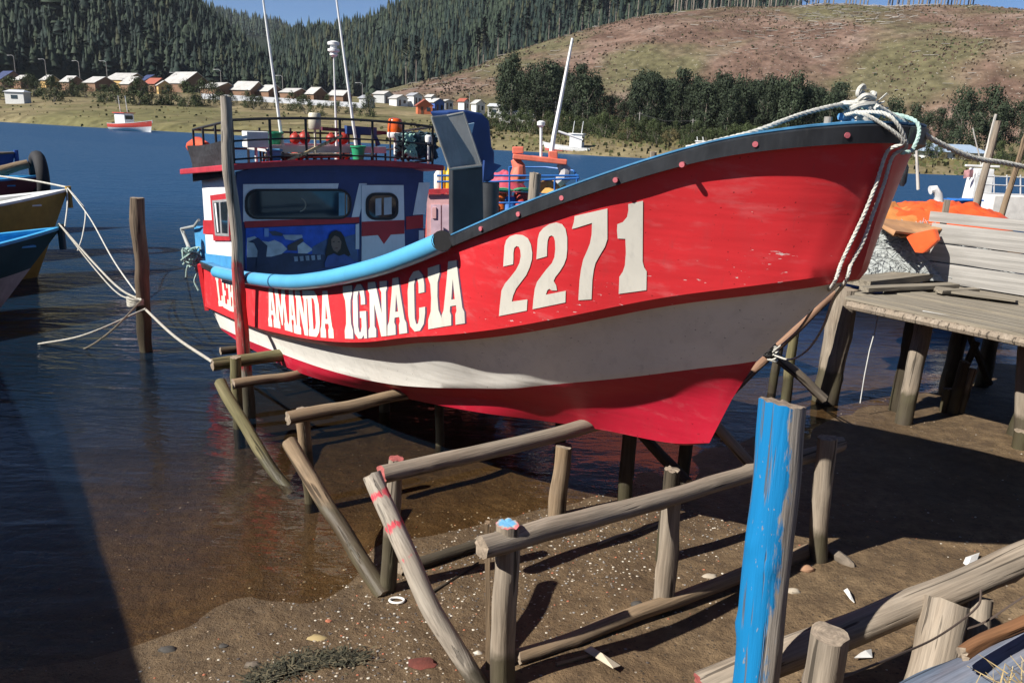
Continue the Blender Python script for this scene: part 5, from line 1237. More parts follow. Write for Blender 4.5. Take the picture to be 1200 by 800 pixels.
def mound(nm, c, rx, ry, h, mat, lab, cat, seed, rz=0, ex=2.2):
    m = MB(); R = random.Random(seed); n, k = 60, 26; vs = []
    for i in range(k):
        rr_ = (i + 1) / k
        for j in range(n):
            a = 2 * PI * j / n; x = math.cos(a) * rx * rr_; y = math.sin(a) * ry * rr_; f = max(0, 1 - rr_ ** ex)
            z = h * f * (1 + .22 * fbm((x * 1.4, y * 4.5, seed), 3)) + .07 * fbm((x * 5, y * 8, seed), 3) * f
            xx = x * math.cos(rz) - y * math.sin(rz); yy = x * math.sin(rz) + y * math.cos(rz); vs.append((c.x + xx, c.y + yy, c.z + z))
    vs.append((c.x, c.y, c.z + h)); m.v = vs; m.f = [(i * n + j, (i + 1) * n + j, (i + 1) * n + (j + 1) % n, i * n + (j + 1) % n) for i in range(k - 1) for j in range(n)] + [(j, (j + 1) % n, len(vs) - 1) for j in range(n)] + [tuple((k - 1) * n + j for j in range(n))]; m.m = [0] * len(m.f)
    return loose(m, nm, mat, lab, cat, smooth=True)
cb = pY(1045, 252, 13.2)
mound('folded_tarp', Vector((cb.x, cb.y, cb.z - .15)), 1.45, .8, .30, ORDK, 'faded orange-brown sheeting spread over the heap beside the stem', 'tarp', 2, .25, 3)
cb = pY(1098, 252, 13.2); mound('orange_tarp', Vector((cb.x, cb.y, cb.z - .15)), 1.5, .8, .34, ORSH, 'bright orange tarpaulin heaped behind the plank barrier', 'tarp', 5, .15, 2.6)
m = MB(); vs = [pY(1060, 276, 10.75), pY(1094, 268, 10.8), pY(1098, 282, 10.6), pY(1082, 297, 10.45), pY(1072, 296, 10.45)]; m.add(vs + [v + dy * .12 for v in vs], [(0, 1, 2, 3, 4), (9, 8, 7, 6, 5)] + [(i, (i + 1) % 5, (i + 1) % 5 + 5, i + 5) for i in range(5)])
loose(m, 'orange_sack', ORSH, 'bright red-orange plastic sack hanging below the plywood on the net heap', 'sack', bevel=.02)
for i, (t_, z_, lab) in enumerate(((1.2, .2, 'x'),)): pass
bx_ = mound('storage_heap', pz(1045, 300, ZD) + dy * 2.2, 1.6, .7, .45, paint('canvas_brown', (.2, .13, .08), .9), 'brown canvas bundle under the orange sheeting on the pier', 'bundle', 9, .2, 3)
# thin cord hanging under the pier
m = MB(); m.tube([pY(x, y, 9.7) for x, y in ((1030, 362), (1026, 385), (1019, 410), (1013, 440), (1008, 472))], .008, 5); loose(m, 'cord', paint('cord_white', (.5, .5, .48), .9), 'thin white cord hanging down under the pier edge', 'cord')
# ================================================================== other boats, village, poles
def bp(base, fwd, x, y, z):
    l = Vector((-fwd.y, fwd.x, 0)); return base + fwd * x + l * y + Vector((0, 0, z))
def small_hull(name, label, bow, heading, L, B, hs, hb, cols, draft=.35, cat='boat', group=None, capw=.09, rake=.5, inner=None, split=.45, bow_pow=1.9):
    """open wooden boat; bow = world point of the stem head, heading in degrees from +X"""
    f = Vector((math.cos(math.radians(heading)), math.sin(math.radians(heading)), 0)); base = Vector((bow.x, bow.y, 0)) - f * L
    e = tag(empty(name, base), label, cat, group); n = 34
    st = []
    for i in range(n + 1):
        t = i / n; wdt = B / 2 * (.82 + .18 * min(1, t * 3)) * (1 - max(0, (t - .35) / .65) ** bow_pow) if t < 1 else 0
        z = hs + (hb - hs) * t ** 2.2; st.append((t, wdt, z))
    def pt(t, wd, z, k):                                   # k 0 rail .. 1 keel
        zz_ = z + (-draft - z) * k; w_ = wd * (1 - k ** 2.4 * (.55 + .45 * t)) * (1 - .12 * k * t); x = L * t - rake * t ** 4 * k - .1 * k * (t < .01)
        return x, w_, zz_
    rows = [0, .12, .24, .36, split, split + .001, .6, .75, .88, 1.0]; m = MB()
    for sd in (-1, 1):
        b = len(m.v)
        for k in rows:
            for t, wd, z in st: x, w_, zz_ = pt(t, wd, z, k); m.v.append(tuple(bp(base, f, x, sd * w_, zz_)))
        for r in range(len(rows) - 1):
            for i in range(n): a = b + r * (n + 1) + i; m.f.append((a, a + 1, a + n + 2, a + n + 1)); m.m.append(0 if rows[r] < split else 1)
    k_ = len(rows); off = k_ * (n + 1)
    for r in range(k_ - 1): m.f.append((r * (n + 1), (r + 1) * (n + 1), off + (r + 1) * (n + 1), off + r * (n + 1))); m.m.append(0)
    m.build('hull', [cols[0], cols[1]], e, True, angle=30)
    m = MB()
    for sd in (-1, 1):
        b = len(m.v)
        for t, wd, z in st:
            for dw, dz in ((.03, 0), (.03, .05), (-capw, .05), (-capw, 0)):
                m.v.append(tuple(bp(base, f, L * t + (.02 if t > .98 and dw > 0 else 0), sd * max(0, wd + dw * (1 if wd > .02 else .2)), z + dz)))
        for i in range(n):
            for q in range(4): a, c = b + i * 4 + q, b + i * 4 + (q + 1) % 4; m.f.append((a, c, c + 4, a + 4)); m.m.append(0)
    m.build('gunwale', cols[2], e, True, angle=35)
    m = MB()
    for sd in (-1, 1):
        b = len(m.v)
        for k in (.0, .25, .5):
            for t, wd, z in st: x, w_, zz_ = pt(t, wd, z, k); m.v.append(tuple(bp(base, f, min(x, L - .12) - .02, sd * max(0, w_ - .05), zz_)))
        for r in range(2):
            for i in range(n): a = b + r * (n + 1) + i; m.f.append((a, a + 1, a + n + 2, a + n + 1)); m.m.append(0)
    for i in range(n): a, c = 2 * (n + 1) + i, 5 * (n + 1) + i; m.f.append((a, a + 1, c + 1, c)); m.m.append(0)
    m.build('inner_lining', inner or cols[2], e, True)
    for t in (.2, .45, .7, .88):
        wd = B / 2 * (1 - max(0, (t - .35) / .65) ** bow_pow) * .92; z = hs + (hb - hs) * t ** 2.2 - .12
        m = MB(); m.beam(bp(base, f, L * t, -wd, z), bp(base, f, L * t, wd, z), .22 if t < .8 else .4, .03); m.build('thwart', inner or cols[2], e)
    m = MB(); q = bp(base, f, L + .02, 0, hb); m.tube([q + Vector((0, 0, -.35)), q + Vector((0, 0, .1))], .06, 8); m.build('stem_head', cols[3] if len(cols) > 3 else cols[2], e, True)
    return e, base, f
DGREEN = paint('boat_dark_teal', (.012, .05, .06), .5); GREYW = paint('boat_grey_white', (.42, .42, .4), .6, .15, 4, .1, .5); SKYB = paint('boat_sky_blue', (.05, .33, .62), .45, .12); OCHRE = paint('boat_ochre', (.34, .21, .035), .5); WHITEB = paint('boat_white', (.72, .72, .7), .45); MAROON = paint('boat_maroon', (.13, .02, .025), .5); DBLUE = paint('boat_blue', (.02, .07, .28), .45); BRIGHT = paint('boat_bright_blue', (.03, .16, .5), .4)
bowG, bowY, bowM, bowB = pY(70, 269, 14.0), pY(79, 224, 17.0), pY(50, 207, 19.5), pY(18, 180, 23.0)
small_hull('rowing_boat', 'open boat with dark teal sides and bright blue inside, nearest at the left edge', bowG, 52, 6.2, 2.3, 1.05, bowG.z, [DGREEN, GREYW, SKYB, DGREEN], draft=.1, rake=1.3, split=.42, inner=SKYB)
small_hull('rowing_boat', 'ochre boat with a broad white rail, second from the front at the left edge', bowY, 48, 7.0, 2.5, 1.3, bowY.z, [OCHRE, OCHRE, WHITEB, OCHRE], draft=.3, rake=.9, capw=.3)
small_hull('rowing_boat', 'maroon boat with a tyre hung on its bow at the left edge', bowM, 40, 7.0, 2.5, 1.6, bowM.z, [MAROON, MAROON, SKYB, MAROON], draft=.3, rake=.9)
small_hull('rowing_boat', 'deep blue boat, farthest of the four bows at the left edge', bowB, 40, 7.0, 2.5, 2.0, bowB.z, [DBLUE, DBLUE, paint('boat_timber', (.2, .15, .1), .8), DBLUE], draft=.3, rake=.9)
m = MB(); c = pY(46, 207, 19.2); RT = .48; d = Vector((.77, .64, 0)); n_ = Vector((0, 0, 1))
for i in range(28):
    a = 2 * PI * i / 28
    for j in range(10):
        b = 2 * PI * j / 10; r = RT + .13 * math.cos(b); m.v.append(tuple(c + Vector((-d.y, d.x, 0)) * (r * math.cos(a)) + n_ * (r * math.sin(a)) + d * (.14 * math.sin(b))))
for i in range(28):
    for j in range(10): m.f.append((i * 10 + j, ((i + 1) % 28) * 10 + j, ((i + 1) % 28) * 10 + (j + 1) % 10, i * 10 + (j + 1) % 10)); m.m.append(0)
loose(m, 'tyre', paint('tyre_rubber', (.02, .02, .022), .8), 'black tyre fender hanging over the bow of the maroon boat', 'tyre', smooth=True)
log('log_roller', pY(-10, 203, 18.9), pY(33, 192, 19.4), .13, .1, TAN, 'pale timber lying on the bow of the maroon boat', 'log', None, 120)

# --- pink and red fishing boat moored behind the big one
PKR = paint('faded_red', (.55, .12, .10), .55, .15, 5, .1, .3); PKW = paint('pale_pink', (.62, .36, .36), .6, .12, 5, .1, .35); LIL = paint('door_lilac', (.55, .40, .46), .6); RAILB = paint('rail_blue', (.02, .12, .38), .45); ORF = paint('frame_coral', (.66, .16, .10), .5)
b0 = W(8.9, -7.2, 1.7)
e2, base2, f2 = small_hull('fishing_boat', 'faded red fishing boat with blue rails and a coral arch moored behind the big boat', b0, -54, 8.5, 3.0, 1.15, 1.75, [PKR, GREYW, RAILB, PKR], draft=.5)
Y2 = 14.0
def q2(x, y, Y=Y2): return pY(x, y, Y)
m = MB(); a, b = q2(497, 222), q2(566, 222); z0 = 1.0
P = [Vector((a.x, Y2, z0)), Vector((b.x, Y2, z0)), Vector((b.x, Y2, b.z)), Vector((a.x + .05, Y2, a.z))]; Q = [p + Vector((.5, 1.3, 0)) for p in P]
m.add(P + Q, [(0, 1, 2, 3), (7, 6, 5, 4), (0, 4, 5, 1), (1, 5, 6, 2), (2, 6, 7, 3), (3, 7, 4, 0)]); m.build('cabin', PKR, e2, bevel=.02)
def q2plate(px, off, mat, nm, par, th=.02):
    mm = MB(); P = [q2(x, y, Y2 - off) for x, y in px]; k = len(P); Q = [p + Vector((0, th, 0)) for p in P]
    mm.add(P + Q, [tuple(range(k)), tuple(reversed(range(k, 2 * k)))] + [(i, (i + 1) % k, (i + 1) % k + k, i + k) for i in range(k)]); return mm.build(nm, mat, par)
q2plate([(500, 228), (531, 228), (531, 284), (500, 284)], .03, PKW, 'cabin_panel', e2)
q2plate([(505, 240), (516.5, 240), (516.5, 282), (505, 282)], .055, LIL, 'cabin_door', e2); q2plate([(518, 240), (530, 240), (530, 282), (518, 282)], .055, LIL, 'cabin_door', e2)
q2plate([(506.5, 243), (511, 243), (511, 256), (506.5, 256)], .075, PKW, 'door_vent', e2); q2plate([(498, 222), (566, 220), (566, 226), (498, 228)], .08, paint('peeling_red', (.42, .03, .04), .6, .2, 8, .1, .3, (.6, .4, .35)), 'cabin_trim', e2)
# blue rails
m = MB()
for y0, y1 in ((206, 206), (213, 209), (238, 236)):
    m.tube([q2(512, y0), q2(580, y0), q2(678, y1)], .02, 6)
for x in (518, 560, 597, 622, 650, 676): m.bar(q2(x, 196 if x < 600 else 208), q2(x, 250), .02, 6)
m.tube([q2(678, 209), q2(672, 200, 15.2), q2(640, 196, 15.6), q2(596, 196, 15.6)], .018, 6); m.build('deck_rail', RAILB, e2, True)
# coral arch frame with its two curved legs
m = MB(); a, b = q2(601, 183, 14.6), q2(664, 190, 14.6); m.beam(a, b, .3, .09); m.beam(q2(607, 180, 14.6), q2(607, 172, 14.6), .2, .2); m.beam(q2(648, 186, 14.6), q2(648, 177, 14.6), .16, .16)
m.tube([q2(603, 186, 14.6), q2(608, 195, 14.6), q2(607, 206, 14.6), q2(606, 214, 14.6)], [.08, .12, .15, .13], 8); m.build('arch_frame', ORF, e2, bevel=.015)
m = MB(); m.tube([q2(656, 191, 14.6), q2(662, 199, 14.6), q2(661, 208, 14.6), q2(653, 215, 14.6)], [.07, .11, .12, .09], 8); m.build('arch_leg', paint('arch_grey', (.4, .38, .38), .5), e2, True)
m = MB(); m.tube([q2(646, 180, 14.6), q2(649, 160, 14.6), q2(671, 45, 14.6)], [.045, .04, .022], 8); m.build('mast', MWHITE, e2, True)
m = MB(); m.bar(q2(634, 188, 14.6), q2(634, 148, 14.6), .025); m.lathe([(.03, -.03), (.07, 0), (.07, .06), (.03, .08)], q2(634, 147, 14.6), 10); m.build('light_mast', MWHITE, e2, True)
m = MB(); m.bar(q2(654, 154, 14.6), q2(683, 164, 14.6), .02); m.build('derrick_pole', MWHITE, e2, True)
# its cargo: drums, tubs, sheeting
def drum(x, y, r, h, mat, lab, Y=14.3): c = q2(x, y, Y); c.z -= h; m = MB(); m.lathe([(r * .95, 0), (r, .03), (r, h * .33), (r * 1.03, h * .35), (r, h * .37), (r, h - .03), (r * .93, h)], c, 16); return loose(m, 'drum', mat, lab, 'drum', 'drums on the faded red boat', True)
drum(586, 226, .13, .42, paint('drum_orange', (.7, .14, .02), .45), 'orange drum, leftmost behind the blue rail of the faded red boat'); drum(612, 226, .15, .42, REDB, 'red drum right of the orange one behind the blue rail'); drum(598, 230, .13, .35, BRIGHT, 'blue drum between the orange and red drums'); drum(632, 229, .14, .38, paint('drum_dull', (.3, .12, .06), .6), 'brownish drum beside the grey post on the faded red boat', 14.5); drum(655, 229, .15, .4, paint('drum_coral', (.6, .2, .1), .5), 'coral drum at the right end of the blue rail', 14.5)
for i, (x, y, lab) in enumerate(((590, 224, 'green lid lying on the orange drum'), (613, 224, 'green lid lying on the red drum'), (655, 227, 'pale green lid lying on the coral drum'))):
    m = MB(); m.lathe([(.17, 0), (.18, .02), (.12, .05), (.02, .06)], q2(x, y, 14.25 + .2 * (i > 1)), 14); loose(m, 'green_cover', (GREENP, GREENP, paint('lid_mint', (.25, .5, .4), .5))[i], lab, 'cover', None, True)
cb = q2(588, 213, 15.0); mound('red_sheet', Vector((cb.x, cb.y, cb.z - .15)), .5, .4, .32, paint('sheet_pink_red', (.5, .08, .12), .5), 'crumpled pinkish red sheet behind the blue rail', 'sheet', 3); cb = q2(644, 217, 15.0); mound('yellow_sheet', Vector((cb.x, cb.y, cb.z - .12)), .45, .35, .2, paint('sheet_ochre', (.55, .30, .08), .6), 'ochre bundle by the foot of the coral arch', 'bundle', 4)
for i, (x, c) in enumerate(((514, 'jug_white'), (519, 'jug_yellow'), (526, 'jug_yellow'))):
    m = MB(); p = q2(x, 222, 14.4); m.lathe([(.075, 0), (.085, .03), (.085, .26), (.05, .32), (.03, .34), (.03, .40)], p, 12); loose(m, 'plastic_jug', paint(c, (.68, .66, .6) if 'white' in c else (.62, .42, .03), .4), ('white plastic jug on the faded red cabin roof', 'tall yellow jug nearest the white one on the faded red cabin roof', 'yellow jug beside the steel chute on the faded red cabin roof')[i], 'jug', 'jugs on the faded red cabin', True)
t_ = pY(628, 203, 9.6); log('wooden_post', pY(619, 260, 9.6) - Vector((0, 0, .6)), t_, .075, .07, GREY, 'pale round post rising just behind the black rail of the big boat', 'post', None, 130)
t_ = pY(765, 178, 14.5); log('wooden_post', Vector((t_.x, t_.y, -.6)), t_, .07, .06, GREY, 'small pale post standing in the river beyond the black rail', 'post', None, 131)

# --- boats moored past the pier
p = pY(1045, 207, 26); small_hull('open_boat', 'deep blue boat lying broadside past the bow of the big boat', pY(1128, 212, 24), -8, 8, 2.6, 1.0, 1.25, [DBLUE, DBLUE, BRIGHT, DBLUE], draft=.3)
e3, b3, f3 = small_hull('fishing_boat', 'pinkish red boat with a white wheelhouse past the pier', pY(1172, 226, 21), -12, 6.5, 2.4, .9, 1.1, [paint('boat_rose', (.5, .05, .09), .5), WHITEB, PKW, WHITEB], draft=.3)
c = pY(1146, 222, 20.6); m = MB(); m.box(c + Vector((0, 0, .12)), (.5, .45, .8), taper=.85); m.box(c + Vector((0, 0, .58)), (.85, .08, .05)); m.box(c + Vector((0, 0, .35)), (.7, .06, .04)); m.build('wheelhouse', WHITEB, e3, bevel=.01)
m = MB()
for x in (1150, 1165, 1180, 1196): m.bar(pY(x, 205, 19.5), pY(x, 245, 19.5), .018, 6)
for y in (206, 216, 226): m.bar(pY(1146, y, 19.5), pY(1215, y + 3, 19.5), .018, 6)
m.build('deck_rail', paint('rail_grey', (.5, .5, .5), .5), e3, True)
e4, b4, f4 = small_hull('open_boat', 'bright blue boat with a pale cabin box just behind the plank barrier', pY(1215, 243, 17.5), -10, 6.0, 2.3, 1.15, 1.3, [BRIGHT, DBLUE, SKYB, BRIGHT], draft=.3)
c = pY(1178, 246, 17.2); m = MB(); m.box(c, (.85, .5, .62)); m.build('cabin_box', paint('box_cream', (.66, .64, .6), .5), e4, bevel=.015)
for i, (x, w_) in enumerate(((1110, .42), (1124, .42), (1137, .34))):
    c = pY(x, 243, 17.0); m = MB(); m.box(c, (w_ * .9, .3, .34), taper=.92); m.box(c + Vector((0, 0, .16)), (w_, .36, .03)); loose(m, 'blue_tub', BRIGHT, ['blue lidded tub nearest the pale bent pipe', 'middle blue lidded tub behind the orange tarpaulin', 'smaller blue lidded tub beside the leaning timber pole'][i], 'tub', 'blue tubs past the pier', bevel=.02)
m = MB(); m.tube([pY(x, y, 16.5) for x, y in ((1090, 223), (1095, 222), (1099, 228), (1101, 240), (1100, 255))], .09, 10); loose(m, 'bent_pipe', paint('pipe_white', (.66, .64, .62), .5), 'pale bent vent pipe beside the blue boats', 'pipe', smooth=True)
def stick(nm, a, b, Y, r, mat, lab, cat='mast'): p, q = pY(*a, Y), pY(*b, Y); log(nm, Vector((p.x, p.y, p.z)), q, r, r * .7, mat, lab, cat, None, int(a[0]), ring=10, rough=.5)
WPOLE = wood('pale_mast', [(.4, .37, .33), (.5, .47, .42), (.58, .55, .5)])
stick('mast', (1147, 215), (1167, 134), 20.6, .045, WPOLE, 'pale mast leaning right above the white wheelhouse'); stick('timber_pole', (1138, 262), (1170, 142), 15.0, .075, GREY, 'rough timber pole leaning right behind the plank barrier', 'pole'); stick('timber_pole', (1171, 262), (1205, 150), 15.0, .06, TAN, 'brown timber pole leaning at the right edge behind the barrier', 'pole'); stick('mast', (1076, 222), (1074, 174), 23.5, .05, WPOLE, 'short white mast standing on the deep blue boat', 'mast'); stick('mast', (1153, 207), (1140, 150), 20.8, .02, WPOLE, 'thin stay crossing behind the white wheelhouse', 'mast')
m = MB(); a = pY(1060, 212, 22); m.bar(a, pY(1061, 172, 22), .02, 6); tag(m.build('marker_stick', MWHITE), 'thin marker stick with a dark float beside the deep blue boat', 'marker')
m = MB(); c = pY(1059, 205, 22); m.lathe([(.05, -.3), (.1, -.2), (.1, .2), (.05, .3)], c, 10); loose(m, 'float', BLACK, 'dark float on the thin marker stick', 'float', smooth=True)
m = MB(); a, b, c, d = [pY(x, y, 20.4) for x, y in ((1130, 200), (1141, 199), (1140, 208), (1129, 209))]; fv_ = [a, a.lerp(b, .5) + Vector((0, -.04, .02)), b, c, d.lerp(c, .5) + Vector((0, -.04, .02)), d]; m.add(fv_, [(0, 1, 4, 5), (1, 2, 3, 4)]); fl_ = loose(m, 'pennant', paint('flag_red_white', (.6, .3, .3), .8, .5, 4), 'small red and white flag at the white wheelhouse', 'flag'); s_ = fl_.modifiers.new('thickness', 'SOLIDIFY'); s_.thickness = .01
m = MB(); m.bar(pY(1141, 198, 20.4), pY(1143, 225, 20.4), .012, 6); tag(m.build('flag_staff', MWHITE), 'thin staff carrying the small red and white flag', 'staff')

# --- boats on the far shore
def far_boat(x, y, Lm, head, cols, lab, cabin=(.7, .8)):
    p = pz(x, y, 0); f = Vector((math.cos(math.radians(head)), math.sin(math.radians(head)), 0)); e, base, f = small_hull('fishing_boat', lab, p + f * Lm / 2 + Vector((0, 0, 0)), head, Lm, Lm * .32, Lm * .12, Lm * .2, cols, draft=.2)
    c = bp(base, f, Lm * .3, 0, Lm * .12 + .6); m = MB(); R3 = Matrix.Rotation(math.radians(head), 3, 'Z'); m.box(c, (Lm * .25, Lm * .2, 2.2), R3); m.build('cabin', cols[2], e)
    m = MB(); m.box(c + Vector((0, 0, 1.15)), (Lm * .3, Lm * .25, .12), R3); m.build('roof', cols[0], e); m = MB(); m.box(c + Vector((0, 0, .45)) , (Lm * .252, Lm * .16, .6), R3); m.build('cabin_window', GLASS, e)
    for k in (-.08, .1): m = MB(); m.tube([c + f * Lm * k + Vector((0, 0, 1)), c + f * Lm * (k - .03) + Vector((0, 0, Lm * .42))], .045, 6); m.build('mast', MWHITE, e)
    return e
far_boat(156, 154, 9, -25, [paint('far_red', (.5, .06, .04), .5), WHITEB, WHITEB], 'red and white fishing boat lying at the far bank below the village')
far_boat(664, 180, 6.5, 160, [WHITEB, PKR, WHITEB], 'white and red boat at the far bank beyond the coral arch'); far_boat(826, 187, 4, -20, [WHITEB, WHITEB, WHITEB], 'small white boat at the far bank just above the black rail')
far_boat(557, 170, 3.5, 10, [WHITEB, GREYW, WHITEB], 'tiny pale boat at the far bank beside the blue hood')

# ------------------------------------------------------------------ village and poles
ROOFP = paint('roof_pale_zinc', (.42, .41, .39), .55, .12, .6, .1, .3); ROOFG = paint('roof_grey', (.3, .31, .33), .6); ROOFN = paint('roof_navy', (.03, .045, .12), .6); ROOFR = paint('roof_rust', (.30, .08, .05), .7); WALLO = paint('wall_ochre_brown', (.20, .115, .07), .8); WALLY = paint('wall_yellow', (.55, .36, .14), .8); WALLW = paint('wall_white', (.66, .66, .64), .7); WALLG = paint('wall_grey', (.42, .43, .43), .7); WALLB = paint('wall_blue', (.06, .13, .4), .7); WALLR = paint('wall_orange_red', (.52, .14, .06), .8); FENCEW = paint('fence_pale', (.5, .52, .55), .8)
def house(x, f, wpx, wall, roof, lab, turn=25, depth=1.3, hh=2.6, pitch=.32, group=None, name='house'):
    p = bank_pt(x, f); d = math.hypot(p.x, p.y); w_ = wpx * d / 930 * .74; dp = w_ * depth * .8; turn = turn + 24
    e = tag(empty(name, p, math.radians(turn)), lab, 'house', group); o = p
    rz = Matrix.Rotation(math.radians(turn), 3, 'Z')
    m = MB(); m.box((0, 0, hh / 2 - .5), (w_, dp, hh + 1)); m.add([(-w_ / 2, -dp / 2, hh), (w_ / 2, -dp / 2, hh), (0, -dp / 2, hh + w_ * pitch), (-w_ / 2, dp / 2, hh), (w_ / 2, dp / 2, hh), (0, dp / 2, hh + w_ * pitch)], [(0, 1, 2), (5, 4, 3), (0, 2, 5, 3), (1, 4, 5, 2)])
    def lbuild(mb, nm, mat, par):
        me_o = mb.build(nm, mat); me_o.parent = par; return me_o
    lbuild(m, 'wall', wall, e); m = MB(); q = .35; rt = hh + w_ * pitch + .12; sl_ = pitch * 2
    for s in (-1, 1):
        ex = s * (w_ / 2 + q); zl = rt - (w_ / 2 + q) * pitch * 2 * 1.0
        m.add([(0, -dp / 2 - q, rt), (ex, -dp / 2 - q, zl), (ex, dp / 2 + q, zl), (0, dp / 2 + q, rt), (0, -dp / 2 - q, rt - .12), (ex, -dp / 2 - q, zl - .12), (ex, dp / 2 + q, zl - .12), (0, dp / 2 + q, rt - .12)], [(0, 1, 2, 3), (7, 6, 5, 4), (0, 4, 5, 1), (1, 5, 6, 2), (2, 6, 7, 3)])
    lbuild(m, 'roof', roof, e)
    m = MB(); m.box((w_ * .22, -dp / 2 - .02, hh * .55), (w_ * .22, .06, hh * .4)); lbuild(m, 'window', GLASS, e); m = MB(); m.box((-w_ * .2, -dp / 2 - .02, hh * .4), (w_ * .14, .06, hh * .8)); lbuild(m, 'door', paint('door_brown', (.12, .07, .04), .7), e)
    m = MB(); m.box((w_ / 2 + .02, 0, hh * .55), (.06, dp * .25, hh * .4)); lbuild(m, 'window', GLASS, e)
    return e
H = [(12, 1.75, 26, WALLO, ROOFN, 'house with a dark roof at the far left end of the village', 35), (30, 1.72, 22, WALLO, ROOFP, 'small pale-roofed house second from the left end of the village', 30), (60, 1.8, 20, WALLY, ROOFP, 'yellow house peeping over the bushes left of the village lamp', 25),
     (86, 1.7, 26, WALLO, ROOFP, 'brown house with a pale roof over the big left bushes', 30), (118, 1.68, 30, WALLO, ROOFP, 'brown gabled house with a wide pale roof above the far red boat', 30), (150, 2.0, 46, WALLY, ROOFP, 'largest pale-roofed village house, with a yellow front', 35), (178, 2.0, 30, WALLO, ROOFN, 'house with a navy roof beside the largest pale roof', 30),
     (158, 1.66, 28, WALLO, ROOFP, 'brown gabled house in front of the navy-roofed house', 30), (184, 1.75, 18, WALLO, ROOFR, 'small house with a rust red roof', 30), (193, 1.64, 20, WALLY, ROOFP, 'bright yellow gabled house in the middle of the village', 10), (220, 1.85, 46, WALLO, ROOFP, 'long pale-roofed house behind the bright yellow one', 40),
     (258, 1.6, 34, WALLO, ROOFP, 'first brown house of the neat row, just left of the tall pole', 32), (292, 1.6, 28, WALLO, ROOFP, 'second brown house of the neat row, just right of the tall pole', 32), (318, 1.6, 25, WALLO, ROOFP, 'third brown house of the neat row, left of the first whip antenna', 32), (345, 1.6, 24, WALLO, ROOFP, 'fourth brown house of the neat row, right of the first whip antenna', 32), (371, 1.6, 24, WALLO, ROOFP, 'fifth brown house of the neat row, left of the light mast', 32), (399, 1.6, 24, WALLO, ROOFP, 'last brown house of the neat row, right of the light mast', 32),
     (430, 1.65, 18, WALLG, ROOFG, 'grey house just right of the second whip antenna', 20), (449, 1.75, 16, WALLG, ROOFP, 'white gabled house left of the taller white one', 15), (467, 1.75, 20, WALLW, ROOFP, 'taller white gabled house at the foot of the bare hill', 15), (486, 1.65, 18, WALLW, ROOFG, 'white house directly left of the orange shack', 25), (497, 1.45, 20, WALLR, ROOFR, 'orange-red shack among the white houses', 10), (512, 1.5, 16, WALLB, ROOFP, 'blue-walled house right of the orange shack', 10), (505, 1.85, 14, WALLW, ROOFP, 'small white house on the slope above the orange shack', 20), (524, 1.8, 13, WALLG, ROOFP, 'small grey house above the blue-walled house', 20), (543, 1.75, 13, WALLW, ROOFR, 'white house on the slope just left of the blue hood', 15), (560, 1.7, 13, WALLW, ROOFP, 'white house on the slope just above the blue hood', 15)]
RH = random.Random(77)
for x, f, wp_, wl_, rf, lab, tn in H: house(x, f + (RH.uniform(-.15, .15) if x > 425 else 0), wp_ * RH.uniform(.85, 1.2), wl_, rf, lab, tn + RH.uniform(-22, 22) * (1 if x > 425 else .4), RH.uniform(.9, 1.6), RH.uniform(2.2, 3.4) if x > 425 else 2.6, RH.uniform(.2, .36))
def block(nm, x, f, wpx, hpx, dpth, lab, wall, roofm, cat='building', overh=.3, z0=0, turn=0, win=3):
    p = bank_pt(x, f); d = math.hypot(p.x, p.y); k = d / 930; w_, h_ = wpx * k, hpx * k; e = tag(empty(nm, p, math.radians(turn)), lab, cat)
    def lbuild(mb, n2, mat): o = mb.build(n2, mat); o.parent = e
    m = MB(); m.box((0, 0, h_ / 2 - .6), (w_, dpth, h_ + 1.2)); lbuild(m, 'wall', wall)
    m = MB(); r = overh; m.add([(-w_ / 2 - r, -dpth / 2 - r, h_), (w_ / 2 + r, -dpth / 2 - r, h_), (w_ / 2 + r, dpth / 2 + r, h_), (-w_ / 2 - r, dpth / 2 + r, h_), (-w_ / 2 * .8, 0, h_ + .12 * dpth + .2), (w_ / 2 * .8, 0, h_ + .12 * dpth + .2)], [(3, 2, 1, 0), (0, 1, 5, 4), (2, 3, 4, 5), (1, 2, 5), (3, 0, 4)]); lbuild(m, 'roof', roofm)
    for i in range(win): m = MB(); m.box((w_ * ((i + .5) / win - .5) * .86, -dpth / 2 - .02, h_ * .55), (w_ / win * .35, .06, h_ * .35)); lbuild(m, 'window', GLASS)
block('white_building', 606, 1.2, 40, 9, 6, 'low white riverside building left of the left grove', WALLW, FENCEW, win=4); block('white_building', 610, 1.5, 21, 17, 6, 'taller white block behind the low riverside building', WALLW, FENCEW, win=2); block('white_building', 579, 1.4, 14, 12, 5, 'small white block left of the taller white block', WALLW, FENCEW, win=1)
block('low_house', 1108, 1.02, 52, 7, 9, 'long low white house with a blue-grey roof under the mooring rope', WALLW, paint('roof_blue_grey', (.28, .36, .46), .6), cat='house', overh=.7, win=3, turn=-8)
block('white_shed', 22, .82, 18, 10, 3, 'little white shed on the far bank at the left edge', WALLW, FENCEW, cat='shed', win=1)
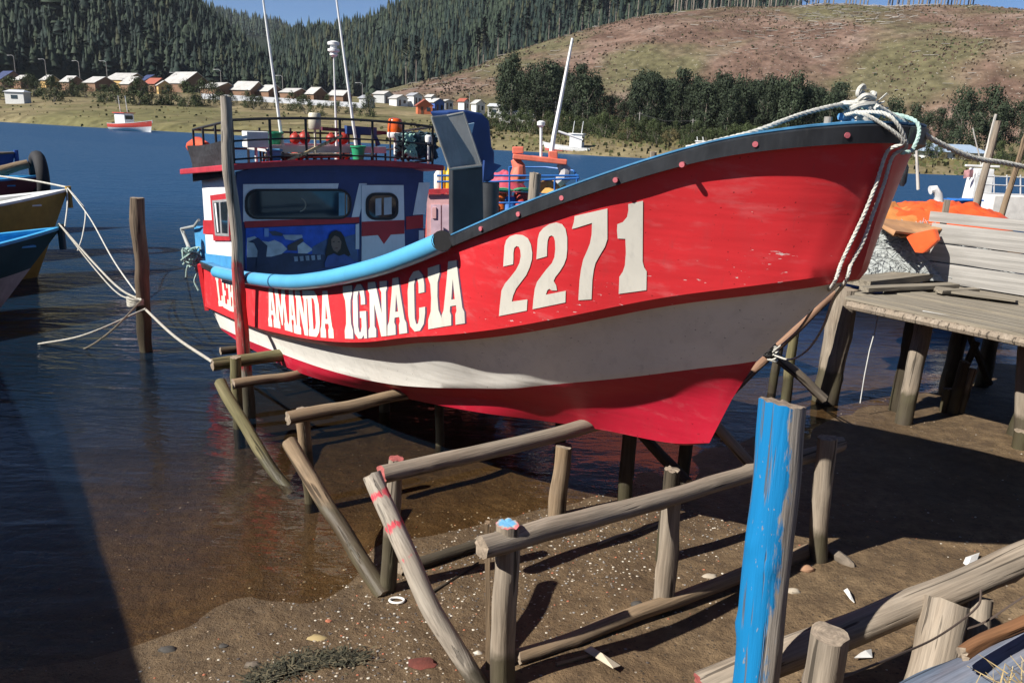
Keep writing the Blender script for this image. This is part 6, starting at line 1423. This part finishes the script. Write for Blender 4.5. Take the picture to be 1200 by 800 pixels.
# long pale fence in front of the neat row
fe = MB(); P = [bank_pt(x, 1.45) for x in range(236, 440, 12)]
for a, b in zip(P, P[1:]): fe.beam(a + Vector((0, 0, .7)), b + Vector((0, 0, .7)), .1, 1.5)
tag(fe.build('panel_fence', FENCEW), 'long pale panel fence in front of the neat row of brown houses', 'fence')
POLE = paint('pole_concrete', (.26, .24, .22), .8); LAMPG = paint('lamp_grey', (.4, .4, .4), .5)
def upole(x, f, hpx, lab, grp, lamp=False):
    p = bank_pt(x, f); k = math.hypot(p.x, p.y) / 930; h = hpx * k; e = tag(empty('street_lamp' if lamp else 'utility_pole', p), lab, 'lamp' if lamp else 'pole', grp)
    m = MB(); m.tube([p + Vector((0, 0, -.5)), p + Vector((0, 0, h))], [.16, .1], 6); m.build('pole', POLE, e)
    if lamp: m = MB(); m.tube([p + Vector((0, 0, h)), p + Vector((-.6, 0, h + .5)), p + Vector((-1.6, 0, h + .45))], .08, 5); m.box(p + Vector((-1.9, 0, h + .42)), (.8, .35, .2)); m.build('lamp_arm', LAMPG, e)
    else: m = MB(); m.beam(p + Vector((-.5, 0, h - .3)), p + Vector((.5, 0, h - .3)), .08, .08); m.build('cross_arm', POLE, e)
    return p + Vector((0, 0, h - .4))
ps = [upole(x, f, h, lab, 'utility poles on the far bank') for x, f, h, lab in ((617, 1.25, 27, 'utility pole beside the taller white block'), (650, 1.1, 28, 'utility pole in front of the left grove'), (682, 1.1, 28, 'utility pole at the right side of the left grove'), (716, 1.12, 22, 'utility pole in the gap between the groves'), (748, 1.05, 25, 'utility pole at the left end of the long grove'), (810, 1.0, 24, 'utility pole before the middle of the long grove'), (838, 1.0, 15, 'short pole before the long grove, above the black rail'))]
w2 = MB(); 
for a, b in zip(ps, ps[1:-1]): w2.tube([a, (a + b) / 2 - Vector((0, 0, .7)), b], .02, 4)
tag(w2.build('power_line', paint('wire_grey', (.08, .08, .08), .7)), 'power line strung between the poles before the groves', 'wire')
for x, f, h, lab in ((20, 1.9, 26, 'street lamp at the left end of the village'), (56, 1.9, 24, 'street lamp left of the yellow village house'), (95, 1.9, 24, 'street lamp behind the big left bushes'), (127, 1.9, 25, 'street lamp by the largest pale roof'), (208, 1.85, 17, 'street lamp above the bright yellow house'), (260, 1.75, 24, 'street lamp over the first house of the neat row'), (332, 1.75, 22, 'street lamp at the middle of the neat row'), (425, 1.75, 20, 'street lamp at the right end of the neat row')): upole(x, f, h, lab, 'street lamps of the village', True)
for x, f, h, lab in ((303, 1.75, 16, 'wooden pole between the tall pole and the first whip antenna'), (366, 1.72, 16, 'wooden pole left of the light mast'), (550, 1.6, 22, 'thin pole on the slope left of the blue hood')): upole(x, f, h, lab, 'wooden poles of the village')
# net shed on the neighbouring landing, left of the picture: it throws the dark shade at the lower left
SH = tag(empty('net_shed', (-6.2, 1.0, 0)), 'plank net shed on the neighbouring landing, casting shade on the water', 'shed')
d_ = Vector((-.62, .78, 0)).normalized(); n_ = Vector((-d_.y, d_.x, 0)); s0 = Vector((-5.7, 2.46, 0)) - d_ * 7; 
m = MB(); a, b = s0, s0 + d_ * 24; m.beam(a + Vector((0, 0, 1.65)) + n_ * .08, b + Vector((0, 0, 1.65)) + n_ * .08, .1, 3.0); m.beam(a + Vector((0, 0, 1.65)) + n_ * 5, b + Vector((0, 0, 1.65)) + n_ * 5, .1, 3.0); m.build('wall', GREY if False else paint('shed_boards', (.2, .17, .14), .9), SH)
m = MB(); m.beam(a + Vector((0, 0, 3.18)) + n_ * 2.5, b + Vector((0, 0, 3.18)) + n_ * 2.5, 5.2, .06); m.build('roof', ROOFP, SH)
# ================================================================== ropes and litter
ROPEW = paint('rope_white', (.50, .49, .44), .9, .2, 30, .5, .35); ROPEG = paint('rope_grey', (.38, .36, .31), .9, .2, 30, .5, .4); ROPEM = paint('rope_mint_pale', (.36, .5, .45), .9, .2, 30, .5, .3); ROPED = paint('rope_dark', (.14, .12, .09), .9)
def smooth_pts(P, n=10):
    A = [np.array(p) for p in P]; A = [2 * A[0] - A[1]] + A + [2 * A[-1] - A[-2]]; out = []
    for i in range(1, len(A) - 2):
        for k in range(n):
            t = k / n; a, b, c, d = A[i - 1:i + 3]; out.append(Vector(.5 * (2 * b + (c - a) * t + (2 * a - 5 * b + 4 * c - d) * t * t + (3 * b - a - 3 * c + d) * t ** 3)))
    out.append(Vector(A[-2])); return out
def rope(P, r, mat, lab, laid=True, grp=None, n=10, pitch=None):
    S = smooth_pts(P, n); m = MB()
    if laid:                                                     # three strands laid round each other
        pitch = pitch or r * 7; D = []; step = pitch / 7; L = 0
        for a, b in zip(S, S[1:]):
            seg = (b - a).length; k = max(1, int(seg / step)); D += [a.lerp(b, q / k) for q in range(k)]
        D.append(S[-1]); up = Vector((0, 0, 1))
        for s in range(3):
            Q = []; L = 0
            for i, p in enumerate(D):
                t = (D[min(i + 1, len(D) - 1)] - D[max(i - 1, 0)]).normalized(); x = t.cross(Vector((.3, .2, .93))).normalized(); y = t.cross(x)
                if i: L += (p - D[i - 1]).length
                an = 2 * PI * (L / pitch + s / 3); Q.append(p + (x * math.cos(an) + y * math.sin(an)) * r * .5)
            m.tube(Q, r * .56, 6)
    else: m.tube(S, r, 7)
    return loose(m, 'rope', mat, lab, 'rope', grp, True)
bw = W(UC - .12, -2.62, 3.62)
mq = pY(1225, 203, 5.3); me_ = bw + (mq - bw) * 2.6
log('mooring_post', Vector((me_.x, me_.y, ground_z(me_.x, me_.y) - .3)), me_ + Vector((0, 0, .25)), .12, .11, GREY, 'stout mooring post on the landing at the far right, holding the bow rope', 'post', None, 160)
rope([bw + Vector((0, 0, .05)), bw + (mq - bw) * .5 - Vector((0, 0, .05)), mq, me_], .017, ROPEW, 'taut pale mooring rope running from the bow to the right')
def oh(x, y, o=.04): return on_hull(x, y, o)
rail_pt = W(UC - .30, -2.57, 3.60)
KNOT = pY(905, 413, 9.65)
def drape(P, o): return [oh(x, y, o) for x, y in P]
A_ = drape([(1034, 176), (1022, 212), (1009, 246), (996, 276), (983, 304)], .035); e_ = oh(972, 328, .05)
rope([W(UC - .2, -2.75, 3.62), rail_pt + Vector((0, 0, .02)), oh(1040, 160, .10)] + A_ + [e_, pY(957, 354, 6.0), pY(935, 387, 7.5), KNOT], .0115, ROPEW, 'left strand of the double rope hanging down the stem')
A_ = drape([(1040, 182), (1030, 214), (1018, 248), (1006, 282), (994, 306)], .035); e_ = oh(986, 324, .05)
rope([W(UC - .1, -2.75, 3.64), W(UC - .2, -2.49, 3.62), oh(1044, 165, .10)] + A_ + [e_, pY(976, 352, 5.8), pY(964, 384, 6.9), pY(946, 410, 8.0), pY(926, 421, 8.8), KNOT + Vector((.02, 0, -.03))], .0115, ROPEW, 'right strand of the double rope, sagging lower to the knot')
R = random.Random(21); m = MB(); c = W(UC + .02, -2.8, 3.66)
for i in range(9):
    ph = R.uniform(0, 6.3); rr_ = R.uniform(.05, .12); zc = R.uniform(-.06, .07); tl = R.uniform(-1.1, 1.1)
    m.tube(smooth_pts([c + FU * rr_ * (1 + .35 * math.sin(2 * a + ph)) * math.cos(ph + a) + FV * rr_ * .7 * math.sin(ph + a * R.uniform(.96, 1.04)) + Vector((0, 0, zc + tl * rr_ * math.sin(a + 1))) for a in np.linspace(0, 5.6, 9)], 4), .015, 6)
m.tube(smooth_pts([c + FU * (.03 * math.cos(a) - .02) + Vector((0, 0, .10 + .03 * math.sin(a + .4))) for a in np.linspace(0, 5.8, 8)], 4), .013, 6)
for i in range(14): q = c + FU * .12 + Vector((0, 0, .02)); d = Vector((R.gauss(.3, 1), R.gauss(0, 1), R.gauss(0, .8))).normalized(); m.tube([q, q + d * R.uniform(.05, .12)], .005, 4)
loose(m, 'rope_tangle', ROPEW, 'tangle of frayed rope wound round the bitt on the bow', 'rope', smooth=True)
p0 = c + Vector((0, 0, .05)); j = min(range(NS), key=lambda j: abs(SHEER[j][0] + 2.95)); p1 = W(UC - SHEER[j][1] * .95, SHEER[j][0], SHEER[j][2] + .03)
rope([p0, (p0 + p1) / 2 + Vector((0, 0, .02)), p1, W(UC - SHEER[j - 6][1] + .05, SHEER[j - 6][0], SHEER[j - 6][2] + .03)], .014, ROPEW, 'rope running from the tangle along the near rail of the bow')
rope([c + Vector((0, 0, .0)), W(UC + .1, -2.5, 3.6), W(UC + .02, -2.44, 3.45), W(UC - .06, -2.46, 3.42)], .012, ROPEM, 'frayed mint rope end hanging over the stem head')
# knot on the slanting poles
m = MB(); c = KNOT
for i in range(5): m.tube([c + Vector((.07 * math.cos(a), .07 * math.sin(a) , .06 * math.sin(a * .9 + i) + .02 * i - .04)) for a in np.linspace(0, 6, 12)], .014, 6)
loose(m, 'rope_lashing', ROPEW, 'rope lashing where the slanting poles meet by the bow', 'rope', smooth=True)
m = MB(); 
for i in range(5): m.tube([c + Vector((.07 * math.cos(a) - .05, .07 * math.sin(a), .07 * math.sin(a * .8 + i * 1.3) + .04)) for a in np.linspace(0, 6, 12)], .018, 6)
loose(m, 'rubber_lashing', paint('rubber_and_shade_black', (.006, .006, .007), .8), 'black rubber strap bound beside the rope lashing by the bow', 'strap', smooth=True)
# mooring post and lines on the left
b = pz(171, 430, -.25); P165 = log('mooring_post', b - Vector((0, 0, .5)), pY(161, 232, b.y), .095, .1, wood('river_post', [(.065, .045, .03), (.12, .088, .06), (.19, .145, .1), (.09, .068, .048)]), 'lone thick weathered post standing in the river at the left', 'post', None, 140, wetz=.75, ring=24, rough=2.4)
kp = pY(166, 352, b.y - .16); kq = pY(170, 362, b.y - .16)
m = MB()
for i in range(4): cc = Vector((b.x - .04, b.y, kp.z - .03 * i)); m.tube([cc + Vector((.13 * math.cos(a), .13 * math.sin(a), .015 * math.sin(a * 2 + i))) for a in np.linspace(0, 6.28, 14)], .02, 6)
loose(m, 'rope_turns', ROPEG, 'turns of rope round the lone river post', 'rope', smooth=True)
gl_ = 'mooring lines at the left'
yb, gb = bowY + Vector((0, 0, .08)), bowG + Vector((0, 0, .1))
rope([yb, pY(105, 255, 15.5), pY(133, 305, 13.2), kp], .012, ROPEW, 'thin line from the white-railed boat straight to the river post', False, gl_); rope([gb, pY(110, 308, 13), pY(140, 338, 11.8), kp], .016, ROPEG, 'thicker line from the teal boat to the river post', False, gl_); rope([gb + Vector((.02, 0, -.03)), pY(112, 316, 13), pY(140, 345, 11.8), kp], .011, ROPEG, 'second thin line sagging beneath the teal boat line', False, gl_)
rope([yb, pY(92, 235, 16.4), pY(100, 248, 16), pY(97, 275, 15.2), pY(91, 294, 14.4)], .013, ROPEW, 'slack white rope looping from the white-railed boat', False, gl_); rope([yb, pY(79, 240, 16.6), pY(76, 266, 15)], .015, ROPEW, 'short line dropping from the white-railed bow to the teal bow', False, gl_); rope([pY(-5, 206, 18), pY(40, 212, 17.5), yb], .02, ROPEW, 'rope lying along the bow of the white-railed boat', False, gl_)
a_ = pu(249, 424, 2.28); rope([kq, kq.lerp(a_, .5) - Vector((0, 0, .06)), a_], .018, ROPEG, 'rope from the river post to the farthest log under the stern', False, gl_)
rope([kp, pY(130, 388, 10.6), pz(100, 408, .01), pz(78, 412, -.03)], .014, ROPED, 'dark slack rope drooping from the river post into the water', False, gl_); rope([kq, pY(100, 392, 10.7), pz(45, 403, 0.0)], .014, ROPEG, 'thin rope running left from the river post to the water', False, gl_)
R = random.Random(31); m = MB(); c = pu(226, 302, uL - .06)
for i in range(16): m.tube(smooth_pts([c + Vector((R.uniform(-.14, .14), R.uniform(-.1, .1), R.uniform(-.14, .16))) for _ in range(5)], 4), .014, 5)
m.tube(smooth_pts([c, c + Vector((.05, 0, -.2)), c + Vector((.0, 0, -.36)), c + Vector((.06, -.02, -.5))], 5), .013, 5); m.tube(smooth_pts([c, c + Vector((-.1, 0, -.15)), c + Vector((-.13, 0, -.3))], 5), .013, 5)
loose(m, 'rope_bunch', ROPEM, 'bunch of mint green rope hanging at the stern davit', 'rope', smooth=True)
# wires in the right foreground
def dwire(P, D, lab): m = MB(); m.tube(smooth_pts([dep(x, y, d) for (x, y), d in zip(P, D)], 8), .006, 5); loose(m, 'wire', paint('rusty_wire', (.07, .05, .04), .8), lab, 'wire', smooth=True)
dwire([(985, 794), (1050, 768), (1100, 745), (1144, 712), (1150, 690)], [3.5, 3.9, 4.2, 4.4, 4.45], 'thin rusty wire rising from the short stump to the thick log'); dwire([(1128, 738), (1155, 728), (1190, 705), (1215, 690)], [4.5, 4.5, 4.5, 4.5], 'thin wire running right from the leaning stump')
# dry grass tuft on the bank in the corner
V = []; F = []; R = random.Random(9); tc = dep(1205, 800, 3.2)
for i in range(160):
    o = len(V); p = tc + Vector((R.gauss(0, .09), R.gauss(0, .07), R.uniform(-.25, .0))); d = Vector((R.gauss(0, .7), R.gauss(0, .5), R.uniform(.3, 1.1))).normalized() * R.uniform(.06, .2); s = d.cross(Vector((R.gauss(0, 1), R.gauss(0, 1), .2))).normalized() * .004
    V += [p - s, p + s, p + d + s * .3 + Vector((0, 0, -.04)), p + d - s * .3 + Vector((0, 0, -.04))]; F.append((o, o + 1, o + 2, o + 3))
tag(rawmesh('grass_tuft', V, F, paint('straw', (.42, .32, .16), .9, .3, 20)), 'tuft of dry straw-coloured grass in the bottom right corner', 'grass')
# litter on the mud
def on_mud(x, y): return pg(x, y)
R = random.Random(17); V = []; F = []; MI = []
def pebble(p, s, mi, R, flatn=.5):
    o = len(V); k = 6; rz = R.uniform(0, 6.3)
    for ring, zz_ in ((.75, -.3), (1, .12), (.62, .75)):
        for i in range(k): a = rz + 2 * PI * i / k; q = s * ring * R.uniform(.75, 1.2); V.append((p.x + q * math.cos(a), p.y + q * .75 * math.sin(a), p.z + s * zz_ * flatn))
    for r in range(2):
        for i in range(k): F.append((o + r * k + i, o + r * k + (i + 1) % k, o + (r + 1) * k + (i + 1) % k, o + (r + 1) * k + i)); MI.append(mi)
    F.append((o + 12, o + 13, o + 14, o + 15)); MI.append(mi); F.append((o + 12, o + 15, o + 16, o + 17)); MI.append(mi)
for i in range(5200):
    x, y = R.uniform(-4.5, 8), R.uniform(3.6, 12) ** 1.0
    if y > 7 and R.random() < .5: continue
    z = ground_z(x, y)
    if z < -.22 or z > .6: continue
    den = fbm((x * .8, y * .8, 2.2), 3)
    if den < R.uniform(-.5, .6): continue
    mi = R.choice([0, 1, 1, 2, 3, 3, 3, 4, 4, 1, 3, 3, 4, 0]); pebble(Vector((x, y, z)), R.uniform(.004, .013) * (1.6 if R.random() < .06 else 1), mi, R)
for i in range(4500):                                             # thicker drift of shells and grit along the tide line
    u_ = R.uniform(-2, 5.5); v_ = -4.6 + R.gauss(0, .55) + .8 * sstep(2.6, 1.2, u_); p = W(u_, v_, 0); z = ground_z(p.x, p.y)
    if z < -.12: continue
    pebble(Vector((p.x, p.y, z)), R.uniform(.004, .014), R.choice([0, 1, 1, 3, 3, 3, 4, 0, 1, 4, 3, 2]), R)
PEB = [paint('shell_white', (.48, .44, .37), .7), paint('pebble_dark', (.06, .05, .045), .8), paint('brick_chip', (.32, .11, .06), .9), paint('pebble_tan', (.26, .2, .14), .9), paint('pebble_grey', (.22, .21, .2), .8)]
tag(rawmesh('shell_gravel', V, F, PEB, False, MI), 'shell bits, pebbles and brick chips strewn over the mud', 'gravel', kind='stuff')
def stone(x, y, s, mat, lab, nm='stone', cat='stone', seed=1, sq=(1, .7, .5), rz=0, grp=None):
    p = on_mud(x, y); m = MB(); n, k = 12, 6; R = random.Random(seed)
    for i in range(k + 1):
        for j in range(n):
            th, a = PI * i / k, 2 * PI * j / n; d = Vector((math.sin(th) * math.cos(a), math.sin(th) * math.sin(a), math.cos(th))); q = s * (1 + .3 * fbm((d.x * 1.5 + seed, d.y * 1.5, d.z * 1.5), 3)); d = Vector((d.x * sq[0], d.y * sq[1], d.z * sq[2])) * q
            m.v.append((p.x + d.x * math.cos(rz) - d.y * math.sin(rz), p.y + d.x * math.sin(rz) + d.y * math.cos(rz), p.z + d.z + s * sq[2] * .4))
    for i in range(k):
        for j in range(n): m.f.append((i * n + j, i * n + (j + 1) % n, (i + 1) * n + (j + 1) % n, (i + 1) * n + j)); m.m.append(0)
    return loose(m, nm, mat, lab, cat, grp, True)
ST = paint('stone_brown', (.16, .13, .1), .9, .3, 8, .3, .3); STD = paint('stone_dark', (.05, .045, .04), .8); STP = paint('stone_pale', (.36, .31, .24), .9)
stone(985, 657, .10, ST, 'long brown stone at the foot of the shaded far post', seed=3, sq=(.5, 1.4, .5), rz=.5); stone(945, 668, .06, paint('stone_orange', (.3, .17, .1), .9), 'orange-brown stone between the shaded post and the ground log', seed=4); stone(832, 676, .05, STP, 'pale flat stone on the mud between the near and far posts', seed=5, sq=(1.2, .7, .35)); stone(747, 710, .055, STD, 'dark stone beside the flat-sided post', seed=6); stone(930, 694, .05, STP, 'pale stone right of the blue post base', seed=7); stone(196, 762, .05, STD, 'dark flat stone at the water edge in the lower left', seed=8, sq=(1.3, .7, .4)); stone(262, 758, .035, STD, 'small dark stone right of the dark flat one', seed=9); stone(296, 781, .05, ST, 'grey-brown angular stone near the weed line', seed=10); stone(372, 748, .05, paint('stone_yellow', (.33, .25, .12), .9), 'yellowish flat stone left of the mossy guide log', seed=11, sq=(1.4, .7, .3)); stone(620, 641, .03, paint('shell_white', (.62, .58, .5), .7), 'white shell on the mud under the long near log', seed=12); stone(560, 766, .03, paint('shell_white', (.62, .58, .5), .7), 'white shell beside the foot of the pink-marked pole', seed=13); stone(385, 728, .025, paint('brick_chip', (.32, .11, .06), .9), 'red brick chip on the mud left of the mossy guide log', seed=14)
stone(494, 778, .075, paint('rag_rust', (.13, .035, .025), .9, .3, 10, .4), 'rust red rag half sunk in the mud near the pink-marked pole', 'rag', 'rag', 15, (1.2, .8, .25))
def scrap(px, lab, mat, nm='plastic_scrap', cat='scrap', lift=.02):
    P = [on_mud(x, y) + Vector((0, 0, lift + .02 * (i % 2))) for i, (x, y) in enumerate(px)]; c = sum(P, Vector()) / len(P) + Vector((0, 0, .03)); m = MB(); n = len(P); m.v = [tuple(p) for p in P] + [tuple(c)]; m.f = [(i, (i + 1) % n, n) for i in range(n)]; m.m = [0] * n
    o = loose(m, nm, mat, lab, cat); s = o.modifiers.new('thickness', 'SOLIDIFY'); s.thickness = .006
SCW = paint('plastic_white', (.72, .71, .68), .5)
scrap([(1131, 655), (1147, 652), (1144, 660), (1133, 668), (1128, 662)], 'crumpled white plastic scrap beyond the thick cracked log', SCW); scrap([(1008, 767), (1020, 766), (1022, 773), (1000, 776)], 'white plastic scrap on the mud right of the short stump', SCW); scrap([(988, 694), (992, 694), (1001, 708), (996, 707)], 'narrow white scrap right of the blue post', SCW)
scrap([(684, 766), (692, 764), (727, 784), (718, 790)], 'pale flat board offcut in the shade of the ground log', paint('offcut_pale', (.42, .36, .27), .8), 'board_offcut', 'board', .03)
m = MB(); p = on_mud(465, 705); m.tube([p + Vector((.055 * math.cos(a), .035 * math.sin(a), .015)) for a in np.linspace(0, 6.28, 16)], .009, 6); loose(m, 'plastic_ring', SCW, 'white plastic ring on the mud by the mossy guide log', 'ring', smooth=True)
for i, (a, b, lab) in enumerate((((652, 781), (712, 764), 'thin pale stick beside the pale board offcut'), ((505, 697), (560, 662), 'thin dark stick beside the dark damp ground log'), ((700, 640), (780, 612), 'pale broken stick in the shade of the long near log'))):
    p, q = on_mud(*a) + Vector((0, 0, .02)), on_mud(*b) + Vector((0, 0, .025)); log('stick', p, q, .014, .009, (TAN, DARKW, GREY)[i], lab, 'stick', None, 150 + i, ring=8)
# strand of weed left by the tide
V = []; F = []; R = random.Random(5)
for i in range(1500):
    t = R.random(); x, y = 300 + 120 * t + R.gauss(0, 9), 792 - 26 * math.sin(t * 2.2) + R.gauss(0, 5); p = CP + ray(x, y) * 1.0; d = ray(x, y); tt = (ground_z(0, 4.5) - CAMH + .0) / d.z; p = CP + d * tt; p.z = ground_z(p.x, p.y) + R.uniform(0, .025)
    dd = Vector((R.gauss(0, 1), R.gauss(0, .6), R.gauss(0, .15))).normalized() * R.uniform(.02, .08); s = dd.cross(Vector((0, 0, 1))).normalized() * .004; o = len(V); V += [p - s, p + s, p + dd + s, p + dd - s]; F.append((o, o + 1, o + 2, o + 3))
tag(rawmesh('weed_line', V, F, [paint('dry_weed', (.035, .034, .02), .9, .4, 20), paint('pale_weed', (.1, .085, .05), .9)], False, [i % 3 == 0 for i in range(len(F))]), 'strand of dry weed along the tide line', 'seaweed', kind='stuff')
